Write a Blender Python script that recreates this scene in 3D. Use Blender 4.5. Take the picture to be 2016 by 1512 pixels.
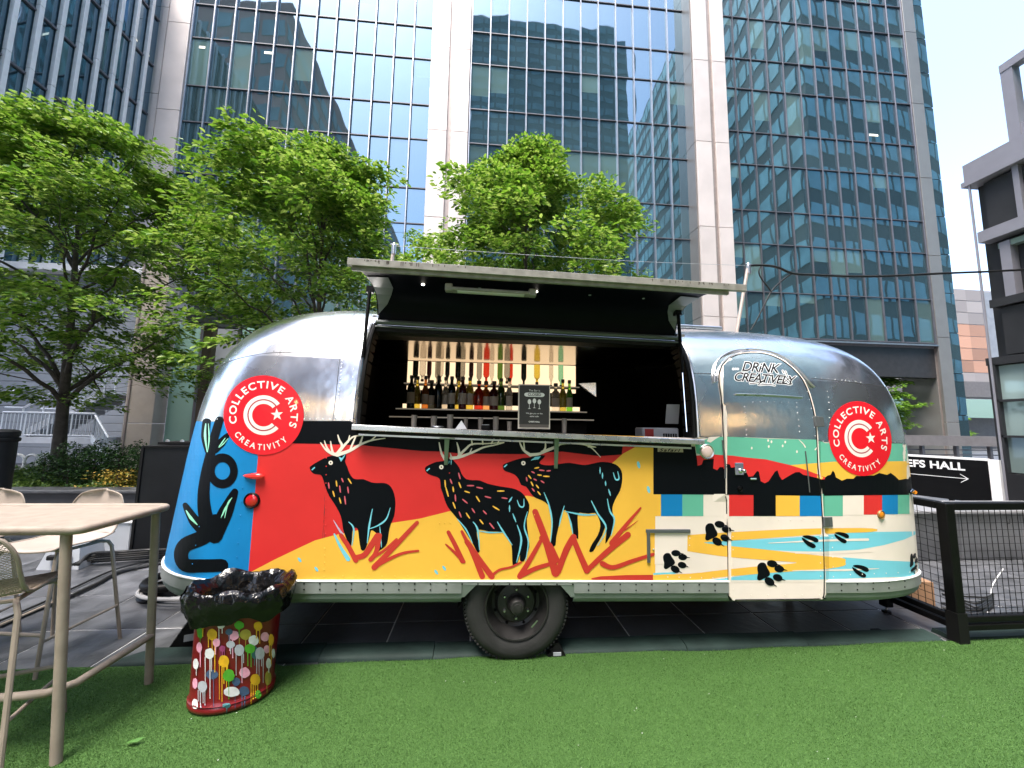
import bpy, bmesh, math, random
import numpy as np
from mathutils import Vector, Matrix, Euler, noise
from mathutils.bvhtree import BVHTree
from mathutils.geometry import tessellate_polygon

for o in list(bpy.data.objects): bpy.data.objects.remove(o)
SC = bpy.context.scene
COL = SC.collection
R = math.radians
PI = math.pi

# ------------------------------------------------------------------ camera
CAM_H = 1.62; FPX = 750.0
cam = bpy.data.cameras.new('camera'); cam.sensor_width = 36.0; cam.lens = 36.0 * FPX / 2016.0
cam.clip_start = 0.05; cam.clip_end = 2000
camo = bpy.data.objects.new('camera', cam); COL.objects.link(camo)
CR = Matrix.Rotation(R(-4.76), 3, 'Z') @ Matrix.Rotation(R(96.2), 3, 'X') @ Matrix.Rotation(R(0.92), 3, 'Z')
camo.matrix_world = Matrix.Translation((0, 0, CAM_H)) @ CR.to_4x4()
SC.camera = camo
SC.render.resolution_x, SC.render.resolution_y = 1024, 768

# ------------------------------------------------------------------ world, sun, exposure
SUN_EL, SUN_AZ = R(68), R(218)          # azimuth measured from +Y towards +X
w = bpy.data.worlds.new('World'); SC.world = w; w.use_nodes = True
wn = w.node_tree.nodes; wl = w.node_tree.links
sky = wn.new('ShaderNodeTexSky'); sky.sky_type = 'NISHITA'; sky.sun_disc = False
sky.sun_elevation = SUN_EL; sky.sun_rotation = SUN_AZ
sky.air_density = 1.0; sky.dust_density = 3.2; sky.ozone_density = 0.9; sky.altitude = 80
wn['Background'].inputs['Strength'].default_value = 0.15
wl.new(sky.outputs[0], wn['Background'].inputs['Color'])
sl = bpy.data.lights.new('sun', 'SUN'); sl.energy = 1.5; sl.angle = R(26); sl.color = (1.0, 0.95, 0.87)
so = bpy.data.objects.new('sun', sl); COL.objects.link(so)
sdir = Vector((math.sin(SUN_AZ) * math.cos(SUN_EL), math.cos(SUN_AZ) * math.cos(SUN_EL), math.sin(SUN_EL)))
so.rotation_euler = (-sdir).to_track_quat('-Z', 'Y').to_euler(); so.location = sdir * 60
vs = SC.view_settings
SC.display_settings.display_device = 'sRGB'
vs.view_transform = 'Standard'; vs.look = 'None'; vs.gamma = 1.0; vs.use_curve_mapping = False
vs.exposure = 2.28

# ------------------------------------------------------------------ geometry helpers
def pray(x, y):
    return CR @ Vector(((x - 1008) / FPX, -(y - 756) / FPX, -1.0))
EYE = Vector((0, 0, CAM_H))
def onY(x, y, v): d = pray(x, y); return EYE + d * ((v - EYE.y) / d.y)
def onZ(x, y, v): d = pray(x, y); return EYE + d * ((v - EYE.z) / d.z)
def proj(p):
    q = CR.transposed() @ (Vector(p) - EYE)
    return (1008 + FPX * q.x / -q.z, 756 - FPX * q.y / -q.z)

class MB:
    """collects shapes that become one mesh"""
    def __init__(s): s.v = []; s.f = []; s.m = []
    def add(s, vs_, fs, mi=0):
        n = len(s.v); s.v.extend([tuple(p) for p in vs_])
        for f in fs: s.f.append(tuple(i + n for i in f)); s.m.append(mi)
        return s
    def box(s, c, d, rz=0.0, mi=0, M=None, bev=0.0):
        hx, hy, hz = d[0] / 2, d[1] / 2, d[2] / 2
        if bev > 0:
            b = min(bev, hx * .49, hy * .49, hz * .49); vs_ = []; fs = []
            bm = bmesh.new(); bmesh.ops.create_cube(bm, size=1.0)
            for v in bm.verts: v.co = Vector((v.co.x * d[0], v.co.y * d[1], v.co.z * d[2]))
            bmesh.ops.bevel(bm, geom=bm.edges[:], offset=b, segments=1, affect='EDGES', profile=.5)
            bm.verts.index_update()
            pts = [v.co.copy() for v in bm.verts]; fs = [tuple(v.index for v in f.verts) for f in bm.faces]; bm.free()
        else:
            pts = [Vector((x, y, z)) for x in (-hx, hx) for y in (-hy, hy) for z in (-hz, hz)]
            fs = [(0, 1, 3, 2), (4, 6, 7, 5), (0, 4, 5, 1), (2, 3, 7, 6), (0, 2, 6, 4), (1, 5, 7, 3)]
        if M is None: M = Matrix.Translation(c) @ Matrix.Rotation(rz, 4, 'Z')
        else: M = Matrix.Translation(c) @ M.to_4x4()
        return s.add([M @ p for p in pts], fs, mi)
    def tube(s, path, r, seg=8, mi=0, caps=True, closed=False):
        path = [Vector(p) for p in path]; n = len(path)
        rs = r if isinstance(r, (list, tuple)) else [r] * n
        rings = []; prev = None; u = None
        for i, p in enumerate(path):
            if closed: t = path[(i + 1) % n] - path[i - 1]
            else: t = path[min(i + 1, n - 1)] - path[max(i - 1, 0)]
            t = t.normalized() if t.length > 1e-9 else Vector((0, 0, 1))
            if u is None:
                u = t.orthogonal().normalized()
            else:
                u = (u - t * u.dot(t))
                u = u.normalized() if u.length > 1e-6 else t.orthogonal().normalized()
            v = t.cross(u)
            rings.append([p + (u * math.cos(a) + v * math.sin(a)) * rs[i] for a in [2 * PI * k / seg for k in range(seg)]])
        vs_ = [q for g in rings for q in g]; fs = []
        for i in range(n if closed else n - 1):
            j = (i + 1) % n
            for k in range(seg):
                l = (k + 1) % seg
                fs.append((i * seg + k, i * seg + l, j * seg + l, j * seg + k))
        if caps and not closed:
            fs.append(tuple(range(seg))[::-1]); fs.append(tuple((n - 1) * seg + k for k in range(seg)))
        return s.add(vs_, fs, mi)
    def lathe(s, prof, c=(0, 0, 0), axis='Z', seg=24, mi=0, close=False):
        vs_ = []; fs = []; n = len(prof)
        for k in range(seg):
            a = 2 * PI * k / seg; ca, sa = math.cos(a), math.sin(a)
            for r, h in prof:
                if axis == 'Z': p = (c[0] + r * ca, c[1] + r * sa, c[2] + h)
                elif axis == 'Y': p = (c[0] + r * ca, c[1] + h, c[2] + r * sa)
                else: p = (c[0] + h, c[1] + r * ca, c[2] + r * sa)
                vs_.append(p)
        for k in range(seg):
            l = (k + 1) % seg
            for i in range(n - 1 if not close else n):
                j = (i + 1) % n
                fs.append((k * n + i, l * n + i, l * n + j, k * n + j))
        return s.add(vs_, fs, mi)
    def prism(s, pts, d, mi=0):
        """pts: planar loop of 3D points, d: extrusion vector"""
        d = Vector(d); a = [Vector(p) for p in pts]; n = len(a); b = [p + d for p in a]
        fs = [tuple(range(n)), tuple(range(2 * n - 1, n - 1, -1))] + [(i, i + n, (i + 1) % n + n, (i + 1) % n) for i in range(n)]
        return s.add(a + b, fs, mi)
    def build(s, name, mats, parent=None, smooth=False, sharp=None):
        me = bpy.data.meshes.new(name)
        off = parent.location if parent is not None else Vector((0, 0, 0))
        if parent is not None and parent.parent is not None and parent.type == 'MESH':
            off = parent.parent.location
        me.from_pydata([(p[0] - off[0], p[1] - off[1], p[2] - off[2]) for p in s.v], [], s.f)
        if not isinstance(mats, (list, tuple)): mats = [mats]
        for m in mats: me.materials.append(m)
        if any(s.m): me.polygons.foreach_set('material_index', s.m)
        bm = bmesh.new(); bm.from_mesh(me); bmesh.ops.recalc_face_normals(bm, faces=bm.faces[:]); bm.to_mesh(me); bm.free()
        if smooth:
            me.polygons.foreach_set('use_smooth', [True] * len(me.polygons))
            me.set_sharp_from_angle(angle=R(sharp if sharp else 40))
        me.update()
        o = bpy.data.objects.new(name, me); COL.objects.link(o)
        if parent is not None: o.parent = parent
        return o

def thing(name, label, cat, loc=(0, 0, 0), group=None):
    o = bpy.data.objects.new(name, None); COL.objects.link(o); o.location = loc; o.empty_display_size = .1
    o['label'] = label; o['category'] = cat
    if group: o['group'] = group
    return o
def tag(o, label, cat, group=None):
    o['label'] = label; o['category'] = cat
    if group: o['group'] = group
    return o
def struct(o): o['kind'] = 'structure'; return o
def stuff(o): o['kind'] = 'stuff'; return o
def copy_tree(o, parent=None):
    c = o.copy(); COL.objects.link(c); c.parent = parent
    for ch in o.children: copy_tree(ch, c)
    return c
def inst(src, name, loc, parent=None, rz=0.0):
    c = bpy.data.objects.new(name, src.data if hasattr(src, 'data') else src); COL.objects.link(c)
    if parent is not None:
        c.parent = parent; c.location = Vector(loc) - parent.location
    else: c.location = loc
    c.rotation_euler = (0, 0, rz)
    return c

def text_mesh(txt, size=1.0, shear=0.0, bold=0.0, spacing=1.0, align='LEFT'):
    cu = bpy.data.curves.new('t', 'FONT'); cu.body = txt; cu.size = size; cu.shear = shear; cu.offset = bold; cu.space_character = spacing; cu.align_x = align; cu.fill_mode = 'FRONT'; cu.resolution_u = 5
    ob = bpy.data.objects.new('t', cu); COL.objects.link(ob); dg = bpy.context.evaluated_depsgraph_get(); me = ob.evaluated_get(dg).to_mesh()
    v = [Vector(q.co) for q in me.vertices]; f = [tuple(q.vertices) for q in me.polygons]; ob.evaluated_get(dg).to_mesh_clear(); bpy.data.objects.remove(ob); bpy.data.curves.remove(cu)
    return v, f

# ------------------------------------------------------------------ materials
def mat(name, col, rough=.5, metal=0.0, spec=.5, ior=1.5, var=0.0, vscale=4.0, bump=0.0, bscale=30.0, rvar=0.0, coat=0.0, emit=None, estr=0.0,
        rnd=0.0, trans=0.0, detail=4.0, aniso=None):
    m = bpy.data.materials.new(name); m.use_nodes = True; nt = m.node_tree; b = nt.nodes['Principled BSDF']; L = nt.links
    b.inputs['Base Color'].default_value = (*col, 1); b.inputs['Roughness'].default_value = rough
    b.inputs['Metallic'].default_value = metal; b.inputs['Specular IOR Level'].default_value = spec; b.inputs['IOR'].default_value = ior
    b.inputs['Coat Weight'].default_value = coat; b.inputs['Transmission Weight'].default_value = trans
    if emit: b.inputs['Emission Color'].default_value = (*emit, 1); b.inputs['Emission Strength'].default_value = estr
    if var or bump or rvar or rnd:
        tc = nt.nodes.new('ShaderNodeTexCoord')
        oi = nt.nodes.new('ShaderNodeObjectInfo')
        if var or rvar:
            nz = nt.nodes.new('ShaderNodeTexNoise'); nz.inputs['Scale'].default_value = vscale; nz.inputs['Detail'].default_value = detail
            L.new(tc.outputs['Object'], nz.inputs['Vector'])
        cur = None
        if var:
            mp = nt.nodes.new('ShaderNodeMapRange'); mp.inputs['From Min'].default_value = .3; mp.inputs['From Max'].default_value = .7
            mp.inputs['To Min'].default_value = 1 - var; mp.inputs['To Max'].default_value = 1 + var
            L.new(nz.outputs['Fac'], mp.inputs['Value']); cur = mp.outputs[0]
        if rnd:
            mp2 = nt.nodes.new('ShaderNodeMapRange'); mp2.inputs['To Min'].default_value = 1 - rnd; mp2.inputs['To Max'].default_value = 1 + rnd
            L.new(oi.outputs['Random'], mp2.inputs['Value'])
            if cur is None: cur = mp2.outputs[0]
            else:
                mm = nt.nodes.new('ShaderNodeMath'); mm.operation = 'MULTIPLY'; L.new(cur, mm.inputs[0]); L.new(mp2.outputs[0], mm.inputs[1]); cur = mm.outputs[0]
        if cur is not None:
            vm = nt.nodes.new('ShaderNodeVectorMath'); vm.operation = 'SCALE'; vm.inputs[0].default_value = col
            L.new(cur, vm.inputs['Scale']); L.new(vm.outputs[0], b.inputs['Base Color'])
        if rvar:
            mr = nt.nodes.new('ShaderNodeMapRange'); mr.inputs['From Min'].default_value = .3; mr.inputs['From Max'].default_value = .7
            mr.inputs['To Min'].default_value = max(.02, rough - rvar); mr.inputs['To Max'].default_value = min(1, rough + rvar)
            L.new(nz.outputs['Fac'], mr.inputs['Value']); L.new(mr.outputs[0], b.inputs['Roughness'])
        if bump:
            nb = nt.nodes.new('ShaderNodeTexNoise'); nb.inputs['Scale'].default_value = bscale; nb.inputs['Detail'].default_value = 3
            L.new(tc.outputs['Object'], nb.inputs['Vector'])
            bp = nt.nodes.new('ShaderNodeBump'); bp.inputs['Strength'].default_value = 1.0; bp.inputs['Distance'].default_value = bump
            L.new(nb.outputs['Fac'], bp.inputs['Height']); L.new(bp.outputs[0], b.inputs['Normal'])
    return m

def glass_mat(name, tint, refl=.22, wob=.012, wscale=.8, var=.25, rough=.02, stint=(.58, .82, 1.0)):
    """dark coated curtain-wall glass: tinted body, mirror reflection, slightly uneven panes"""
    m = bpy.data.materials.new(name); m.use_nodes = True; nt = m.node_tree; L = nt.links; b = nt.nodes['Principled BSDF']
    tc = nt.nodes.new('ShaderNodeTexCoord'); oi = nt.nodes.new('ShaderNodeObjectInfo')
    sc = nt.nodes.new('ShaderNodeVectorMath'); sc.operation = 'SCALE'; sc.inputs[0].default_value = (37., 91., 53.)
    L.new(oi.outputs['Random'], sc.inputs['Scale'])
    ad = nt.nodes.new('ShaderNodeVectorMath'); ad.operation = 'ADD'; L.new(tc.outputs['Object'], ad.inputs[0]); L.new(sc.outputs[0], ad.inputs[1])
    nz = nt.nodes.new('ShaderNodeTexNoise'); nz.inputs['Scale'].default_value = wscale; nz.inputs['Detail'].default_value = 1.0
    L.new(ad.outputs[0], nz.inputs['Vector'])
    bp = nt.nodes.new('ShaderNodeBump'); bp.inputs['Distance'].default_value = wob; L.new(nz.outputs['Fac'], bp.inputs['Height'])
    L.new(bp.outputs[0], b.inputs['Normal'])
    mp = nt.nodes.new('ShaderNodeMapRange'); mp.inputs['To Min'].default_value = 1 - var; mp.inputs['To Max'].default_value = 1 + var
    L.new(oi.outputs['Random'], mp.inputs['Value'])
    vm = nt.nodes.new('ShaderNodeVectorMath'); vm.operation = 'SCALE'; vm.inputs[0].default_value = tint; L.new(mp.outputs[0], vm.inputs['Scale'])
    L.new(vm.outputs[0], b.inputs['Base Color'])
    b.inputs['Roughness'].default_value = rough
    b.inputs['Specular Tint'].default_value = (*stint, 1)
    b.inputs['IOR'].default_value = (1 + math.sqrt(refl)) / (1 - math.sqrt(refl))
    return m

def rand_island(name, cols, rough=.6, transl=0.0, spec=.3):
    m = bpy.data.materials.new(name); m.use_nodes = True; nt = m.node_tree; L = nt.links; b = nt.nodes['Principled BSDF']
    g = nt.nodes.new('ShaderNodeNewGeometry'); cr = nt.nodes.new('ShaderNodeValToRGB'); L.new(g.outputs['Random Per Island'], cr.inputs['Fac'])
    el = cr.color_ramp.elements
    for i, c in enumerate(cols):
        e = el[i] if i < 2 else el.new(.5)
        e.position = i / (len(cols) - 1); e.color = (*c, 1)
    # keep positions sorted
    L.new(cr.outputs[0], b.inputs['Base Color']); b.inputs['Roughness'].default_value = rough; b.inputs['Specular IOR Level'].default_value = spec
    if transl:
        t = nt.nodes.new('ShaderNodeBsdfTranslucent'); L.new(cr.outputs[0], t.inputs['Color'])
        mx = nt.nodes.new('ShaderNodeMixShader'); mx.inputs[0].default_value = transl
        out = nt.nodes['Material Output']; L.new(b.outputs[0], mx.inputs[1]); L.new(t.outputs[0], mx.inputs[2]); L.new(mx.outputs[0], out.inputs['Surface'])
    return m

M = {}
M['slate'] = mat('slate', (.075, .078, .086), .42, var=.35, vscale=5, bump=.004, bscale=14, rvar=.15, rnd=.18)
M['rubber_green'] = mat('rubber_green', (.018, .034, .030), .65, spec=.25, var=.25, vscale=6, bump=.002, bscale=60)
M['white_paint'] = mat('white_paint', (.75, .75, .76), .45, var=.06)
M['black_paint'] = mat('black_paint', (.004, .004, .0045), .45, spec=.12, var=.2, bump=.0006, bscale=60)
M['black_matte'] = mat('black_matte', (.006, .006, .0065), .6, spec=.2, var=.3, vscale=6)
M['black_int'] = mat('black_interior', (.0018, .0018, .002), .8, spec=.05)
M['taupe'] = mat('taupe_metal', (.275, .228, .185), .58, spec=.3, var=.12, vscale=14, bump=.0003, bscale=200)
M['alu'] = mat('polished_aluminium', (.77, .77, .78), .23, metal=1, var=.06, vscale=2.2, rvar=.07, bump=.006, bscale=3.4)
M['alu_dull'] = mat('dull_aluminium', (.60, .61, .62), .32, metal=1, var=.1, vscale=8, rvar=.1)
M['steel'] = mat('steel', (.55, .55, .56), .3, metal=1, rvar=.08, var=.08)
M['chrome'] = mat('chrome', (.8, .8, .8), .08, metal=1)
M['counter'] = mat('counter_steel', (.62, .64, .67), .28, metal=.9, rvar=.08, vscale=9, var=.06)
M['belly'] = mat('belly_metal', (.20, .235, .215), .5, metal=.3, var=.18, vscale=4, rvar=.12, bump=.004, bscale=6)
M['belt'] = mat('belt_metal', (.27, .285, .285), .45, metal=.35, var=.15, vscale=6, rvar=.1)
M['grey_box'] = mat('grey_enamel', (.34, .36, .39), .5, var=.1, vscale=5)
# ------------------------------------------------------------------ ground
def ground_mat():
    m = mat('far_paving', (.075, .078, .086), .5, var=.3, vscale=.6); nt = m.node_tree; L = nt.links; b = nt.nodes['Principled BSDF']
    tc = nt.nodes.new('ShaderNodeTexCoord'); br = nt.nodes.new('ShaderNodeTexBrick'); br.offset = 0; br.inputs['Scale'].default_value = 1.0
    br.inputs['Brick Width'].default_value = .62; br.inputs['Row Height'].default_value = .62; br.inputs['Mortar Size'].default_value = .006
    br.inputs['Color1'].default_value = (.07, .073, .08, 1); br.inputs['Color2'].default_value = (.09, .092, .10, 1); br.inputs['Mortar'].default_value = (.4, .4, .4, 1)
    mp = nt.nodes.new('ShaderNodeMapping'); mp.inputs['Location'].default_value = (-3.13 + .62 * 40, 3.39 + .62 * 40, 0)
    L.new(tc.outputs['Object'], mp.inputs['Vector']); L.new(mp.outputs[0], br.inputs['Vector']); L.new(br.outputs['Color'], b.inputs['Base Color'])
    return m
g = MB().add([(-260, -260, -.012), (260, -260, -.012), (260, 260, -.012), (-260, 260, -.012)], [(0, 1, 2, 3)])
plaza = struct(g.build('plaza_ground', ground_mat()))
grout = mat('pale_grout', (.6, .6, .6), .8, var=.25, vscale=9)
gb = MB().add([(-8.1, 2.6, -.006), (12.2, 2.6, -.006), (12.2, 8.4, -.006), (-8.1, 8.4, -.006)], [(0, 1, 2, 3)])
bed = struct(gb.build('grout_bed', grout))
tmb = MB().box((0, 0, -.012), (.609, .609, .024), bev=.003)
tsrc = None; rnd = random.Random(3)
for j in range(-1, 8):
    for i in range(-9, 25):
        cx = -3.13 + .62 * (i + .5); cy = 3.39 + .62 * (j + .5)
        lo, hi = -1.12 * (cy + .4) - .7, 1.6 * (cy + .4) + .4
        if not lo < cx < hi: continue
        if tsrc is None:
            tsrc = tmb.build('slate_tile', M['slate'], plaza); tsrc.location = (cx, cy, 0)
        else:
            t = inst(tsrc, 'slate_tile', (cx, cy, rnd.uniform(-.0012, .0012)), plaza); t.rotation_euler = (rnd.uniform(-.003, .003), rnd.uniform(-.003, .003), rnd.choice((0, PI / 2, PI)))

# artificial turf: backing sheet with a wavy cut edge + blades
rnd = random.Random(5)
def turf_edge(x):
    e = 2.835 + .012 * math.sin(x * 2.1 + .6) + .007 * math.sin(x * 6.3)
    for bx, a, ww in ((.02, .035, .10), (.83, .03, .07), (2.1, .008, .2)): e += a * math.exp(-((x - bx) / ww) ** 2)
    return e + (.03 if x < -1.3 else 0)
xs = [-9 + .06 * i for i in range(int(19 / .06) + 1)]
tb = MB(); vv = []
for x in xs: vv += [(x, -7, .018), (x, turf_edge(x), .018), (x, turf_edge(x) + .002, -.004)]
ff = []
for i in range(len(xs) - 1):
    a = i * 3; ff += [(a, a + 3, a + 4, a + 1), (a + 1, a + 4, a + 5, a + 2)]
tb.add(vv, ff)
def turf_mat():
    m = bpy.data.materials.new('turf'); m.use_nodes = True; nt = m.node_tree; L = nt.links; b = nt.nodes['Principled BSDF']
    tc = nt.nodes.new('ShaderNodeTexCoord'); n1 = nt.nodes.new('ShaderNodeTexNoise'); n1.inputs['Scale'].default_value = 180; n1.inputs['Detail'].default_value = 3
    n2 = nt.nodes.new('ShaderNodeTexNoise'); n2.inputs['Scale'].default_value = 3.0
    L.new(tc.outputs['Object'], n1.inputs['Vector']); L.new(tc.outputs['Object'], n2.inputs['Vector'])
    cr = nt.nodes.new('ShaderNodeValToRGB'); cr.color_ramp.elements[0].position = .3; cr.color_ramp.elements[1].position = .72
    cr.color_ramp.elements[0].color = (.030, .078, .017, 1); cr.color_ramp.elements[1].color = (.072, .155, .037, 1)
    L.new(n1.outputs['Fac'], cr.inputs['Fac']); L.new(cr.outputs[0], b.inputs['Base Color']); b.inputs['Roughness'].default_value = .75
    b.inputs['Specular IOR Level'].default_value = .2
    bp = nt.nodes.new('ShaderNodeBump'); bp.inputs['Distance'].default_value = .01; L.new(n1.outputs['Fac'], bp.inputs['Height']); L.new(bp.outputs[0], b.inputs['Normal'])
    return m
turf = struct(tb.build('artificial_turf', turf_mat()))
rng = np.random.default_rng(7)
N = 330000
bx = rng.uniform(-3.1, 4.6, N); by = 1.35 + (2.86 - 1.35) * rng.random(N) ** .9
keep = (bx > -1.12 * by - .25) & (bx < 1.62 * by + .2)
bx, by = bx[keep], by[keep]
te = 2.835 + .012 * np.sin(bx * 2.1 + .6) + .007 * np.sin(bx * 6.3) + np.where(bx < -1.3, .03, 0)
for q, a, ww in ((.02, .035, .10), (.83, .03, .07), (2.1, .008, .2)): te += a * np.exp(-((bx - q) / ww) ** 2)
keep = by < te + .004; bx, by = bx[keep], by[keep]; n = len(bx)
a = rng.uniform(0, 2 * PI, n); hh = rng.uniform(.005, .0105, n); wd = rng.uniform(.0009, .0016, n)
# pile leans in drifting patches
patch = .5 * np.sin(bx * 3.1 + by * 2.2) + .5 * np.sin(bx * 1.3 - by * 4.1 + 1)
lx = rng.normal(0, .0045, n) + .0015 * patch; ly = rng.normal(0, .0045, n) - .0015
co = np.zeros((n, 4, 3))
co[:, 0] = np.stack([bx - wd * np.cos(a), by - wd * np.sin(a), np.full(n, .017)], 1)
co[:, 1] = np.stack([bx + wd * np.cos(a), by + wd * np.sin(a), np.full(n, .017)], 1)
co[:, 2] = np.stack([bx + .5 * lx + .8 * wd * np.cos(a), by + .5 * ly + .8 * wd * np.sin(a), .017 + hh * .7], 1)
co[:, 3] = np.stack([bx + lx, by + ly, .017 + hh], 1)
def big_mesh(name, co, faces_per, material, parent=None, kind='stuff'):
    n, k, _ = co.shape; me = bpy.data.meshes.new(name); me.vertices.add(n * k); me.vertices.foreach_set('co', co.reshape(-1).astype(np.float32))
    loops = np.concatenate([np.array(f) for f in faces_per]); lens = [len(f) for f in faces_per]
    lp = (np.arange(n)[:, None] * k + loops[None]).reshape(-1); nf = n * len(faces_per)
    starts = np.concatenate([[0], np.cumsum(np.tile(lens, n))[:-1]])
    me.loops.add(len(lp)); me.loops.foreach_set('vertex_index', lp.astype(np.int32)); me.polygons.add(nf)
    me.polygons.foreach_set('loop_start', starts.astype(np.int32)); me.polygons.foreach_set('loop_total', np.tile(lens, n).astype(np.int32))
    me.update(calc_edges=True); me.materials.append(material)
    o = bpy.data.objects.new(name, me); COL.objects.link(o)
    if parent is not None: o.parent = parent
    if kind: o['kind'] = kind
    return o
def patchy(m):
    nt = m.node_tree; L = nt.links; b = nt.nodes['Principled BSDF']; cr = next(q for q in nt.nodes if q.type == 'VALTORGB')
    tc = nt.nodes.new('ShaderNodeTexCoord'); n1 = nt.nodes.new('ShaderNodeTexNoise'); n1.inputs['Scale'].default_value = 2.2; n1.inputs['Detail'].default_value = 5; L.new(tc.outputs['Object'], n1.inputs['Vector'])
    mp = nt.nodes.new('ShaderNodeMapRange'); mp.inputs['From Min'].default_value = .3; mp.inputs['From Max'].default_value = .7; mp.inputs['To Min'].default_value = .84; mp.inputs['To Max'].default_value = 1.12; L.new(n1.outputs['Fac'], mp.inputs['Value'])
    vm = nt.nodes.new('ShaderNodeVectorMath'); vm.operation = 'SCALE'; L.new(cr.outputs[0], vm.inputs[0]); L.new(mp.outputs[0], vm.inputs['Scale']); L.new(vm.outputs[0], b.inputs['Base Color'])
    return m
M['blade'] = rand_island('turf_blade', [(.044, .112, .025), (.082, .180, .043), (.132, .252, .072)], .55, .25)
patchy(M['blade'])
bl = big_mesh('turf_blades', co, [(0, 1, 2), (2, 3, 0)], M['blade'])
tag(bl, 'short green artificial grass pile in the foreground', 'grass')
# confetti-like pale specks and dropped leaf on the turf
sp = MB(); rnd = random.Random(9)
for i in range(70):
    x, y = rnd.uniform(-1.8, 4), rnd.uniform(1.7, 2.78); a_ = rnd.uniform(0, 6); s = rnd.uniform(.0025, .006)
    sp.add([(x, y, .034), (x + s * math.cos(a_), y + s * math.sin(a_), .036), (x - s * .6 * math.sin(a_), y + s * .6 * math.cos(a_), .035)], [(0, 1, 2)])
so_ = stuff(sp.build('paper_specks', M['white_paint'])); tag(so_, 'tiny white specks scattered on the green turf', 'litter')
p = onZ(264, 1460, .036); lf = MB()
lf.add([p + Vector(q) for q in ((-.035, -.004, 0), (-.01, -.014, .006), (.02, -.008, .004), (.04, .01, .012), (.012, .012, .008), (-.015, .008, .004))], [(0, 1, 5), (1, 4, 5), (1, 2, 4), (2, 3, 4)])
tag(lf.build('fallen_leaf', mat('leaf_single', (.06, .16, .03), .5)), 'single green leaf lying on the turf in front of the table', 'leaf')

# rubber edge ramps between turf and paving
rx = [-2.43, -1.05, -.28, .62, 1.55, 2.5, 3.62]
names = ['leftmost rubber edge ramp, behind the table leg', 'rubber edge ramp between the painted bin and the wheel', 'notched rubber edge ramp directly under the trailer wheel',
         'rubber edge ramp just right of the trailer wheel', 'rubber edge ramp below the cream trailer door', 'rubber edge ramp in front of the fence foot']
for i in range(len(rx) - 1):
    x0, x1 = rx[i] + .003, rx[i + 1] - .003; y0 = 2.845 + (.028 if i == 0 else (.012 if i == 1 else -.005)); mb = MB()
    prof = [(0, .0), (.004, .02), (.02, .034), (.05, .042), (.11, .046), (.15, .046), (.158, .0)]
    if i == 5: prof = [(p_[0], p_[1] * .8) for p_ in prof]
    n = 6; vv = []
    for k in range(n + 1):
        x = x0 + (x1 - x0) * k / n; wob = .004 * math.sin(x * 5)
        if i == 0 and k == 0: vv += [(x + 1.0 * q, y0 + q, z * .6) for q, z in prof]
        else: vv += [(x, y0 + q + wob, z) for q, z in prof]
    m_ = len(prof); ff = [(k * m_ + q, (k + 1) * m_ + q, (k + 1) * m_ + q + 1, k * m_ + q + 1) for k in range(n) for q in range(m_ - 1)]
    ff += [tuple(range(m_)), tuple(n * m_ + q for q in range(m_))]
    mb.add(vv, ff); tag(mb.build('edge_ramp', M['rubber_green'], smooth=True, sharp=50), names[i], 'ramp', 'rubber ramps along the turf edge')
mb = MB(); x0, x1 = 3.72, 5.4
vv = []
for x in (x0, 4.2, 4.8, x1): vv += [(x, 2.86, 0), (x, 2.865, .028), (x, 2.93, .036), (x, 3.0, .034), (x, 3.01, 0)]
mb.add(vv, [(k * 5 + q, k * 5 + 5 + q, k * 5 + 6 + q, k * 5 + q + 1) for k in range(3) for q in range(4)] + [(0, 1, 2, 3, 4), (15, 16, 17, 18, 19)])
tag(mb.build('edge_ramp', M['rubber_green'], smooth=True, sharp=50), 'rubber edge ramp right of the black fence post', 'ramp', 'rubber ramps along the turf edge')
# ------------------------------------------------------------------ the glass office tower
M['glass_v'] = glass_mat('vision_glass', (.026, .052, .058), .23, .006, .6)
M['glass_s'] = glass_mat('spandrel_glass', (.036, .066, .072), .23, .006, .6)
M['glass_b'] = glass_mat('blind_glass', (.09, .15, .14), .20, .005, .8, var=.3)
M['mull'] = mat('mullion_metal', (.46, .47, .50), .33, metal=.85, var=.08)
M['mull_d'] = mat('dark_mullion', (.17, .17, .19), .4, metal=.7, var=.08)
M['transom'] = mat('transom_metal', (.13, .13, .15), .45, metal=.4)
M['clad'] = mat('pillar_cladding', (.66, .59, .56), .40, metal=.15, var=.05, vscale=1.2, rvar=.06, rnd=.04)
M['clad_g'] = mat('pillar_groove', (.33, .28, .26), .45, metal=.4, var=.1)
M['clad_d'] = mat('end_pillar_steel', (.34, .325, .31), .36, metal=.6, var=.05, vscale=1.5, rnd=.05)
M['soffit'] = mat('soffit', (.16, .15, .155), .55, var=.1)
M['dark_wall'] = mat('lobby_dark', (.035, .034, .036), .35, var=.2)
FY = 20.0
ZL = [6.84, 9.5, 12.4, 14.45, 17.35, 19.45, 22.3, 24.35, 27.2, 29.25, 32.1, 34.15]
tower = thing('office_tower', 'tall glass office tower with pale metal pillars behind the trees', 'building', (5, 21, 0))
def pane_mesh(wd, ht, name, m, half=None):
    mb = MB(); nu, nv = 6, 10; vv = []; A = .0018
    for j in range(nv + 1):
        for i in range(nu + 1):
            u, v = 2 * i / nu - 1, 2 * j / nv - 1
            vv.append((u * wd / 2, -A * (1 - u * u) * (1 - v ** 4), v * ht / 2))
    mb.add(vv, [(j * (nu + 1) + i, j * (nu + 1) + i + 1, (j + 1) * (nu + 1) + i + 1, (j + 1) * (nu + 1) + i) for j in range(nv) for i in range(nu)])
    if half is not None: mb.m = [1 if q // nu >= nv * half[0] else 0 for q in range(nu * nv)]
    o = mb.build(name, m if half is None else [m, half[1]], None, smooth=True); me = o.data; bpy.data.objects.remove(o); return me
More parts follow.
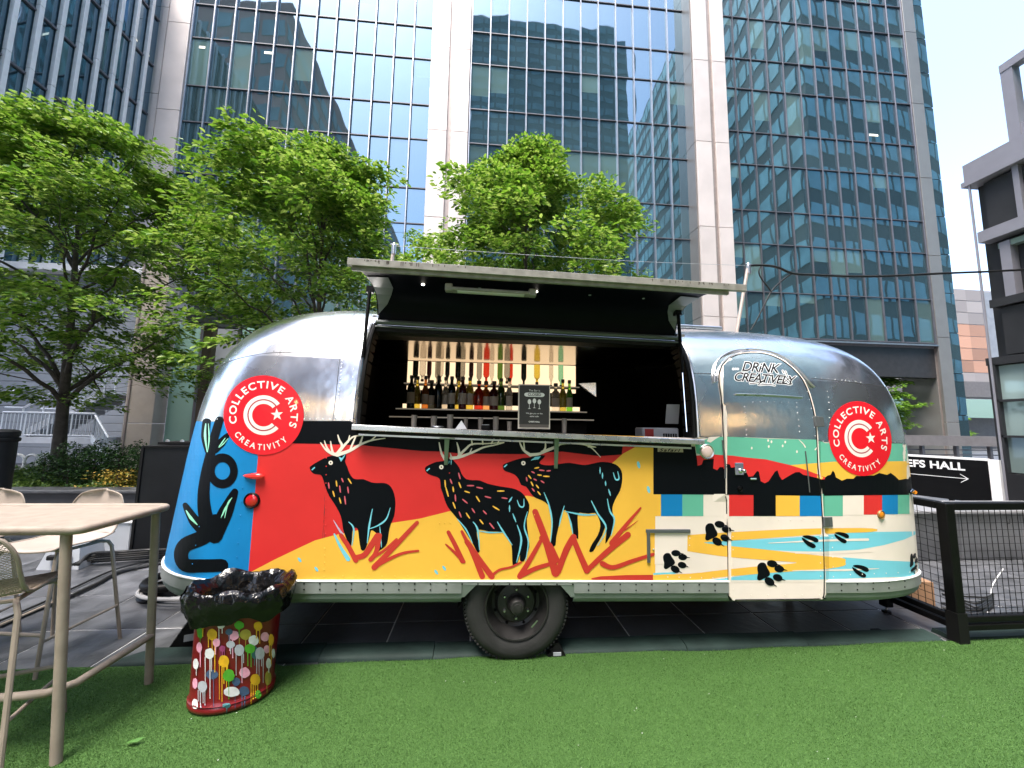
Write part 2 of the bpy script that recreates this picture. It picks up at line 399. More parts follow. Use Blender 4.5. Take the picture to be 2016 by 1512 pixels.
bays = [(-16.09, 12, 1.075), (-.99, 12, 1.071), (13.98, 12, 1.067)]
rnd = random.Random(21)
pm = {}
for bi, (x0, nc, sp_) in enumerate(bays):
    for r in range(len(ZL) - 1):
        z0, z1 = ZL[r], ZL[r + 1]; vision = r % 2 == 1 or r == 0
        if bi < 2 and z0 > 27.5: continue
        if bi == 2 and z0 > 29.5: continue
        for c_ in range(nc):
            if bi == 2 and c_ == 0 and False: continue
            blind = vision and rnd.random() < (.17 if bi == 0 else .09)
            if bi == 1 and vision and c_ in (7, 8) and r == 3: blind = True
            hb = rnd.choice((3, 4, 5, 6, 7, 8)) if vision and not blind and rnd.random() < .30 else 0
            kind = 'b' if blind else ('v' if vision else 's'); nm = 'window_pane' if vision else 'spandrel_pane'
            key = (round(sp_, 3), r, kind, hb)
            if key not in pm: pm[key] = pane_mesh(sp_ - .05, z1 - z0 - .06, nm, M['glass_' + kind], (hb / 10, M['glass_b']) if hb else None)
            o = bpy.data.objects.new(nm, pm[key]); COL.objects.link(o); o.parent = tower
            o.location = Vector((x0 + (c_ + .5) * sp_, FY, (z0 + z1) / 2)) - tower.location
            o.rotation_euler = (rnd.gauss(0, .0032), 0, rnd.gauss(0, .0040))
    # mullions
    mm = M['mull'] if bi < 2 else M['mull_d']; dp = .13 if bi < 2 else .10
    msh = MB(); wd = .08 if bi < 2 else .07
    prof = [(-wd / 2, 0), (-wd / 2, -dp * .7), (-wd * .28, -dp), (wd * .28, -dp), (wd / 2, -dp * .7), (wd / 2, 0)]
    msh.prism([(px_, py_, 6.80) for px_, py_ in prof], (0, 0, 29.4))
    mo = None
    for c_ in range(nc + 1):
        px_ = x0 + c_ * sp_
        if mo is None:
            mo = msh.build('mullion', mm, tower); mo.location = Vector((px_, FY - .002, 0)) - tower.location
            for v in mo.data.vertices: v.co += tower.location
        else:
            q = bpy.data.objects.new('mullion', mo.data); COL.objects.link(q); q.parent = tower; q.location = Vector((px_, FY - .002, 0)) - tower.location
    for z in ZL:
        mb = MB().box((x0 + nc * sp_ / 2, FY - .03, z), (nc * sp_, .07, .05)); mb.build('transom', M['transom'], tower)
    mb = MB().box((x0 + nc * sp_ / 2, FY + .4, 20.4), (nc * sp_ + .6, .6, 31.2)); mb.build('backing_wall', M['dark_wall'], tower)
    # soffit edge strip and soffit
    MB().box((x0 + nc * sp_ / 2, FY - .06, 6.70), (nc * sp_ + .1, .18, .09)).build('soffit_edge', M['mull'], tower)
    MB().box((x0 + nc * sp_ / 2, FY + 3.2, 6.60), (nc * sp_ + 2.6, 6.3, .10)).build('soffit', M['soffit'], tower)
# main mass behind, keeps light from leaking through
MB().box((6.1, 30.2, 21), (43.4, 18, 28.2)).build('core_mass', M['dark_wall'], tower)
# cladded pillars: two columns of panels with a dark groove between them
def pillar(x0, x1, yf, joints, m, side=None, zb=0.0, groove=True):
    gw = .26 if groove else 0; gx = (x0 + x1) / 2 + .05
    MB().box(((x0 + x1) / 2, (yf + FY) / 2 + .35, 18), (x1 - x0 - .06, FY - yf + .55, 36)).build('pillar_core', M['clad_g'], tower)
    cols = [(x0, gx - gw / 2), (gx + gw / 2, x1)] if groove else [(x0, x1)]
    js = [zb] + [j for j in joints if j > zb] + [36]
    for a_, b_ in cols:
        for k in range(len(js) - 1):
            MB().box(((a_ + b_) / 2, yf + .02, (js[k] + js[k + 1]) / 2), (b_ - a_, .12, js[k + 1] - js[k] - .025), bev=.008).build('pillar_panel', m, tower)
    if side:
        sx, m2 = side
        for k in range(len(js) - 1):
            MB().box((sx, (yf + FY) / 2 + .06, (js[k] + js[k + 1]) / 2), (.06, FY - yf - .1, js[k + 1] - js[k] - .03)).build('pillar_side_panel', m2, tower)
J = [2.5, 7.63, 12.74, 17.83, 22.95, 28.05, 33.2]
pillar(-17.25, -16.14, 19.85, J, M['clad'], groove=False)
pillar(-18.2, -17.32, 19.9, [x + .9 for x in J], M['clad'], groove=False)
pillar(-3.24, -1.06, 19.8, J, M['clad'])
pillar(11.86, 13.80, 19.07, J, M['clad'], side=(11.84, M['clad_d']))
J2 = [2.2, 7.2, 12.25, 17.29, 22.32, 27.4, 32.4]
pillar(26.82, 27.62, 19.9, J2, M['clad_d'], groove=False)
MB().box((27.2, 21.05, 18), (.78, 1.9, 35.9)).build('end_pillar_core', M['clad_d'], tower)
gm = None
for k in range(13):
    o = bpy.data.objects.new('corner_pane', pm.get('cp') or pm.setdefault('cp', pane_mesh(.72, 2.4, 'corner_pane', M['glass_s']))); COL.objects.link(o); o.parent = tower
    o.location = Vector((28.04, 19.98 + rnd.uniform(0, .01), 1.4 + k * 2.45)) - tower.location; o.rotation_euler = (rnd.gauss(0, .004), 0, rnd.gauss(0, .006))
MB().box((28.05, 20.9, 18), (.74, 1.7, 35.8)).build('corner_core', M['dark_wall'], tower)
# recessed lobby front with door frames, lobby column and stone plinth
lob = MB().box((1.0, 26.2, 3.3), (35.5, .3, 6.5)); lob.build('lobby_wall', M['dark_wall'], tower)
for k in range(16):
    x = -15 + k * 2.2
    o = bpy.data.objects.new('lobby_pane', pm.get('lp') or pm.setdefault('lp', pane_mesh(2.1, 4.6, 'lobby_pane', M['glass_v']))); COL.objects.link(o); o.parent = tower
    o.location = Vector((x, 26.0, 2.5)) - tower.location; o.rotation_euler = (rnd.gauss(0, .003), 0, rnd.gauss(0, .003))
    MB().box((x + 1.1, 25.95, 2.5), (.10, .2, 4.9)).build('lobby_post', M['mull_d'], tower)
MB().box((1, 25.9, 5.05), (35, .25, .5)).build('lobby_fascia', M['clad_g'], tower)
MB().box((21.6, 23.6, 3.3), (1.0, 1.0, 6.5), bev=.04).build('lobby_column', M['clad_d'], tower)
MB().box((25.0, 24.0, 3.3), (1.1, 1.1, 6.5), bev=.04).build('lobby_column', M['clad_d'], tower)
# a few ceiling lights that shine through the upper floors
M['warm_lamp'] = mat('ceiling_lamp', (.9, .85, .7), .5, emit=(1, .9, .72), estr=.22)
for px_, py_, ln in ((1720, 266, .6), (398, 93, .3), (530, 104, .5)):
    q = onY(px_, py_, FY - .012); MB().box(q, (ln, .012, .13)).build('ceiling_light', M['warm_lamp'], tower)

# ------------------------------------------------------------------ left wing with white fins
wing = thing('finned_wing', 'glass wing with white vertical fins at the upper left', 'building', (-18, 14, 0))
WX = -17.3
M['fin'] = mat('white_fin', (.78, .78, .79), .4, metal=.2, var=.06, rnd=.05)
M['glass_w'] = glass_mat('wing_glass', (.016, .032, .042), .30, .012, .7)
lev = [6.6, 9.4, 12.0, 14.72, 17.45, 20.2, 22.9, 25.6]
ys = [19.25 - .735 * k for k in range(16)]
fm = None
for k, y in enumerate(ys):
    if y > 19.6: continue
    for r in range(len(lev) - 1):
        if k >= 10 and r > 4: continue
        z0, z1 = lev[r], lev[r + 1]
        key = ('w', r)
        if key not in pm: pm[key] = pane_mesh(.68, z1 - z0 - .07, 'window_pane', M['glass_w'])
        o = bpy.data.objects.new('window_pane', pm[key]); COL.objects.link(o); o.parent = wing
        o.location = Vector((WX - .42, y + .37, (z0 + z1) / 2)) - wing.location; o.rotation_euler = (0, rnd.gauss(0, .003), PI / 2 + rnd.gauss(0, .004))
        # fin segment, one per storey, with a hairline joint
        if r < 7:
            if ('fin', r) not in pm:
                fo = MB().box((0, 0, 0), (.17, .16, z1 - z0 - .015), bev=.01).build('fin', M['fin']); pm[('fin', r)] = fo.data; bpy.data.objects.remove(fo)
            f_ = bpy.data.objects.new('fin', pm[('fin', r)]); COL.objects.link(f_); f_.parent = wing; f_.location = Vector((WX - .30, y, (z0 + z1) / 2 + .25)) - wing.location
for z in lev:
    MB().box((WX - .38, 14.0, z), (.10, 11.6, .09)).build('transom', M['transom'], wing)
MB().box((WX - 1.2, 13.9, 16.2), (1.4, 12, 19.4)).build('backing_wall', M['dark_wall'], wing)
for px_, py_ in ((268, 75), (292, 105), (315, 134)):
    d = pray(px_, py_); q = EYE + d * ((WX - .36) / d.x)
    MB().add([q + Vector((0, -.16, -.1)), q + Vector((0, .1, -.1)), q + Vector((0, -.1, .28))], [(0, 1, 2)]).build('lit_corner_lamp', M['warm_lamp'], wing)

# ------------------------------------------------------------------ low grey service wall under the wing with a steel stair
svc = thing('service_wall', 'grey corrugated service wall behind the outside staircase', 'wall', (-15, 15, 0))
M['svc'] = mat('service_grey', (.24, .26, .29), .6, var=.12, vscale=1.5)
M['tan'] = mat('tan_stone', (.40, .35, .31), .6, var=.08, vscale=3)
for k in range(24):
    MB().box((-20.9, 15.02, .15 + k * .29), (20, .06, .28), bev=.012).build('cladding_board', M['svc'], svc)
MB().box((-20.9, 15.3, 3.5), (20, .5, 7.0)).build('wall_core', M['dark_wall'], svc)
MB().box((-20.9, 14.9, 7.05), (20.2, .7, .25)).build('coping', M['fin'], svc)
q = onY(46, 764, 14.9); MB().lathe([(.0, 0), (.16, .02), (.17, -.12), (.10, -.2)], (q.x, 14.8, q.z), 'Z', 12).build('wall_lamp', M['steel'], svc)
tp = thing('stone_pier', 'tan stone pier between the staircase and the green glass', 'pier', (-10.7, 13.2, 0))
for k in range(5): MB().box((-10.72, 13.25, .75 + k * 1.5), (.86, .5, 1.48), bev=.01).build('stone_slab', M['tan'], tp)
MB().box((-11.05, 12.98, 3.7), (.04, .03, 7.3)).build('joint_line', M['clad_g'], tp)
gp = thing('green_glass_screen', 'pale green glass screen beside the tan stone pier', 'screen', (-8.5, 13.4, 0))
M['ggreen'] = glass_mat('pale_green_glass', (.27, .44, .39), .08, .004)
for k, (xa, xb) in enumerate(((-10.2, -9.35), (-8.1, -7.3), (-7.25, -6.3), (-6.25, -5.2))):
    o = MB().box(((xa + xb) / 2, 13.4, 2.4), (xb - xa - .03, .04, 4.8)).build('glass_panel', M['ggreen'], gp)
for xp in (-9.32, -8.15, -7.27, -6.27): MB().box((xp, 13.36, 2.5), (.07, .12, 5.0)).build('post', M['mull_d'], gp)
MB().box((-8.7, 13.9, 2.4), (1.2, .2, 4.8)).build('grey_panel', M['svc'], gp)
lp_ = thing('lamp_post', 'brown metal lamp post behind the black cabinet', 'post', (-6.9, 10.2, 0))
MB().box((-6.93, 10.2, 2.05), (.22, .22, 4.1), bev=.02).build('post', mat('bronze', (.13, .10, .075), .45, metal=.6), lp_)
MB().box((-6.5, 10.2, 4.2), (1.9, .35, .28), bev=.02).build('lamp_head', M['mull_d'], lp_)

st = thing('steel_staircase', 'galvanised steel staircase with railings behind the left tree', 'staircase', (-12.5, 13, 0))
M['galv'] = mat('galvanised', (.56, .60, .66), .42, metal=.5, var=.1)
SYa, SYb = 12.6, 13.6
# landing
MB().box((-12.6, 13.1, .97), (2.7, 1.3, .18)).build('landing', M['galv'], st)
for sx in (-13.8, -12.6, -11.4): MB().box((sx, 12.6, .45), (.12, .12, .9)).build('landing_post', M['galv'], st)
# flight rises from landing left to the upper right
A_ = Vector((-13.5, 0, 1.06)); B_ = Vector((-11.35, 0, 2.45)); nt_ = 9
for k in range(nt_):
    q = A_.lerp(B_, (k + .5) / nt_); MB().box((q.x, 13.0, q.z), (.26, .85, .04)).build('tread', M['galv'], st)
    MB().box((q.x + .1, 13.0, q.z - .09), (.02, .85, .14)).build('riser', M['svc'], st)
for y in (12.52, 13.45):
    d_ = (B_ - A_); MB().prism([(A_.x - .1, y, A_.z - .16), (A_.x - .1, y, A_.z + .08), (B_.x, y, B_.z + .08), (B_.x, y, B_.z - .16)], (0, .05, 0)).build('stringer', M['galv'], st)
    MB().tube([(A_.x - .5, y, A_.z + .85), (A_.x, y, A_.z + .85), (B_.x, y, B_.z + .9), (B_.x + .4, y, B_.z + .9)], .028, 6).build('handrail', M['galv'], st)
    for k in range(5):
        q = A_.lerp(B_, k / 4); MB().tube([(q.x, y, q.z - .05), (q.x, y, q.z + .87)], .02, 6).build('rail_post', M['galv'], st)
def railing(p0, p1, z0, n):
    p0, p1 = Vector(p0), Vector(p1)
    MB().tube([p0 + Vector((0, 0, .72)), p1 + Vector((0, 0, .72))], .03, 6).build('handrail', M['galv'], st)
    MB().tube([p0 + Vector((0, 0, .06)), p1 + Vector((0, 0, .06))], .02, 6).build('lower_rail', M['galv'], st)
    for k in range(n + 1):
        q = p0.lerp(p1, k / n); MB().tube([q + Vector((0, 0, .05)), q + Vector((0, 0, .72))], .011 if k % 6 else .026, 5).build('baluster', M['galv'], st)
railing((-14.0, 12.5, 1.05), (-11.5, 12.5, 1.05), 0, 24)
railing((-11.5, 12.5, 1.0), (-10.7, 12.1, .35), 0, 9)
MB().prism([(-11.5, 12.45, .95), (-11.5, 12.45, 1.15), (-10.6, 12.05, .5), (-10.6, 12.05, .3)], (.0, .05, 0)).build('stringer', M['galv'], st)
# bike racks
for k, px_ in enumerate((32, 60, 86)):
    q = onZ(px_, 946, .1); h = .72; wd = .2
    path = [(q.x - wd, q.y, .0)] + [(q.x - wd * .5 - wd * .5 * math.cos(t) , q.y, h - .14 + .14 * math.sin(t)) for t in [PI * s / 8 for s in range(0, 9)]][:9]
    path = [(q.x - wd - .03, q.y, 0.05), (q.x - wd, q.y, .3), (q.x - wd, q.y, h - .15)] + [(q.x - wd + wd * (1 - math.cos(t)) / 2 * 1.6, q.y, h - .15 + .15 * math.sin(t)) for t in [PI * s / 8 for s in range(1, 8)]] + [(q.x + wd * .6, q.y, h - .15), (q.x + wd * .6, q.y, .05)]
    rk = MB().tube(path, .03, 8).build('bike_rack', M['white_paint'], smooth=True, sharp=60)
    tag(rk, ['white bike rack hoop nearest the black bin column', 'middle one of the three white bike rack hoops', 'white bike rack hoop closest to the tree trunk'][k], 'bike rack', 'white bike rack hoops')
rail = MB().box((-11.9, 11.35, .12), (2.2, .12, .14)); tag(rail.build('rack_rail', M['galv']), 'low grey metal rail under the white bike rack hoops', 'rail')

# ------------------------------------------------------------------ black steel pavilion at the right edge
pv = thing('black_pavilion', 'black steel and glass pavilion with roof terrace at the right edge', 'building', (10.5, 5, 0))
M['pv'] = mat('pavilion_steel', (.26, .26, .30), .45, metal=.3, var=.06)
M['pvd'] = mat('pavilion_dark', (.018, .019, .022), .5, var=.15)
M['pvg'] = glass_mat('pavilion_glass', (.22, .29, .28), .10, .004, .8, var=.3)
PX, PY = 9.5, 6.38
def pbox(y0, y1, z0, z1, dx=.3, m='pv', name='beam', off=0.0): return MB().box((PX + dx / 2 + off, (y0 + y1) / 2, (z0 + z1) / 2), (dx, y1 - y0, z1 - z0)).build(name, M[m], pv)
pbox(-4, PY - .05, 6.55, 6.92, .5, 'pv', 'fascia')
pbox(-4, PY - .02, 6.46, 6.56, .42, 'pv', 'fascia_lip', -.04)
for k in range(5): pbox(4.9 - k * 1.5 - .72, 4.9 - k * 1.5 + .70 if k else PY - .25, 5.5, 6.42, .08, 'pvd', 'dark_panel', .12)
for k in range(5): pbox(4.9 - k * 1.5 + .71, 4.9 - k * 1.5 + .79, 5.45, 6.46, .14, 'pv', 'panel_post', .04)
pbox(-4, PY - .15, 5.25, 5.47, .36, 'pv', 'beam')
pbox(-4, PY - .35, 5.05, 5.15, .3, 'pvg', 'beam', .1)
# open storey: slender columns
for y in (PY - .45, PY - 1.35, PY - 2.6, PY - 4): pbox(y - .07, y + .07, 4.05, 5.15, .16, 'pv', 'column', .08)
MB().tube([(PX, PY - .12, .1), (PX, PY - .12, 6.5)], .02, 6).build('corner_cable', M['pv'], pv)
pbox(-4, PY - .2, 3.95, 4.1, .4, 'pvd', 'beam')
for k in range(5): pbox(PY - .25 - (k + 1) * 1.3, PY - .25 - k * 1.3 - .06, 3.05, 3.92, .08, 'pvd', 'dark_panel', .06)
pbox(-4, PY - .05, 2.88, 3.02, .34, 'pvd', 'beam')
# glazed ground storey
for y in (PY - .12, PY - .62, PY - 1.25, PY - 2.2, PY - 3.4, PY - 4.6): pbox(y - .05, y + .05, .9, 2.9, .16, 'pvd', 'glazing_post')
ygl = [PY - .12, PY - .62, PY - 1.25, PY - 2.2, PY - 3.4, PY - 4.6]
for k in range(5):
    for (z0, z1) in ((.92, 1.55), (1.58, 2.2), (2.23, 2.86)):
        pbox(ygl[k + 1] + .05, ygl[k] - .05, z0, z1, .02, 'pvg', 'glass_pane', .08)
for z in (1.565, 2.215): pbox(-4, PY - .1, z - .02, z + .02, .1, 'pvd', 'glazing_bar')
pbox(-4, PY - .12, .0, .9, .2, 'pvd', 'base_wall')
MB().box((PX + 2.2, 1.2, 3.4), (3.9, 10.2, 6.6)).build('core_mass', M['pvd'], pv)
# roof terrace frame
for y in (PY - .75, PY - 1.25, PY - 2.4): pbox(y - .08, y + .08, 6.9, 8.45, .16, 'pv', 'terrace_post', .1)
pbox(-3, PY - .67, 8.35, 8.5, .18, 'pv', 'terrace_beam', .09)
pbox(-3, PY - .8, 6.95, 7.2, .1, 'pv', 'terrace_kerb', .12)
MB().box((PX + 1.2, PY - .95, 8.0), (2.0, .08, .16)).build('terrace_beam', M['ggreen'], pv)

# ------------------------------------------------------------------ far buildings seen past the tower
fb = thing('far_copper_block', 'distant block with copper and grey-brown panes past the tower corner', 'building', (62, 46, 0))
M['copper'] = mat('copper_glass', (.44, .24, .16), .6, rnd=.35)  # plain copper pane colour, used on the middle storeys only
M['fgl'] = mat('far_glass', (.30, .27, .26), .6, rnd=.2)
for r in range(8):
    for c_ in range(7):
        MB().box((56 + c_ * 2.6, 46 + c_ * .1, 9.0 + r * 1.7), (2.52, .1, 1.62)).build('window_pane', M['copper' if 1 <= r <= 4 else 'fgl'], fb)
MB().box((63.8, 49, 11), (18, 5, 21)).build('core_mass', M['svc'], fb)
fl = thing('far_footbridge', 'grey footbridge and parked structure in the far gap on the right', 'bridge', (45, 36, 0))
MB().box((47, 36, 6.1), (22, 2, 1.6)).build('deck', M['soffit'], fl)
MB().box((47, 35.0, 4.1), (22, .2, 1.9)).build('glass_front', M['ggreen'], fl)
MB().box((47, 36.5, 1.6), (22, .3, 3.2)).build('back_wall', M['soffit'], fl)
pg = thing('pergola_beam', 'dark grey beam running behind the black direction sign', 'beam', (24, 17, 0))
MB().box((24, 17.5, 1.2), (14, .3, .5)).build('beam', M['soffit'], pg)
for k in range(7): MB().box((18.3 + k * 1.9, 17.5, .5), (.14, .14, 1.0)).build('post', M['mull_d'], pg)
for z in (.25, .5, .75): MB().box((24, 17.55, z), (14, .05, .05)).build('rail', M['mull_d'], pg)

# ------------------------------------------------------------------ buildings across the square, met only as reflections
def band_block(name, label, x0, x1, y0, y1, h, fh, wall, win, z0=4.0, faces='f', wb=1.9):
    t = thing(name, label, 'building', ((x0 + x1) / 2, (y0 + y1) / 2, 0))
    MB().box(((x0 + x1) / 2, (y0 + y1) / 2, h / 2), (x1 - x0, y1 - y0, h)).build('wall', wall, t)
    k = 0; z = z0
    while z + wb < h:
        if 'f' in faces:
            n = int((x1 - x0) / 3.0)
            m_ = MB()
            for i in range(n):
                xa = x0 + (x1 - x0) * i / n; m_.box((xa + (x1 - x0) / n / 2, y1 + .06, z + wb / 2), ((x1 - x0) / n - (.75 if i % 2 else .3), .1, wb))
            m_.build('window_row', win, t)
        if 's' in faces or 'e' in faces:
            xs_, sg = (x0, -1) if 's' in faces else (x1, 1)
            n = int((y1 - y0) / 3.0); m_ = MB()
            for i in range(n):
                ya = y0 + (y1 - y0) * (i + .5) / n; m_.box((xs_ + sg * .06, ya, z + wb / 2), (.1, (y1 - y0) / n - (.75 if i % 2 else .3), wb))
            m_.build('window_row', win, t)
        z += fh; k += 1
    return t
M['w_teal'] = mat('grey_green_wall', (.075, .12, .13), .6, var=.15, vscale=.3)
M['w_band'] = mat('banded_wall', (.055, .068, .078), .6, var=.15, vscale=.3)
M['w_brick'] = mat('brick_wall', (.42, .19, .15), .8, var=.2, vscale=.6)
M['win_b'] = mat('bright_window', (.30, .58, .62), .5, var=.25, vscale=.4)  # bright look of the reflecting windows is put into their colour
M['win_d'] = mat('dim_window', (.14, .24, .26), .5, var=.3, vscale=.4)
band_block('apartment_tower', 'grey green apartment tower mirrored in the middle glass bay', -4.5, 30, -50, -32, 87, 3.0, M['w_teal'], M['win_d'], wb=1.5)
band_block('banded_office', 'dark office block with bright window bands mirrored in the right bay', 41, 95, -95, -2, 85, 4.9, M['w_band'], M['win_b'], z0=3, faces='fs', wb=2.8)
band_block('brick_block', 'red brick block mirrored in the left glass bay', -45, -24, -70, -3, 52, 3.6, M['w_brick'], M['win_d'], faces='fe', wb=1.9)
# ------------------------------------------------------------------ the trailer: shell
TL = thing('bar_trailer', 'rounded aluminium caravan bar with deer mural, red round logos and raised hatch', 'trailer', (.64, 3.9, 0))
xL, xR, zt, EL, ER, pe, pw, TILT, nw, lL, lR, peR, ry0, rxR = -2.403, 3.69, 2.645, 1.753, 1.031, 5.194, 6.45, .018, 2.004, .188, .002, 3.885, .379, .86
Y0, ZB, HB = 2.75, .55, 1.12; CX = (xL + xR) / 2; YC = Y0 + HB
ct_, st_ = math.cos(TILT), math.sin(TILT)
def TW(x, y, z): return Vector((CX + (x - CX) * ct_ + (z - ZB) * st_, y, ZB - (x - CX) * st_ + (z - ZB) * ct_))
OX0, OX1, OZ0, OZ1 = -.86, 1.585, 1.565, 2.36
NEARX = [-1.45, -1.2, -1.05, -.97, OX0, -.6, -.3, 0, .3, .6, .9, 1.2, 1.4, OX1, 1.7, 1.95, 2.2, 2.45]
def outline(z, ext=0.0):
    t = max(0.0, min(1.0, (z - ZB) / (zt - ZB)))
    fe = 1 - (1 - t ** pe) ** (1 / pe); fR = 1 - (1 - t ** peR) ** (1 / peR); b = HB * max(0, 1 - t ** pw) ** (1 / nw)
    xl = xL + EL * fe + lL * t; xr = xR - ER * fR - lR * t
    pts = []; N = 22
    rx, ry = .8, min(b, .8)
    for k in range(N): a = PI / 2 * k / N; pts.append((xl + rx - rx * math.cos(a), YC - b + ry - ry * math.sin(a)))
    xa, xb = xl + rx, xr - rxR; to = (OZ1 - ZB) / (zt - ZB); f = 0 if t <= to else ((t - to) / (1 - to))
    n = len(NEARX); pts.append((xa, YC - b))
    for i, X in enumerate(NEARX):
        s = (i + 1) / (n + 1); Xl = min(max(X, xa + .01 * (i + 1) / n), xb - .01 * (n - i) / n); pts.append((Xl * (1 - f) + (xa + (xb - xa) * s) * f, YC - b))
    pts.append((xb, YC - b))
    ry = min(b, ry0)
    for k in range(1, N + 1): a = PI / 2 * (1 - k / N); pts.append((xr - rxR + rxR * math.cos(a), YC - b + ry - ry * math.sin(a)))
    ry2 = min(b, .85); r2 = .85
    for k in range(11): a = PI / 2 * k / 10; pts.append((xr - r2 + r2 * math.cos(a), YC + b - ry2 + ry2 * math.sin(a)))
    for k in range(1, 6): pts.append((xr - r2 + (xl + r2 - xr + r2) * k / 6, YC + b))
    for k in range(11): a = PI / 2 * (1 - k / 10); pts.append((xl + r2 - r2 * math.cos(a), YC + b - ry2 + ry2 * math.sin(a)))
    return pts
tz = [ZB, .7, .85, 1.0, 1.15, 1.3, 1.42, 1.5, OZ0, 1.65, 1.75, 1.85, 1.95, 2.05, 2.13, 2.2, 2.25, 2.3, 2.33, OZ1]
tt_ = [math.sin(a) for a in np.linspace(math.asin((OZ1 - ZB) / (zt - ZB)), PI / 2, 16)][1:]
tz += [ZB + (zt - ZB) * q for q in tt_]
rows = [outline(z) for z in tz]; NPm = len(rows[0])
SV = [[TW(x, y, z) for x, y in r] for r, z in zip(rows, tz)]
iO0 = 22 + 1 + NEARX.index(OX0); iO1 = 22 + 1 + NEARX.index(OX1); rO0, rO1 = tz.index(OZ0), tz.index(OZ1)
# guide surface for artwork and fittings, continued below the belt line
gv = []; gf = []
lowz = [.25, .40]
grow = [[TW(x, y, z) for x, y in rows[0]] for z in lowz] + SV
for r in grow: gv += r
for j in range(len(grow) - 1):
    for k in range(NPm): gf.append((j * NPm + k, j * NPm + (k + 1) % NPm, (j + 1) * NPm + (k + 1) % NPm, (j + 1) * NPm + k))
GB = BVHTree.FromPolygons(gv, gf)
def hit(x, y, bv=None):
    d = pray(x, y).normalized(); h = (bv or CURB).ray_cast(EYE, d)
    if h[0] is None: return None, None
    n = h[1] if h[1].dot(d) < 0 else -h[1]
    return h[0], n
CURB = GB
def surf(x, y, off=0.0):
    p, n = hit(x, y)
    if p is None:
        lo, hi = 0.0, 1.0; tx, ty = min(max(x, 560), 1560), min(max(y, 860), 1120)
        for _ in range(14):
            m_ = (lo + hi) / 2; q, nn = hit(x + (tx - x) * m_, y + (ty - y) * m_)
            if q is None: lo = m_
            else: hi = m_; p, n = q, nn
        if p is None: return None
    return p + n * off
# colours
M['m_blue'] = mat('mural_blue', (.008, .19, .46), .40, spec=.2, var=.05, vscale=3, bump=.004, bscale=3.5)
M['m_red'] = mat('mural_red', (.62, .030, .030), .40, spec=.2, var=.06, vscale=3, bump=.004, bscale=3.5)
M['m_yellow'] = mat('mural_yellow', (.80, .45, .060), .40, spec=.2, var=.05, vscale=3, bump=.004, bscale=3.5)
M['m_cream'] = mat('mural_cream', (.76, .67, .60), .40, spec=.2, var=.05, vscale=3, bump=.004, bscale=3.5)
M['m_black'] = mat('mural_black', (.003, .004, .006), .5, spec=.08, bump=.004, bscale=3.5)
M['m_green'] = mat('mural_green', (.12, .42, .30), .40, spec=.2, var=.05, vscale=3, bump=.004, bscale=3.5)
M['m_cyan'] = mat('mural_cyan', (.17, .54, .66), .40, spec=.2, var=.04)
M['m_grass'] = mat('mural_brush_red', (.50, .032, .024), .34, var=.05)
M['m_pink'] = mat('mural_pink', (.60, .10, .14), .35)
M['m_bone'] = mat('mural_bone', (.76, .67, .58), .35, var=.04)
M['m_logo'] = mat('logo_red', (.72, .012, .022), .25, coat=.3)
M['m_logow'] = mat('logo_white', (.80, .72, .68), .3)
M['m_maroon'] = mat('logo_maroon', (.34, .02, .04), .3)
M['m_mint'] = mat('mural_mint', (.25, .66, .47), .33)
M['m_lav'] = mat('mural_lavender', (.45, .40, .55), .35)
M['gap'] = mat('panel_gap', (.03, .03, .03), .6)
# panels
zones_low = [(-99, -1.05), (-1.05, .3), (.3, 1.27), (1.27, 2.6), (2.6, 99)]
zones_up = [(-99, -.97), (-.97, OX0 + .001), (OX0 + .001, OX1 - .001), (OX1 - .001, 1.95), (1.95, 2.7), (2.7, 99)]
pan = {}
for j in range(len(SV) - 1):
    zc = (tz[j] + tz[j + 1]) / 2; band = 0 if zc < OZ0 else (1 if zc < 2.05 else 2)
    for k in range(NPm):
        k2 = (k + 1) % NPm
        if rO0 <= j < rO1 and iO0 <= k < iO1: continue
        xc = (rows[j][k][0] + rows[j][k2][0]) / 2
        zl_ = zones_low if band == 0 else zones_up
        zi = next(i for i, (a, b) in enumerate(zl_) if a <= xc < b)
        pan.setdefault((band, zi, (rows[j][k][1] + rows[j][k2][1]) / 2 > YC), []).append((j, k, k2))
for (band, zi, far_), fl_ in pan.items():
    m_ = MB(); idx = {}
    def vid(j, k):
        if (j, k) not in idx: idx[(j, k)] = len(m_.v); m_.v.append(tuple(SV[j][k]))
        return idx[(j, k)]
    for j, k, k2 in fl_: m_.f.append((vid(j, k), vid(j, k2), vid(j + 1, k2), vid(j + 1, k))); m_.m.append(0)
    mt = M['alu'] if band else M[['m_blue', 'm_yellow', 'm_yellow', 'm_cream', 'm_cream'][zi]]
    o = m_.build('shell_panel', mt, TL)
    o.data.polygons.foreach_set('use_smooth', [True] * len(o.data.polygons))

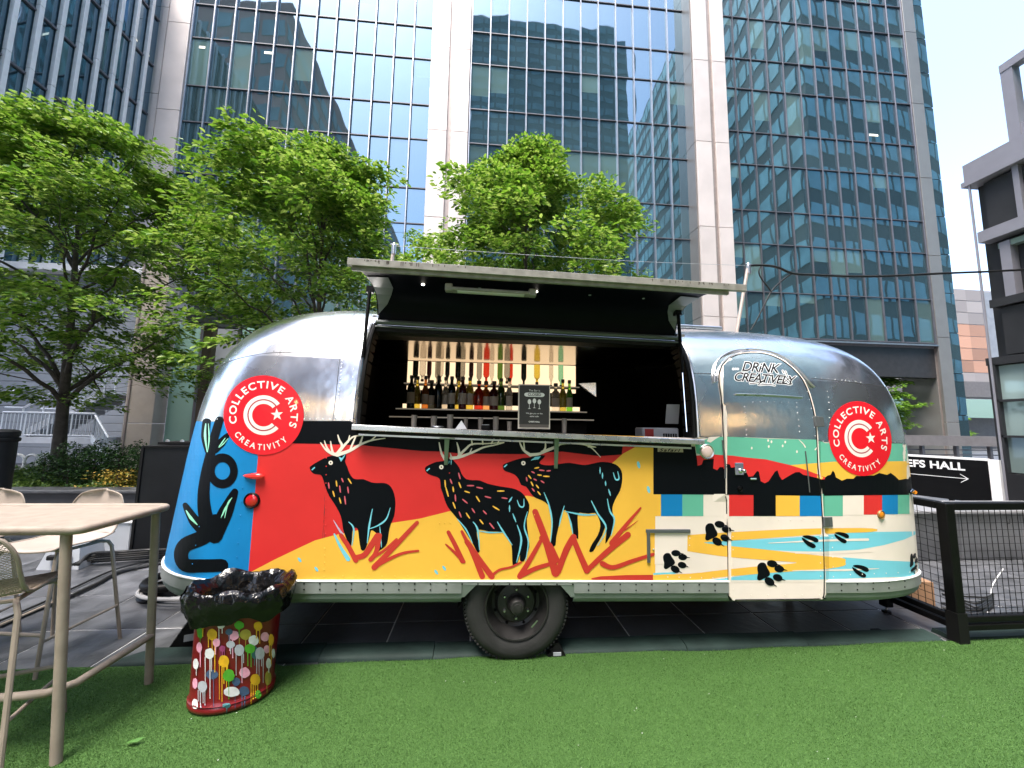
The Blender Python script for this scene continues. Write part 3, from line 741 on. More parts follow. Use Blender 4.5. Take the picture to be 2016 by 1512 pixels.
# ------------------------------------------------------------------ artwork tools: shapes are vinyl sheets laid on the skin
def Z2(l): return [(320 + x / 3.78, 800 + y / 3.78) for x, y in l]
def Z3(l): return [(580 + x / 3.979, 820 + y / 3.979) for x, y in l]
def Z4(l): return [(880 + x / 3.979, 820 + y / 3.979) for x, y in l]
def Z5(l): return [(1240 + x / 3.78, 820 + y / 3.78) for x, y in l]
def Z6(l): return [(1600 + x / 3.15, 820 + y / 3.15) for x, y in l]
def Z8(l): return [(1290 + x / 3.953, 640 + y / 3.953) for x, y in l]
def ZL_(l): return [(400 + x / 4.725, 600 + y / 4.725) for x, y in l]
def smooth_loop(pts, n=3):
    out = []; m = len(pts)
    for i in range(m):
        a, b, c_, d = [Vector((*pts[(i + q) % m], 0)) for q in (-1, 0, 1, 2)]
        for k in range(n):
            t = k / n; q = .5 * ((2 * b) + (c_ - a) * t + (2 * a - 5 * b + 4 * c_ - d) * t * t + (3 * b - a - 3 * c_ + d) * t ** 3); out.append((q.x, q.y))
    return out
def smooth_line(pts, n=5):
    out = []; m = len(pts)
    for i in range(m - 1):
        a, b, c_, d = [Vector((*pts[min(max(i + q, 0), m - 1)], 0)) for q in (-1, 0, 1, 2)]
        for k in range(n):
            t = k / n; q = .5 * ((2 * b) + (c_ - a) * t + (2 * a - 5 * b + 4 * c_ - d) * t * t + (3 * b - a - 3 * c_ + d) * t ** 3); out.append((q.x, q.y))
    out.append(tuple(pts[-1])); return out
class Art:
    """2D shapes in picture space collected for one print, then laid onto the skin"""
    def __init__(s): s.sh = []; s.sub = 0
    def poly(s, pts, smooth=0, holes=()):
        if smooth: pts = smooth_loop(pts, smooth)
        loops = [[Vector((x, y, 0)) for x, y in pts]] + [[Vector((x, y, 0)) for x, y in h] for h in holes]
        tris = tessellate_polygon(loops); v = [(q.x, q.y) for l in loops for q in l]; s.sh.append((v, [tuple(t) for t in tris])); return s
    def raw(s, v, f): s.sh.append((list(v), list(f))); return s
    def stroke(s, pts, w0, w1=None, mid=None, smooth=5, cap=True):
        """tapering brush stroke, widths in picture pixels (full width)"""
        w1 = w0 if w1 is None else w1; P = smooth_line(pts, smooth) if smooth and len(pts) > 2 else pts
        if len(P) == 2: P = [(P[0][0] + (P[1][0] - P[0][0]) * k / 6, P[0][1] + (P[1][1] - P[0][1]) * k / 6) for k in range(7)]
        n = len(P); v = []; L = []; Rr = []
        for i in range(n):
            a = Vector(P[max(i - 1, 0)]); b = Vector(P[min(i + 1, n - 1)]); d = (b - a); d = d.normalized() if d.length > 1e-6 else Vector((1, 0))
            nn = Vector((-d.y, d.x)); u = i / (n - 1); ww = (w0 + (w1 - w0) * u) if mid is None else (w0 + (mid - w0) * u * 2 if u < .5 else mid + (w1 - mid) * (u - .5) * 2)
            q = Vector(P[i]); L.append(q + nn * ww / 2); Rr.append(q - nn * ww / 2)
            if i == 0: d0, wa = d, ww
            if i == n - 1: d1, wb_ = d, ww
        v = L + Rr; f = [(i, i + 1, n + i + 1, n + i) for i in range(n - 1)]
        if cap:
            for (q, d, ww, ia, ib, sg) in ((Vector(P[0]), d0, wa, 0, n, -1), (Vector(P[-1]), d1, wb_, n - 1, 2 * n - 1, 1)):
                if ww < 1.0: continue
                nn = Vector((-d.y, d.x)); base = len(v); m = 5
                for k in range(1, m): a_ = PI * k / m; v.append(q + nn * math.cos(a_) * ww / 2 + d * sg * math.sin(a_) * ww / 2)
                f.append(tuple([ia] + list(range(base, base + m - 1)) + [ib]))
        s.sh.append(([(q[0], q[1]) for q in v], f)); return s
    def ell(s, c, rx, ry, n=24, rot=0.0):
        cr_, sr_ = math.cos(rot), math.sin(rot)
        s.sh.append(([(c[0] + rx * math.cos(a) * cr_ - ry * math.sin(a) * sr_, c[1] + rx * math.cos(a) * sr_ + ry * math.sin(a) * cr_) for a in [2 * PI * k / n for k in range(n)]], [tuple(range(n))])); return s
    def lay(s, name, m, layer, parent=None, thick=None, sub=.00012, split=False):
        mb = MB()
        for i, (v, f) in enumerate(s.sh):
            bm = bmesh.new(); bv = [bm.verts.new((x, y, 0)) for x, y in v]
            for q in f:
                try: bm.faces.new([bv[k] for k in q])
                except ValueError: pass
            xs_ = [q[0] for q in v]; ys_ = [q[1] for q in v]; x0, x1, y0, y1 = min(xs_), max(xs_), min(ys_), max(ys_)
            edge = x0 < 640 or x1 > 1540 or y0 < 830
            st = 8.0 if edge else 26.0
            if x1 - x0 > st:
                for k in range(int(x0 // st) + 1, int(x1 // st) + 1): bmesh.ops.bisect_plane(bm, geom=bm.verts[:] + bm.edges[:] + bm.faces[:], dist=1e-4, plane_co=(k * st, 0, 0), plane_no=(1, 0, 0))
            if y1 - y0 > st:
                for k in range(int(y0 // st) + 1, int(y1 // st) + 1): bmesh.ops.bisect_plane(bm, geom=bm.verts[:] + bm.edges[:] + bm.faces[:], dist=1e-4, plane_co=(0, k * st, 0), plane_no=(0, 1, 0))
            bm.verts.ensure_lookup_table(); bm.verts.index_update()
            off = .0009 + .0005 * layer + sub * .5 * i; P = [surf(q.co.x, q.co.y, off) for q in bm.verts]
            if any(p_ is None for p_ in P): bm.free(); continue
            F = [tuple(q.index for q in ff_.verts) for ff_ in bm.faces]
            if thick:
                be = [(e_.verts[0].index, e_.verts[1].index) for e_ in bm.edges if len(e_.link_faces) == 1]
                n0 = len(P); B_ = [surf(q.co.x, q.co.y, .0004) for q in bm.verts]; P = P + B_; F += [(a, b, b + n0, a + n0) for a, b in be]
            bm.free(); mb.add(P, F)
            if split: mb.build(name, m, parent or TL); mb = MB()
        if split: return None
        o = mb.build(name, m, parent or TL)
        return o
# ------------------------------------------------------------------ door leaf (proud of the skin, so artwork runs over it)
dl = Z8([(541, 1330), (538, 1100), (533, 890), (525, 700), (515, 560), (500, 470), (497, 390), (520, 320), (565, 270), (640, 232), (730, 218), (820, 220), (910, 240), (1000, 285), (1085, 355), (1150, 435), (1195, 540), (1225, 650), (1246, 760), (1255, 890)]) + [(1610, 920), (1616, 980), (1620, 1050), (1622, 1120), (1622, 1168), (1619, 1176), (1612, 1179), (1450, 1181), (1440, 1180), (1434, 1172), (1433, 1120), (1432, 1050), (1430, 985)]
A_d = Art().poly(dl); door = A_d.lay('door', M['m_cream'], 31, thick=True)
gv2 = list(gv); gf2 = list(gf); n0 = len(gv2); off0 = TL.location
gv2 += [Vector(v.co) + off0 for v in door.data.vertices]; gf2 += [tuple(i + n0 for i in p_.vertices) for p_ in door.data.polygons]
CURB = BVHTree.FromPolygons(gv2, gf2)
up = Z8([(533, 890), (525, 700), (515, 560), (500, 470), (497, 390), (520, 320), (565, 270), (640, 232), (730, 218), (820, 220), (910, 240), (1000, 285), (1085, 355), (1150, 435), (1195, 540), (1225, 650), (1246, 760), (1255, 892), (900, 880), (700, 872)])
Art().poly(up).lay('door_upper_skin', M['alu'], 0.2, door)

# ------------------------------------------------------------------ mural
Art().poly([(300, 826), (385, 831), (500, 829), (560, 829), (540, 860), (508, 900), (489, 1128), (489, 1142), (400, 1141), (340, 1136), (300, 1120)]).lay('blue_field', M['m_blue'], 0)
hill = Z3([(-362, 1228), (-160, 1122), (0, 1045), (160, 970), (310, 930), (770, 832), (980, 800), (1220, 740)]) + Z4([(120, 690), (400, 640), (630, 620), (720, 640), (900, 560), (1180, 470), (1250, 400), (1300, 360), (1380, 290), (1500, 225)]) + [(1290, 872)]
Art().poly([(500, 870), (560, 868), (640, 870), (760, 872), (1260, 872)] + hill[::-1] + [(489, 1128), (508, 900)]).lay('red_field', M['m_red'], 0)
Art().poly(hill + [(1290, 1145), (489, 1145)]).lay('yellow_field', M['m_yellow'], .3)
Art().poly([(545, 829), (690, 829), (720, 846), (1226, 866), (1226, 879), (1224, 895), (1180, 898), (1106, 889), (1028, 894), (905, 893), (871, 889), (831, 888), (758, 881), (717, 877), (632, 874), (574, 873), (540, 872)]).lay('black_band', M['m_black'], 1)
# right hand composition
Art().poly([(1286, 1012), (1430, 1012), (1610, 1012), (1830, 1008), (1830, 1140), (1780, 1142), (1610, 1146), (1430, 1146), (1286, 1143)]).lay('cream_field', M['m_cream'], .2)
Art().poly(Z8([(310, 925), (360, 900), (420, 880), (535, 868), (700, 874), (890, 885), (1255, 892), (1320, 918), (1700, 922), (2040, 920), (2040, 1080), (1975, 1075), (1400, 1075), (1050, 1100), (700, 1040), (460, 1020), (320, 1000)])).lay('green_band', M['m_green'], .5)
Art().poly(Z8([(400, 905), (418, 870), (505, 866), (470, 885), (430, 915)])).lay('cream_corner', M['m_cream'], 1)
Art().poly(Z8([(1040, 1090), (1170, 1080), (1400, 1062), (1620, 1062), (1850, 1060), (2040, 1058), (2040, 1240), (1300, 1240), (1200, 1180), (1040, 1120)])).lay('yellow_band', M['m_yellow'], 1)
Art().poly(Z8([(320, 1015), (455, 1008), (600, 1016), (700, 1030), (860, 1045), (1050, 1090), (1180, 1130), (1330, 1188), (1340, 1240), (320, 1240)])).lay('red_band', M['m_red'], 2)
jag = Z8([(328, 1095), (360, 1085), (372, 1050), (455, 1040), (450, 1115), (480, 1130), (500, 1105), (530, 1105), (555, 1080), (580, 1085), (590, 1110), (640, 1100), (700, 1130), (725, 1180), (760, 1175), (790, 1135), (805, 1140), (820, 1215), (850, 1230), (880, 1215), (930, 1140), (950, 1130), (965, 1175), (985, 1205), (1010, 1190), (1060, 1160), (1090, 1145), (1120, 1143), (1150, 1165), (1210, 1178), (1300, 1200), (1340, 1170), (1362, 1165), (1380, 1130), (1395, 1150), (1405, 1185), (1450, 1210), (1490, 1195), (1540, 1195), (1560, 1175), (1700, 1170), (1740, 1150), (1800, 1165), (1830, 1150), (1870, 1180), (1895, 1205), (1950, 1195), (1965, 1200), (1975, 1180), (2060, 1175)])
Art().poly([(1286, 877), (1368, 879), (1372, 905)] + jag + [(1830, 970), (1787, 974), (1610, 976), (1430, 974), (1286, 973)]).lay('black_treeline', M['m_black'], 3)
cells = [(1286, 1301, 'm_yellow'), (1301, 1343, 'm_blue'), (1343, 1384.5, 'm_green'), (1384.5, 1429, 'm_cream'), (1435, 1483, 'm_red'), (1483, 1527, 'm_black'), (1527, 1574, 'm_yellow'), (1574, 1617, 'm_blue'), (1617, 1659, 'm_green'), (1659, 1700, 'm_cream'), (1700, 1736, 'm_red'), (1736, 1767, 'm_blue'), (1767, 1790, 'm_green'), (1790, 1830, 'm_cream')]
for a, b, c_ in cells:
    yt = 972.5 if a < 1650 else 971; yb = 1016 if a < 1650 else 1014 - (a - 1650) * .02
    Art().poly([(a, yt), (b, yt), (b, yb), (a, yb)]).lay('colour_square', M[c_], 2)
riv = [(1320, 1064), (1325, 1058), (1359, 1053), (1433, 1048), (1526, 1043), (1617, 1040), (1717, 1040), (1717, 1047), (1640, 1050), (1526, 1058), (1440, 1064), (1385, 1068), (1430, 1074), (1500, 1081), (1560, 1088), (1617, 1094), (1660, 1099), (1664, 1106), (1660, 1114), (1617, 1121), (1526, 1127), (1430, 1135), (1380, 1141), (1286, 1143), (1286, 1132), (1360, 1129), (1430, 1121), (1500, 1114), (1569, 1108), (1526, 1104), (1430, 1096), (1360, 1086), (1326, 1080)]
Art().poly([(1383, 1068), (1430, 1065), (1526, 1060), (1618, 1054), (1680, 1047), (1740, 1047), (1802, 1046), (1802, 1052), (1780, 1062), (1740, 1073), (1690, 1082), (1618, 1086), (1560, 1085), (1500, 1082), (1430, 1075)]).poly([(1286, 1128), (1330, 1126), (1330, 1131), (1286, 1135)]).poly([(1400, 1142), (1526, 1124), (1617, 1118), (1660, 1097), (1733, 1103), (1825, 1107), (1825, 1134), (1700, 1138), (1600, 1141), (1500, 1142)]).lay('cyan_river', M['m_cyan'], 1, split=True)
Art().poly(riv, smooth=3).lay('yellow_river', M['m_yellow'], 2)
Art().stroke([(1512, 1069), (1620, 1064), (1708, 1062)], 1, 5, 4).stroke([(1565, 1089), (1640, 1088), (1720, 1085)], 1, 2, 4).stroke([(1560, 1123), (1660, 1122), (1730, 1119)], 1, 1, 4).lay('cream_streak', M['m_cream'], 3, split=True)
def paw(cx, cy, s, rot, sx=1.0):
    A = Art(); c_, s_ = math.cos(rot), math.sin(rot)
    def T(x, y): return (cx + (x * c_ - y * s_) * s * sx, cy + (x * s_ + y * c_) * s)
    A.poly([T(*q) for q in ((-.80, -.45), (-.58, -.64), (-.28, -.60), (-.12, -.30), (.06, -.02), (.08, .20), (-.10, .36), (-.34, .48), (-.62, .62), (-.80, .50), (-.76, .12), (-.82, -.15))], 3)
    for (x, y, a, b, r_) in ((.20, -.60, .37, .25, .12), (.72, -.26, .35, .25, .12), (.64, .36, .35, .25, .30), (.08, .66, .38, .27, .55)):
        q = T(x, y); A.ell(q, a * s * sx, b * s, 16, rot + r_)
        p0 = T(x + a * .85 * math.cos(r_), y + a * .85 * math.sin(r_)); p1 = T(x + a * 1.6 * math.cos(r_), y + a * 1.6 * math.sin(r_)); A.stroke([p0, p1], .10 * s, .04 * s)
    A.lay('paw_print', M['m_black'], 4)
paw(1410, 1048, 27, .05); paw(1326, 1104, 25, -.05); paw(1513, 1126, 28, .05); paw(1797, 1106, 22, .2, .35)
for hx, hy, s, r_ in ((1595, 1065, 17, .45), (1657, 1057, 15, .45), (1694, 1123, 17, .45)):
    A = Art()
    for sg in (-1, 1): A.poly([(hx + (x * math.cos(r_) - y * sg * math.sin(r_)) * s, hy + (x * math.sin(r_) + y * sg * math.cos(r_)) * s) for x, y in ((-1.05, .06), (-.7, .4), (0, .62), (.6, .62), (.85, .35), (.6, .12), (0, .12))], 3)
    A.lay('hoof_print', M['m_black'], 4)
A = Art()
for x, y in Z8([(750, 957), (877, 898), (903, 908), (882, 945), (1010, 910), (990, 940), (1101, 985)]): A.ell((x, y), 1.7, 2.7, 10)
A.stroke(Z8([(1115, 890), (1150, 925), (1166, 950)]), 1, 2.5).stroke(Z8([(1275, 922), (1262, 945), (1243, 970)]), 1, 2.5).lay('white_splash', M['m_cream'], 2)

# deer
d1 = [(120, 405), (125, 390), (170, 360), (225, 330), (285, 308), (345, 305), (375, 292), (402, 285), (402, 330), (395, 350), (412, 390), (430, 440), (455, 480), (490, 492), (540, 490), (600, 515), (650, 520), (700, 520), (740, 535), (770, 575), (788, 640), (790, 700), (780, 780), (755, 840), (740, 900), (730, 970), (715, 1010), (680, 1040), (640, 1058), (650, 1000), (650, 930), (625, 900), (600, 890), (590, 930), (570, 1000), (548, 1045), (520, 1040), (505, 950), (495, 880), (470, 870), (455, 890), (450, 960), (440, 1020), (420, 990), (400, 940), (380, 880), (370, 810), (350, 750), (310, 680), (270, 620), (245, 560), (230, 510), (215, 470), (200, 455), (160, 450), (135, 435)]
K = 1193.7
z34 = lambda l: [(x + K, y) for x, y in l]
d2 = [(1020, 405), (1050, 380), (1110, 355), (1170, 348), (1215, 322), (1230, 330), (1260, 360), (1290, 400), (1310, 450), (1345, 490), (1400, 498), (1450, 500), (1510, 525), (1600, 545)] + z34([(477, 556), (540, 570), (590, 600), (620, 640), (645, 690), (640, 750), (625, 800), (630, 880), (640, 960), (645, 1020), (625, 1080), (600, 1135), (570, 1125), (572, 1080), (545, 1165), (515, 1165), (510, 1090), (505, 1010), (480, 960), (430, 905), (330, 900), (245, 885), (235, 930), (250, 990), (258, 1050), (240, 1065), (210, 1010), (180, 960), (130, 880), (80, 800), (30, 740)]) + [(1195, 700), (1175, 650), (1160, 600), (1145, 560), (1140, 500), (1120, 475), (1070, 460), (1035, 440)]
d3 = [(437, 385), (455, 368), (520, 345), (590, 325), (650, 320), (690, 305), (770, 305), (735, 345), (725, 365), (760, 380), (830, 380), (900, 368), (960, 362), (1020, 372), (1080, 380), (1140, 368), (1200, 356), (1260, 358), (1320, 375), (1355, 405), (1372, 450), (1370, 520), (1355, 580), (1330, 625), (1300, 690), (1295, 740), (1305, 800), (1300, 860), (1285, 920), (1265, 960), (1240, 995), (1245, 930), (1248, 885), (1240, 860), (1215, 930), (1175, 1000), (1145, 1055), (1112, 1055), (1140, 990), (1180, 930), (1200, 860), (1190, 800), (1160, 755), (1110, 760), (1060, 755), (1025, 760), (1025, 850), (1028, 960), (990, 920), (975, 870), (955, 790), (930, 735), (910, 740), (890, 800), (870, 880), (855, 950), (850, 1005), (825, 1020), (805, 1005), (815, 920), (822, 830), (815, 760), (790, 690), (740, 655), (690, 635), (655, 600), (620, 550), (580, 535), (560, 490), (530, 455), (480, 435), (445, 420)]
f_ = 1 / 3.979
def deer(outl, zc, antl, cyan, dash_y, dash_p, eye, nose, ear):
    A = Art().poly(zc(outl), 2); body = A.lay('deer_print', M['m_black'], 3)
    A = Art()
    for st, w0, w1 in antl: A.stroke(zc(st), w0 * f_, w1 * f_)
    A.lay('antlers', M['m_bone'], 4, body)
    A = Art()
    for st, w_ in cyan: A.stroke(zc(st), w_ * .35 * f_, w_ * .35 * f_, w_ * f_)
    if ear: A.poly(zc(ear))
    A.stroke(zc([(nose[0] - 9, nose[1] + 8), (nose[0] + 9, nose[1] - 8)]), 10 * f_)
    A.lay('cyan_line', M['m_cyan'], 4, body, split=True)
    for nm, dl_, mm in (('yellow_dashes', dash_y, 'm_yellow'), ('pink_dashes', dash_p, 'm_pink')):
        if not dl_: continue
        A = Art()
        for x, y, a, ln in dl_:
            dx, dy = ln / 2 * math.cos(a), ln / 2 * math.sin(a); A.stroke(zc([(x - dx, y - dy), (x + dx, y + dy)]), 8 * f_, 8 * f_, 12 * f_)
        A.lay(nm, M[mm], 4, body)
    e = zc([eye])[0]; Art().ell(e, 17 * f_, 17 * f_, 18).lay('eye', M['m_bone'], 4, body); Art().ell(e, 6 * f_, 6 * f_, 12).lay('pupil', M['m_black'], 5, body)
    return body
V = 1.45
deer(d1, Z3, [([(340, 300), (290, 288), (245, 258), (205, 205)], 30, 8), ([(275, 278), (250, 235), (235, 190)], 20, 7), ([(300, 288), (290, 240), (283, 195)], 22, 8), ([(330, 298), (372, 235), (352, 185), (340, 145)], 28, 8), ([(335, 300), (430, 268), (520, 218), (600, 188), (710, 170)], 30, 6), ([(360, 262), (405, 210), (470, 155), (600, 148)], 24, 6), ([(440, 250), (480, 155)], 16, 12), ([(515, 215), (535, 150)], 18, 10), ([(600, 188), (650, 142)], 14, 6), ([(420, 200), (432, 150)], 14, 8)],
     [([(610, 725), (585, 860), (570, 990)], 15), ([(750, 715), (720, 800), (660, 850), (590, 878)], 14), ([(425, 825), (465, 880), (450, 1010)], 14), ([(668, 860), (675, 940), (682, 1025)], 11)],
     [(330, 525, V, 40), (433, 505, 1.0, 42), (307, 605, 1.3, 42), (358, 658, 1.3, 42)], [(269, 540, V, 42), (376, 498, 1.2, 28), (357, 568, V, 48), (420, 575, V, 46), (397, 655, V, 60)], (284, 362), (148, 408), [(402, 290), (390, 318), (365, 355), (345, 315), (372, 325)])
deer(d2, Z3, [([(1180, 335), (1150, 285), (1133, 205)], 26, 8), ([(1225, 325), (1290, 318), (1390, 282), (1480, 242), (1560, 225), (1640, 205)], 26, 6), ([(1292, 308), (1285, 255), (1272, 205)], 24, 8), ([(1285, 308), (1340, 255), (1390, 217), (1510, 212), (1640, 203)], 22, 6), ([(1392, 220), (1385, 175)], 14, 7), ([(1475, 215), (1470, 175)], 14, 7), ([(1540, 212), (1562, 176)], 13, 6), ([(1370, 290), (1388, 250)], 13, 6), ([(1590, 208), (1610, 178)], 12, 6), ([(1230, 330), (1220, 290)], 16, 8)],
     [(z34([(205, 825), (240, 885), (255, 1045)]), 15), (z34([(245, 895), (340, 908), (440, 905)]), 12), (z34([(395, 825), (440, 900), (510, 1005)]), 14), (z34([(550, 850), (582, 970), (545, 1140)]), 16), (z34([(630, 745), (605, 860), (637, 980), (615, 1130)]), 13), (z34([(510, 630), (485, 670)]), 14), (z34([(490, 695), (490, 745)]), 13), (z34([(515, 760), (540, 825)]), 13), (z34([(550, 655), (570, 702), (600, 702), (602, 645)]), 13), (z34([(80, 800), (150, 885), (200, 990)]), 12), ([(1212, 345), (1206, 370)], 8), ([(1228, 335), (1226, 378)], 8)],
     [(1180, 525, 1.5, 50), (1195, 590, 1.3, 70), (1243, 570, 1.45, 36), (1295, 537, 1.2, 42), (1250, 695, 1.2, 48), (1352, 590, .3, 38), (1436, 645, 1.0, 46), (1358, 776, 1.0, 46), (1578, 717, .55, 56), (1615, 583, 0, 50), (1464, 824, .9, 40)],
     [(1291, 465, 1.3, 46), (1226, 508, 1.2, 36), (1260, 637, 1.5, 48), (1335, 663, .7, 46), (1378, 541, 0, 50), (1450, 558, .2, 44), (1514, 631, .25, 44), (1400, 736, 1.0, 36), (1297, 767, 1.2, 44), (1490, 750, .8, 34), (1545, 856, .9, 52), (1645, 639, .15, 40)], (1150, 396), (1047, 415), None)
deer(d3, Z4, [([(655, 302), (605, 268), (580, 228), (566, 190)], 24, 8), ([(606, 258), (600, 190)], 12, 10), ([(650, 300), (730, 290), (768, 250), (770, 195)], 26, 8), ([(745, 280), (850, 238), (900, 212), (1020, 212), (1120, 238), (1202, 318)], 26, 5), ([(1110, 232), (1165, 240)], 22, 6), ([(1000, 208), (1120, 205)], 14, 20)],
     [([(760, 595), (800, 700), (822, 830), (810, 985)], 15), ([(918, 700), (890, 800), (878, 860)], 12), ([(925, 742), (1060, 768), (1165, 768)], 16), ([(1130, 660), (1180, 760), (1246, 875), (1180, 1010)], 15), ([(1255, 645), (1275, 740), (1310, 805), (1285, 930)], 15), ([(945, 755), (970, 840), (985, 920)], 14), ([(1198, 395), (1198, 450)], 11), ([(1217, 440), (1217, 485)], 12), ([(1240, 505), (1243, 542)], 12), ([(1265, 570), (1280, 620)], 13), ([(1302, 440), (1320, 492), (1346, 486), (1336, 430)], 14)],
     [(703, 402, -.2, 30), (648, 473, .9, 30), (725, 458, .1, 28), (778, 468, .05, 44), (666, 527, 1.1, 34), (708, 548, .9, 28), (721, 600, .9, 32)], [(742, 421, .1, 36), (795, 425, -.1, 26), (674, 437, .5, 22), (624, 491, 1.4, 28), (690, 494, .5, 22), (748, 511, .6, 28), (675, 574, .9, 28)], (598, 365), (459, 385), [(655, 345), (690, 315), (735, 312), (715, 335), (680, 340)])
# brush grass
A = Art()
for st, w0, w1 in ([([(365, 930), (425, 1020), (480, 1125)], 34, 40), ([(470, 1105), (545, 1085), (600, 1010), (650, 935)], 40, 50), ([(595, 1120), (640, 1060), (665, 930)], 34, 40), ([(600, 1110), (700, 1050), (800, 960)], 22, 20), ([(625, 1180), (790, 1010), (960, 830)], 46, 30), ([(620, 1180), (820, 1078), (970, 1050)], 30, 16),
                    ([(1205, 905), (1260, 1010), (1315, 1130)], 30, 40), ([(1185, 1000), (1250, 1060), (1325, 1135)], 12, 30), ([(1310, 900), (1390, 1060), (1470, 1250)], 22, 46), ([(1350, 980), (1440, 1110), (1545, 1252)], 40, 46)]): A.stroke(Z3(st), w0 * f_, w1 * f_)
for st, w0, w1 in ([([(345, 1250), (410, 1200), (500, 1178), (580, 1140)], 22, 14), ([(570, 1250), (650, 1120), (735, 970)], 44, 30), ([(690, 745), (770, 960), (850, 1225)], 46, 62), ([(740, 950), (800, 1010), (850, 1120)], 40, 60), ([(570, 1250), (690, 1190), (800, 1155)], 40, 30), ([(870, 1212), (935, 1040), (990, 945)], 46, 52), ([(985, 945), (1040, 1080), (1095, 1205)], 40, 50), ([(1095, 1205), (1250, 1060), (1415, 925)], 38, 48), ([(1290, 990), (1400, 850), (1515, 715)], 44, 14), ([(1390, 890), (1495, 815)], 10, 4), ([(1215, 1150), (1300, 1180), (1450, 1130), (1612, 1078)], 42, 26)]): A.stroke(Z4(st), w0 * f_, w1 * f_)
A.poly(Z4([(1130, 1265), (1200, 1250), (1400, 1240), (1612, 1238), (1612, 1282), (1130, 1275)])); A.lay('brush_stroke', M['m_grass'], 5, split=True)
A = Art()
for (x, y) in Z3([(40, 1122), (172, 1195), (0, 1240), (1110, 1218), (1172, 1187), (-140, 1235)]): A.ell((x, y), 2.6, 5.6, 10, -.6)
for (x, y) in Z4([(1500, 378), (1578, 572)]): A.ell((x, y), 3, 7.5, 10, -.25)
A.stroke(Z3([(312, 920), (360, 1020), (420, 1115)]), 3, 9).lay('cyan_drop', M['m_cyan'], 2, split=True)
Art().stroke(Z3([(306, 812), (340, 870), (375, 922)]), 1, 5).lay('lavender_stroke', M['m_lav'], 2)
# vine on the blue field
A = Art()
A.stroke(Z2([(445, 1182), (300, 1186), (175, 1180), (140, 1105), (175, 1030), (300, 975), (360, 920), (390, 860)]), 95 / 3.78, 120 / 3.78)
A.stroke(Z2([(360, 940), (320, 800), (308, 660), (325, 500), (360, 350), (390, 220), (425, 105)]), 120 / 3.78, 60 / 3.78, 76 / 3.78)
A.stroke(Z2([(335, 340), (320, 230), (330, 118)]), 30 / 3.78, 62 / 3.78, 60 / 3.78); A.stroke(Z2([(395, 330), (440, 270), (485, 215)]), 40 / 3.78, 34 / 3.78, 62 / 3.78)
A.stroke(Z2([(330, 960), (240, 850), (172, 735)]), 70 / 3.78, 40 / 3.78, 84 / 3.78); A.stroke(Z2([(390, 960), (470, 790), (540, 635)]), 120 / 3.78, 50 / 3.78, 108 / 3.78)
ring = lambda cx, cy, r0, r1, n=40: ([(cx + r * math.cos(2 * PI * k / n), cy + r * math.sin(2 * PI * k / n)) for r in (r0, r1) for k in range(n)], [(k, (k + 1) % n, n + (k + 1) % n, n + k) for k in range(n)])
v_, fq = ring(0, 0, 1, .5); A.raw([(320 + (448 + x * 114) / 3.78, 800 + (480 + y * 130) / 3.78) for x, y in v_], fq)
vine = A.lay('vine_print', M['m_black'], 3)
A = Art()
for st, w0, mid, w1 in (([(325, 130), (320, 220), (335, 340)], 2, 5, 1), ([(345, 130), (350, 240), (338, 340)], 1, 3, 1), ([(470, 235), (445, 270), (420, 305)], 1, 2.5, 1), ([(490, 240), (455, 280), (425, 306)], 1, 2, 1), ([(180, 775), (215, 830), (262, 880)], 2, 6, 1.5), ([(520, 680), (490, 720), (465, 830)], 1, 3, 1), ([(518, 680), (470, 760), (438, 828)], 1, 4, 1)): A.stroke(Z2(st), w0, w1, mid)
A.lay('leaf_veins', M['m_mint'], 4, vine)

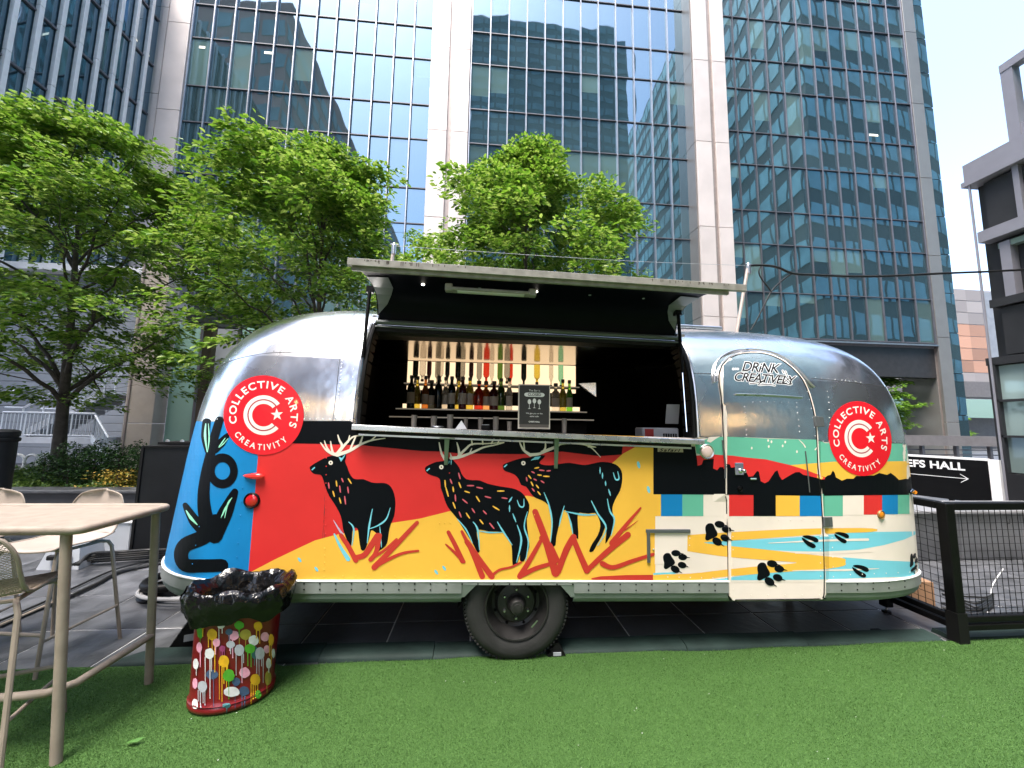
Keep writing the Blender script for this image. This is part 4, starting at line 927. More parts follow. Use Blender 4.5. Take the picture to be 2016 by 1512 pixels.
# round logos
def logo(cx, cy, rx, ry, skew=0.0):
    def T(x, y): return (cx + rx * x + skew * rx * -y, cy - ry * y)
    disc = Art().ell((0, 0), 1, 1, 64); v, f = disc.sh[0]; disc.sh = [([T(*q) for q in v], f)]
    base = disc.lay('round_logo', M['m_logo'], 6)
    def ringarc(r0, r1, a0, a1, n=40):
        A_ = [(r * math.cos(R(a0 + (a1 - a0) * k / n)), r * math.sin(R(a0 + (a1 - a0) * k / n))) for k in range(n + 1) for r in (r0, r1)]
        return [T(*q) for q in A_], [(2 * k, 2 * k + 1, 2 * k + 3, 2 * k + 2) for k in range(n)]
    A = Art(); A.raw(*ringarc(.405, .50, 36, 318)); A.raw(*ringarc(.285, .372, 38, 316))
    st = [T(.335 + .16 * (1 if k % 2 == 0 else .40) * math.cos(R(90 + 36 * k + 4)), .015 + .16 * (1 if k % 2 == 0 else .40) * math.sin(R(90 + 36 * k + 4))) for k in range(10)]; A.poly(st)
    def arc_text(txt, size, rad, a0, a1, inside):
        adv = []; gl = []
        for ch in txt:
            if ch == ' ': gl.append(None); adv.append(.22); continue
            vv_, ff_ = text_mesh(ch, 1.0, bold=.022); x0 = min(q.x for q in vv_); x1 = max(q.x for q in vv_); gl.append(([(q.x - (x0 + x1) / 2, q.y) for q in vv_], ff_)); adv.append(x1 - x0)
        gap = (abs(R(a1 - a0)) * rad / size - sum(adv)) / (len(txt) - 1); s = 0
        for g_, ad in zip(gl, adv):
            u = (s + ad / 2) * size / rad; s += ad + gap
            if g_ is None: continue
            th = R(a0) - u if not inside else R(a0) + u
            pts = []
            for x, y in g_[0]:
                if not inside:
                    r_ = rad + y * size; a_ = th - x * size / rad
                else:
                    r_ = rad - y * size; a_ = th + x * size / rad
                pts.append(T(r_ * math.cos(a_), r_ * math.sin(a_)))
            A.raw(pts, g_[1])
    arc_text('COLLECTIVE ARTS', .255, .685, 196, -23, False)
    arc_text('CREATIVITY', .205, .875, 213, 314, True)
    A.lay('logo_lettering', M['m_logow'], 7, base, sub=.00002)
    A = Art(); A.raw(*ringarc(.372, .405, 36, 318)); A.lay('logo_ring', M['m_maroon'], 6.6, base)
logo(519.6, 817.5, 78.5, 78.0); logo(1692.5, 863.5, 61.5, 73.5, .10)
# graffiti on the door
v, f = text_mesh('DRiNK', 26, shear=.25, bold=.35, spacing=.9); Tm = lambda q, x0, y0, r_: (x0 + q.x * math.cos(r_) + q.y * math.sin(r_), y0 + q.x * math.sin(r_) - q.y * math.cos(r_))
v2, f2 = text_mesh('CREATiVELY', 24, shear=.25, bold=.35, spacing=.88)
for nm, mm, lay_, grow_ in (('tag_backing', 'white_paint', 1, 1), ('tag_lettering', 'm_black', 2, 0)):
    A = Art()
    vb, fb_ = (text_mesh('DRiNK', 26, shear=.25, bold=1.3, spacing=.9) if grow_ else (v, f)); A.raw([Tm(q, 1459, 730, .06) for q in vb], fb_)
    vb, fb_ = (text_mesh('CREATiVELY', 24, shear=.25, bold=1.3, spacing=.88) if grow_ else (v2, f2)); A.raw([Tm(q, 1443, 749, .07) for q in vb], fb_)
    e = 2.4 if grow_ else 0
    A.stroke(Z8([(735, 455), (790, 450), (850, 430), (800, 465), (880, 462), (930, 470)]), 1.6 + e, 1.6 + e); A.stroke(Z8([(1010, 400), (1060, 460), (1000, 450), (1050, 410)]), 1.6 + e); A.stroke(Z8([(990, 355), (1000, 375)]), 1.6 + e); A.stroke(Z8([(1012, 362), (1022, 385)]), 1.6 + e)
    for k in range(3): A.ell(Z8([(606 + 18 * k, 342)])[0], (2.6 if grow_ else .9), (2.6 if grow_ else .9), 8)
    A.lay(nm, M[mm], lay_, door, sub=.00002)
# ------------------------------------------------------------------ belt, belly pan, wheel
def loop_at(z, inset=0.0):
    o_ = outline(ZB); out = []; n = len(o_)
    for i in range(n):
        a = Vector((*o_[i - 1], 0)); b = Vector((*o_[(i + 1) % n], 0)); d = (b - a).normalized(); nn = Vector((d.y, -d.x, 0)); q = Vector((*o_[i], 0)) + nn * -inset
        out.append(TW(q.x, q.y, z))
    return out
wxa, wxb = onY(908, 1200, 2.78).x, onY(1128, 1200, 2.78).x
def ring_strip(mb, prof, skip=None):
    """prof: list of (inset, z); inset<0 stands proud"""
    R_ = [loop_at(z, i_) for i_, z in prof]; n = len(R_[0])
    for j in range(len(R_) - 1):
        for k in range(n):
            k2 = (k + 1) % n; q = (R_[j][k] + R_[j][k2]) / 2
            if skip and q.y < 2.95 and skip(q.x, (R_[j][k].z + R_[j + 1][k].z) / 2): continue
            mb.add([R_[j][k], R_[j][k2], R_[j + 1][k2], R_[j + 1][k]], [(0, 1, 2, 3)])
# make near straight finer around the wheel by cutting with explicit X lines
NEARX_B = list(NEARX); NEARX[:] = sorted(set(NEARX_B + [round(wxa, 3), round(wxa + .09, 3), round(wxb - .09, 3), round(wxb, 3), -.1, .1]))
insk = lambda x, z: wxa < x < wxb
mb = MB(); ring_strip(mb, [(.0, .552), (-.012, .550), (-.014, .545), (-.012, .540), (-.004, .5395)]); mb.build('white_trim', M['white_paint'], TL, smooth=True, sharp=70)
mb = MB(); ring_strip(mb, [(-.002, .5395), (-.010, .538), (-.010, .522)]); mb.build('belt_rail', M['belt'], TL)
mb = MB(); ring_strip(mb, [(-.010, .522), (-.010, .468), (-.004, .462), (.004, .460)], insk); mb.build('belt_rail', M['belt'], TL)
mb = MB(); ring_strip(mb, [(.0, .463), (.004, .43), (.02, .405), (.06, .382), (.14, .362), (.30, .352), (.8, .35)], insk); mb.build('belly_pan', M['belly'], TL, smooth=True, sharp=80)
NEARX[:] = NEARX_B
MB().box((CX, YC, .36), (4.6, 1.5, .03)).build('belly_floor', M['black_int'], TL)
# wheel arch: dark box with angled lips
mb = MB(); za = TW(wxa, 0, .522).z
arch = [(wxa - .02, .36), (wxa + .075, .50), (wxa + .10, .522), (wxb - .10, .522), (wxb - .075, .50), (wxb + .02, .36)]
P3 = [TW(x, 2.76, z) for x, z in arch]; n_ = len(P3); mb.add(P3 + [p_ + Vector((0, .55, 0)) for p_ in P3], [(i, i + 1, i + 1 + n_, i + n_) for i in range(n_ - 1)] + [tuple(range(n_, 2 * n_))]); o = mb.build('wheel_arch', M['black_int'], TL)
mb2 = MB()
for sgn, xa, xb in ((1, wxa, wxa + .10), (-1, wxb, wxb - .10)):
    a, b = TW(xa - .0 * sgn, 2.745, .40), TW(xb, 2.742, .523); lo = TW(xa - .10 * sgn, 2.80, .385)
    mb2.add([TW(xa - .005 * sgn, 2.742, .523), b, TW(xa + .02 * sgn, 2.75, .44), TW(xa - .005 * sgn, 2.75, .44)], [(0, 1, 2, 3)])
    mb2.add([TW(xa - .005 * sgn, 2.755, .445), TW(xa + .02 * sgn, 2.755, .445), TW(xa - .03 * sgn, 2.80, .385), TW(xa - .05 * sgn, 2.80, .385)], [(0, 1, 2, 3)])
mb2.build('arch_lip', M['belly'], TL)
# belt bolts
bl_ = MB()
for x in range(600, 1820, 31):
    for yy in (1147.5, 1159.0):
        if 905 < x < 1130 and yy > 1150: continue
        if 1430 < x < 1625: continue
        q = surf(x, yy + (x - 600) * .003 - max(0, x - 1640) * .06)
        if q is not None: bl_.lathe([(0, -.013), (.0045, -.0125), (.006, -.009)], q + Vector((0, -.002, 0)), 'Y', 6)
o = stuff(bl_.build('belt_bolts', M['black_matte'], TL))
MB().box((CX, 4.86, .19), (5.4, .02, .36)).build('added_shade_board', M['black_int'], TL)  # unseen board, added to keep the ground under the trailer dark
# wheel
WC = onY(1017, 1207, 2.80); WC = Vector((WC.x, 2.80, .368)); RW = .372
wh = bpy.data.objects.new('wheel', None); COL.objects.link(wh); wh.parent = TL; wh.location = WC - TL.location
M['tyre'] = mat('tyre', (.018, .018, .018), .75, var=.35, vscale=7, bump=.002, bscale=40)
M['rim'] = mat('dark_rim', (.022, .021, .021), .45, metal=.3, var=.4, vscale=10)
def wbuild(mb, name, m, smooth=True, sharp=40):
    o_ = mb.build(name, m, None, smooth, sharp); o_.parent = wh; return o_
pr = [(.205, .03), (.215, .0), (.23, -.012), (.262, -.022), (.30, -.024), (.33, -.018), (.350, -.002), (.362, .02), (RW, .045), (RW + .002, .09), (RW, .14), (.355, .175), (.30, .2), (.2, .19)]
mbt = MB().lathe(pr, (0, 0, 0), 'Y', 72); wbuild(mbt, 'tyre', M['tyre'])
tr_ = MB()
for k in range(84):
    a = 2 * PI * k / 84; Mx = Matrix.Rotation(-a, 4, 'Y')
    for yy, w_ in ((.012, .022), (.045, .026), (.085, .03), (.13, .026)):
        c_ = Mx @ Vector((RW - .004 - (.008 if yy < .02 else 0), yy, 0)); tr_.box(c_, (.014, w_, .017 if yy > .02 else .012), M=Mx.to_3x3())
o = wbuild(tr_, 'tread_blocks', M['tyre'], False); stuff(o)
wbuild(MB().lathe([(.228, -.012), (.222, -.022), (.212, -.02), (.205, -.004), (.196, .022), (.18, .05), (.172, .075), (.15, .085), (.142, .07), (.13, .052), (.10, .044), (.07, .040), (.06, .03), (.058, .0), (.05, -.012), (.0, -.014)], (0, 0, 0), 'Y', 48), 'rim', M['rim'], sharp=30)
wbuild(MB().lathe([(.056, -.002), (.052, -.03), (.044, -.042), (.03, -.044), (.028, -.05), (0, -.052)], (0, 0, 0), 'Y', 24), 'hub_cap', M['rim'], sharp=30)
for k in range(6):
    a = R(30 + 60 * k); wbuild(MB().lathe([(0, -.016), (.007, -.015), (.010, -.004), (.011, .01)], (.096 * math.cos(a), .036, .096 * math.sin(a)), 'Y', 6), 'lug_nut', M['alu_dull'])
for k in range(8):
    a = R(22 + 45 * k); wbuild(MB().lathe([(0, -.002), (.010, -.001), (.011, .0)], (.157 * math.cos(a), .074, .157 * math.sin(a)), 'Y', 8), 'vent_hole', M['black_int'])
wbuild(MB().prism([(.098, -.028, -.128), (.140, -.026, -.085), (.146, -.026, -.09), (.104, -.028, -.135)], (0, -.004, 0)), 'balance_weight', M['alu_dull'], False)
MB().box((WC.x, 3.9, .37), (.07, 2.1, .07)).build('axle', M['black_matte'], TL)
w2 = wh.copy(); COL.objects.link(w2); w2.location = wh.location + Vector((0, 2.12, 0)); w2.rotation_euler = (0, 0, PI)
for ch in list(wh.children): c2 = ch.copy(); COL.objects.link(c2); c2.parent = w2
MB().tube([(3.2, 3.87, .42), (3.2, 3.87, .02)], .04, 10).build('jack_leg', M['black_matte'], TL)
MB().tube([(-2.0, 3.87, .42), (-2.0, 3.87, .02)], .04, 10).build('jack_leg', M['black_matte'], TL)

# ------------------------------------------------------------------ serving hatch: frame, awning, struts, counter
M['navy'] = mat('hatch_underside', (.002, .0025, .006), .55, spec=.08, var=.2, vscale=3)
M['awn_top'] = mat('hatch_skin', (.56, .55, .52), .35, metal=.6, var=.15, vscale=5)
M['awn_rail'] = mat('hatch_rail', (.235, .225, .205), .55, var=.25, vscale=18)
M['gutter'] = mat('gutter_grey', (.10, .11, .115), .45, metal=.3)
# edge frames of the opening follow the curved skin
for side, xo in ((-1, OX0), (1, OX1)):
    path = []
    for j in range(rO0, rO1 + 1):
        k = iO0 if side < 0 else iO1; path.append(SV[j][k] + Vector((0, -.006, .003)))
    MB().tube(path, .016, 8).build('opening_frame', M['black_matte'], TL, smooth=True)
    MB().tube([p_ + Vector((side * .028, -.004, .002)) for p_ in path], .012, 8).build('opening_trim', M['alu_dull'], TL, smooth=True)
    # inner reveal
    m_ = MB()
    for a, b in zip(path[:-1], path[1:]): m_.add([a, b, b + Vector((0, .16, -.02)), a + Vector((0, .16, 0))], [(0, 1, 2, 3)])
    m_.build('opening_reveal', M['black_matte'], TL)
HX0, HX1 = OX0 + .01, OX1 - .01
sec = [(2.985, 2.385), (2.975, 2.45), (2.945, 2.52), (2.885, 2.575), (2.80, 2.603), (2.70, 2.612), (2.58, 2.606), (2.46, 2.590), (2.36, 2.572)]
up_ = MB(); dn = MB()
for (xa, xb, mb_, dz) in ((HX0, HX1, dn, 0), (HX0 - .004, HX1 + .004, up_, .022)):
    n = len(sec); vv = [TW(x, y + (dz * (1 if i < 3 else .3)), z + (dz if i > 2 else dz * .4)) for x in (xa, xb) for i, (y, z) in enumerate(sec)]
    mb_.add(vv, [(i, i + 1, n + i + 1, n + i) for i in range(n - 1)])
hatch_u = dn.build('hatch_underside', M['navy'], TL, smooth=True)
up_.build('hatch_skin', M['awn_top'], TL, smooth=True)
for x in (HX0, HX1):
    n = len(sec); vv = [TW(x, y, z) for y, z in sec] + [TW(x, y, z + .024) for y, z in sec]; MB().add(vv, [(i, i + 1, n + i + 1, n + i) for i in range(n - 1)]).build('hatch_side_edge', M['alu_dull'], TL)
for x, sgn in ((HX0, 1), (HX1, -1)):    # pale curved gusset at each end
    g = [TW(x + sgn * .01, 2.975, 2.44), TW(x + sgn * .01, 2.94, 2.515), TW(x + sgn * .01, 2.88, 2.568), TW(x + sgn * .01, 2.80, 2.596), TW(x + sgn * .01, 2.62, 2.60), TW(x + sgn * .16, 2.60, 2.598), TW(x + sgn * .15, 2.80, 2.594), TW(x + sgn * .12, 2.88, 2.566), TW(x + sgn * .08, 2.94, 2.512)]
    MB().add(g, [(0, 1, 8), (1, 2, 7, 8), (2, 3, 6, 7), (3, 4, 5, 6)]).build('hatch_gusset', mat('gusset_grey', (.15, .155, .17), .5, var=.1), TL)
ra, rb = onY(672, 531, 2.345), onY(1453, 589, 2.345)
rl = MB(); 
def railbox(x0, x1, y, z0, z1, d):
    a, b = TW(x0, y, (z0 + z1) / 2), TW(x1, y, (z0 + z1) / 2); mid = (a + b) / 2
    return MB().box(mid, ((b - a).length, d, z1 - z0), M=Matrix.Rotation(TILT, 3, 'Y'), bev=.002)
railbox(ra.x, rb.x + .02, 2.345, 2.560, 2.606, .03).build('front_rail', M['awn_rail'], TL)
railbox(ra.x + .02, rb.x - .09, 2.366, 2.538, 2.562, .025).build('front_rail_lip', M['awn_rail'], TL)
rs_ = MB(); rd = random.Random(2)
for k in range(46):
    x = rd.choice((rd.uniform(ra.x + .1, ra.x + .75), rd.uniform(rb.x - .75, rb.x - .1))); hgt = rd.uniform(.006, .024)
    a = TW(x, 2.3292, 2.600); rs_.add([a, a + Vector((.006, 0, 0)), a + Vector((.005, 0, -hgt)), a + Vector((.001, 0, -hgt))], [(0, 1, 2, 3)])
o = rs_.build('rail_stains', mat('rust_stain', (.06, .045, .035), .8), TL); stuff(o)
dr = MB()
for k in range(60):
    q = TW(rd.uniform(ra.x, rb.x), rd.uniform(2.335, 2.36), 2.602); dr.lathe([(.0, .005), (.004, .003), (.005, 0)], q, 'Z', 6)
stuff(dr.build('water_drops', mat('water_drop', (.8, .82, .85), .05), TL))
# hinge gutter
def xbar(x0, x1, y, z, r, m, name, seg=8): return MB().tube([TW(x0, y, z), TW(x1, y, z)], r, seg).build(name, m, TL, smooth=True)
xbar(HX0, HX1, 2.955, 2.372, .020, M['gutter'], 'hinge_gutter'); xbar(HX0, HX1, 2.948, 2.335, .007, M['gutter'], 'hinge_bead')
railbox(OX0, OX1, 2.965, 2.30, 2.335, .02).build('header', M['black_matte'], TL)
railbox(OX0 - .02, OX0 + .03, 2.97, 2.40, 2.425, .05).build('hinge_block', M['alu_dull'], TL)
railbox(OX1 - .02, OX1 + .05, 2.97, 2.385, 2.41, .05).build('hinge_block', M['alu_dull'], TL)
# gas struts
for (pt, pm_, pb) in (((728, 572), (718, 690), (701, 836)), ((1335, 617), (1341, 690), (1352, 850))):
    a = onY(*pt, 2.86); c_ = onY(*pb, 2.74); b = a.lerp(c_, .52)
    MB().tube([a, b], .013, 10).build('strut_cylinder', M['black_paint'], TL, smooth=True); MB().tube([b, c_], .006, 8).build('strut_rod', M['chrome'], TL, smooth=True)
    MB().box(a + Vector((0, .01, .01)), (.05, .04, .05)).build('strut_bracket', M['black_paint'], TL)
# work lamp under the hatch + spots
a, b = onY(890, 570, 2.46), onY(1042, 580, 2.46)
MB().box((a + b) / 2, ((b - a).length, .07, .022), M=Matrix.Rotation(TILT, 3, 'Y'), bev=.006).build('work_lamp_housing', M['awn_rail'], TL)
MB().box((a + b) / 2 + Vector((0, -.005, -.013)), ((b - a).length * .86, .04, .006), M=Matrix.Rotation(TILT, 3, 'Y')).build('work_lamp_lens', mat('lamp_lens', (.62, .62, .58), .3), TL)
for q, dx in ((a, -1), (b, 1)): MB().box(q + Vector((dx * .02, 0, .01)), (.05, .05, .05), bev=.005).build('work_lamp_bracket', M['awn_rail'], TL)
M['spot'] = mat('led_spot', (1, .95, .85), .4, emit=(1, .93, .8), estr=5)
for px_, py_ in ((822, 573), (1046, 588)):
    d = pray(px_, py_); q = onY(px_, py_, 2.72); MB().lathe([(0, -.003), (.010, -.002), (.011, .002)], TW(q.x, 2.72, 2.606), 'Z', 12).build('led_spot', M['spot'], TL)
for px_, py_ in ((1152, 596), (1258, 603), (934, 582)):
    q = onY(px_, py_, 2.72); MB().lathe([(0, -.003), (.010, -.002), (.011, .002)], TW(q.x, 2.72, 2.606), 'Z', 12).build('dark_spot', M['grey_box'], TL)
# counter shelf
ca, cb = onY(692, 836, 2.665), onY(1388, 866, 2.665)
cmid = (ca + cb) / 2; cang = math.atan2(-(cb.z - ca.z), cb.x - ca.x)
MB().box(Vector((cmid.x, 2.765, cmid.z - .018)), (cb.x - ca.x, .20, .036), M=Matrix.Rotation(cang, 3, 'Y'), bev=.003).build('counter', M['counter'], TL)
MB().box(Vector((cmid.x - .02, 2.735, cmid.z - .046)), (cb.x - ca.x - .12, .05, .018), M=Matrix.Rotation(cang, 3, 'Y')).build('counter_rail', M['black_matte'], TL)
MB().box(Vector((cmid.x - .02, 2.735, cmid.z - .066)), (cb.x - ca.x - .1, .02, .012), M=Matrix.Rotation(cang, 3, 'Y')).build('counter_rail', M['alu_dull'], TL)
M['brk'] = mat('bracket_green', (.15, .20, .15), .5, metal=.3, var=.15)
for px_, pb in ((880, 915), (1096, 922)):
    t_ = onY(px_, 862, 2.69); f2_ = surf(px_ - 2, pb)
    MB().prism([(t_.x - .016, 2.685, t_.z - .01), (t_.x + .016, 2.685, t_.z - .01), (f2_.x + .012, f2_.y - .01, f2_.z), (f2_.x - .012, f2_.y - .01, f2_.z)], (0, .012, 0)).build('counter_bracket', M['brk'], TL)
    MB().box((t_.x, 2.72, t_.z - .004), (.10, .08, .008)).build('bracket_plate', M['brk'], TL)

# ------------------------------------------------------------------ interior
IX0, IX1 = -1.25, 2.0
MB().box(((IX0 + IX1) / 2, 4.74, 1.4), (IX1 - IX0, .04, 1.9)).build('back_wall', M['black_int'], TL)
for x in (IX0, IX1): MB().box((x, 3.85, 1.4), (.04, 1.75, 1.75)).build('side_wall', M['black_int'], TL)
MB().box(((IX0 + IX1) / 2, 3.85, .60), (IX1 - IX0, 1.8, .04)).build('floor', M['black_int'], TL)
zce = onY(960, 715, 4.68).z; MB().box(((IX0 + IX1) / 2, 4.05, zce + .015), (IX1 - IX0, 1.28, .03)).build('ceiling', mat('mirror_ceiling', (.42, .35, .28), .13, metal=1.0), TL)
MB().box(((IX0 + IX1) / 2, 3.3, zce + .0), (IX1 - IX0, .16, .06)).build('ceiling_edge', mat('brown_edge', (.03, .023, .02), .5), TL)
a = onY(795, 838, 3.0)
MB().box((.4, 3.05, 1.50), (2.3, .34, .04)).build('inner_worktop', M['black_matte'], TL)
BYb = 4.66
l_, r_ = onY(805, 672, BYb), onY(1133, 690, BYb); lb = onY(805, 768, BYb)
M['backlit'] = mat('backlit_panel', (.9, .78, .6), .5, emit=(1.0, .74, .46), estr=.27)
nb = 1; hz = (l_.z - lb.z)
hz = zce - lb.z
for k in range(nb): MB().box(((l_.x + r_.x) / 2, BYb + .02 * k, lb.z + hz * (k + .5) / nb), (r_.x - l_.x, .02, hz / nb - .012), bev=.004).build('backlit_panel', M['backlit'], TL)
s1 = onY(960, 757, 4.5).z; s2 = onY(960, 807, 4.42).z; s3 = onY(960, 822, 4.2).z
M['shelf_lip'] = mat('shelf_lip', (.75, .70, .62), .4, emit=(1, .85, .65), estr=.03)
for z, y0_, y1_, ex in ((s1, 4.48, 4.64, 0), (s2, 4.30, 4.48, .08), (s3, 4.10, 4.30, .12)):
    MB().box(((l_.x + r_.x) / 2, (y0_ + y1_) / 2, z - .012), (r_.x - l_.x + ex, y1_ - y0_, .02)).build('shelf', M['black_matte'], TL)
    MB().box(((l_.x + r_.x) / 2, y0_ - .004, z - .010), (r_.x - l_.x + ex, .006, .012)).build('shelf_lip', M['shelf_lip'], TL)
MB().box(((l_.x + r_.x) / 2, 4.55, s3 - .35), (r_.x - l_.x + .1, .4, .65)).build('back_bar', M['black_matte'], TL)
MB().box(((l_.x + r_.x) / 2, 4.47, s2 + .03), (r_.x - l_.x, .01, .05)).build('lit_strip', M['backlit'], TL)
# bottles
prof_wine = [(0, 0), (.036, 0), (.038, .01), (.038, .19), (.033, .215), (.016, .24), (.0145, .30), (.016, .302), (.016, .312), (0, .313)]
prof_spirit = [(0, 0), (.042, 0), (.044, .01), (.044, .16), (.036, .19), (.018, .205), (.015, .25), (.019, .252), (.019, .275), (0, .277)]
prof_slim = [(0, 0), (.030, 0), (.032, .01), (.032, .17), (.02, .21), (.013, .24), (.013, .29), (.015, .292), (.015, .31), (0, .312)]
def bm_(name, c, r=.08): return mat(name, c, r, spec=.7, trans=.8 if max(c) > .1 else .35, ior=1.4)
BM = {'dark': bm_('bottle_dark', (.008, .010, .008)), 'green': bm_('bottle_green', (.12, .25, .05)), 'amber': bm_('bottle_amber', (.75, .25, .05)), 'gold': bm_('bottle_gold', (.85, .70, .12)), 'clear': bm_('bottle_clear', (.85, .82, .78)), 'red': bm_('bottle_red', (.75, .06, .03)), 'lime': bm_('bottle_lime', (.25, .75, .08)), 'wine': bm_('bottle_wine', (.06, .008, .012)), 'mint': bm_('bottle_mint', (.35, .8, .6)), 'grey': bm_('bottle_grey', (.4, .4, .38))}
LBL = mat('bottle_label', (.50, .46, .40), .6); CAPM = mat('bottle_cap', (.02, .02, .022), .4)
ordn = ['first', 'second', 'third', 'fourth', 'fifth', 'sixth', 'seventh', 'eighth', 'ninth', 'tenth', 'eleventh', 'twelfth', 'thirteenth', 'fourteenth', 'fifteenth', 'sixteenth', 'seventeenth', 'eighteenth', 'nineteenth']
pcache = {}
def bottle(pos, prof, col, label, group, s=1.0, inv=False, lab=False):
    t = thing('bottle', label, 'bottle', pos, group)
    key = (id(prof), col, round(s, 2), inv)
    if key not in pcache:
        pp = [(r_ * s, h * s * (-1 if inv else 1)) for r_, h in prof]
        g_ = MB().lathe(pp, (0, 0, 0), 'Z', 14).build('glass', BM[col], None, True, 50); pcache[key] = g_.data; bpy.data.objects.remove(g_)
        hm = prof[-1][1] * s * (-1 if inv else 1); sg_ = -1 if inv else 1
        c_ = MB().lathe([(prof[-2][0] * s * 1.15, hm - sg_ * .03 * s), (prof[-2][0] * s * 1.15, hm + sg_ * .002), (0, hm + sg_ * .003)], (0, 0, 0), 'Z', 10).build('cap', CAPM); pcache[key + ('c',)] = c_.data; bpy.data.objects.remove(c_)
        r0 = prof[2][0] * s * 1.02; h0, h1 = prof[3][1] * s * .25 * sg_, prof[3][1] * s * .8 * sg_
        m_ = MB(); vv = [(r0 * math.cos(R(a)), r0 * math.sin(R(a)), h) for a in range(200, 341, 14) for h in (h0, h1)]; m_.add(vv, [(2 * i, 2 * i + 2, 2 * i + 3, 2 * i + 1) for i in range(len(vv) // 2 - 1)])
        l2 = m_.build('label', LBL); pcache[key + ('l',)] = l2.data; bpy.data.objects.remove(l2)
    for nm, kk in (('glass', key), ('cap', key + ('c',))) + ((('label', key + ('l',)),) if lab else ()):
        o_ = bpy.data.objects.new(nm, pcache[kk]); COL.objects.link(o_); o_.parent = t
rowA = [(808, 'dark', prof_wine), (820, 'gold', prof_slim), (836, 'amber', prof_slim), (848, 'dark', prof_spirit), (862, 'dark', prof_wine), (876, 'clear', prof_slim), (888, 'dark', prof_wine), (902, 'gold', prof_slim), (910, 'wine', prof_wine), (924, 'gold', prof_wine), (942, 'red', prof_spirit), (956, 'amber', prof_spirit), (972, 'wine', prof_spirit), (986, 'green', prof_wine), (1002, 'clear', prof_slim), (1094, 'clear', prof_spirit), (1108, 'gold', prof_slim), (1121, 'lime', prof_slim)]
cn = {'dark': 'dark', 'amber': 'amber', 'wine': 'deep red', 'gold': 'golden', 'red': 'red', 'green': 'green', 'clear': 'clear', 'lime': 'bright green', 'mint': 'mint green', 'grey': 'grey'}
for i, (px_, c_, pf) in enumerate(rowA):
    q = onY(px_, 806, 4.36 + .06 * (i % 2)); bottle((q.x, q.y, s2), pf, c_, f'{cn[c_]} bottle, {ordn[i]} from the left on the middle back-bar shelf', 'bottles on the middle shelf', s=1.18, lab=i % 3 != 1)
rowB = [(820, 'dark'), (832, 'clear'), (843, 'wine'), (858, 'grey'), (868, 'clear'), (880, 'dark'), (899, 'dark'), (912, 'grey'), (928, 'wine'), (942, 'grey'), (954, 'red'), (970, 'clear'), (984, 'green'), (996, 'grey'), (1008, 'red'), (1032, 'dark'), (1056, 'gold'), (1082, 'clear'), (1106, 'mint')]
zi = zce - .022
for i, (px_, c_) in enumerate(rowB):
    q = onY(px_ + (i * 37 % 7 - 3), 756, 4.54 + .02 * (i % 3)); bottle((q.x, q.y, zi), (prof_wine, prof_spirit, prof_slim)[i * 7 % 3], c_, f'{cn[c_]} upturned bottle, {ordn[i]} from the left in the middle hanging row', 'upturned bottles hanging at the back bar', s=.86, inv=True)
# things on the counter: glasses, boxes, card
cz = lambda px_: cmid.z + (onY(px_, 840, 2.75).x - cmid.x) * -math.tan(cang) + .002
M['tumbler'] = mat('tumbler_glass', (.16, .14, .12), .08, spec=.7)
for i, (px_, hgt, wd) in enumerate(((815, .085, .020), (854, .085, .022), (886, .10, .022), (917, .08, .015), (946, .085, .018), (976, .10, .021), (1003, .07, .018), (1111, .11, .018))):
    q = onY(px_, 836, 2.82); t = thing('tumbler', f'tall dark tumbler, {ordn[i]} from the left along the serving counter', 'glass', (q.x, q.y, cz(px_)), 'tumblers along the counter')
    MB().lathe([(0, .004), (wd * .9, .0), (wd, .01), (wd * 1.08, hgt), (wd * .98, hgt), (wd * .9, .014), (0, .012)], (q.x, q.y, cz(px_)), 'Z', 14).build('glass', M['tumbler'], t, True, 40)
q = onY(908, 838, 2.74); m_ = MB(); zc_ = cz(908)
m_.add([(q.x - .04, 2.72, zc_), (q.x + .04, 2.72, zc_), (q.x + .04, 2.78, zc_), (q.x - .04, 2.78, zc_), (q.x, 2.75, zc_ + .06)], [(0, 1, 4), (1, 2, 4), (2, 3, 4), (3, 0, 4), (0, 1, 2, 3)])
tag(m_.build('folded_napkin', mat('napkin', (.55, .56, .58), .7)), 'grey folded napkin tent standing on the counter', 'napkin')
q = onY(956, 840, 2.74); bo = thing('card_reader', 'small dark box on the counter left of the menu card', 'box', (q.x, 2.75, cz(956)))
MB().box((q.x, 2.75, cz(956) + .018), (.062, .05, .034), bev=.006).build('body', M['black_paint'], bo); MB().box((q.x, 2.75, cz(956) + .037), (.052, .04, .003)).build('top', M['grey_box'], bo)
q = onY(862, 836, 2.74); tr2 = MB().lathe([(0, .006), (.04, .004), (.046, .012), (.044, .014), (.038, .008), (0, .008)], (q.x, 2.75, cz(862)), 'Z', 20)
tag(tr2.build('small_dish', M['steel'], smooth=True), 'small round metal dish on the counter', 'dish')
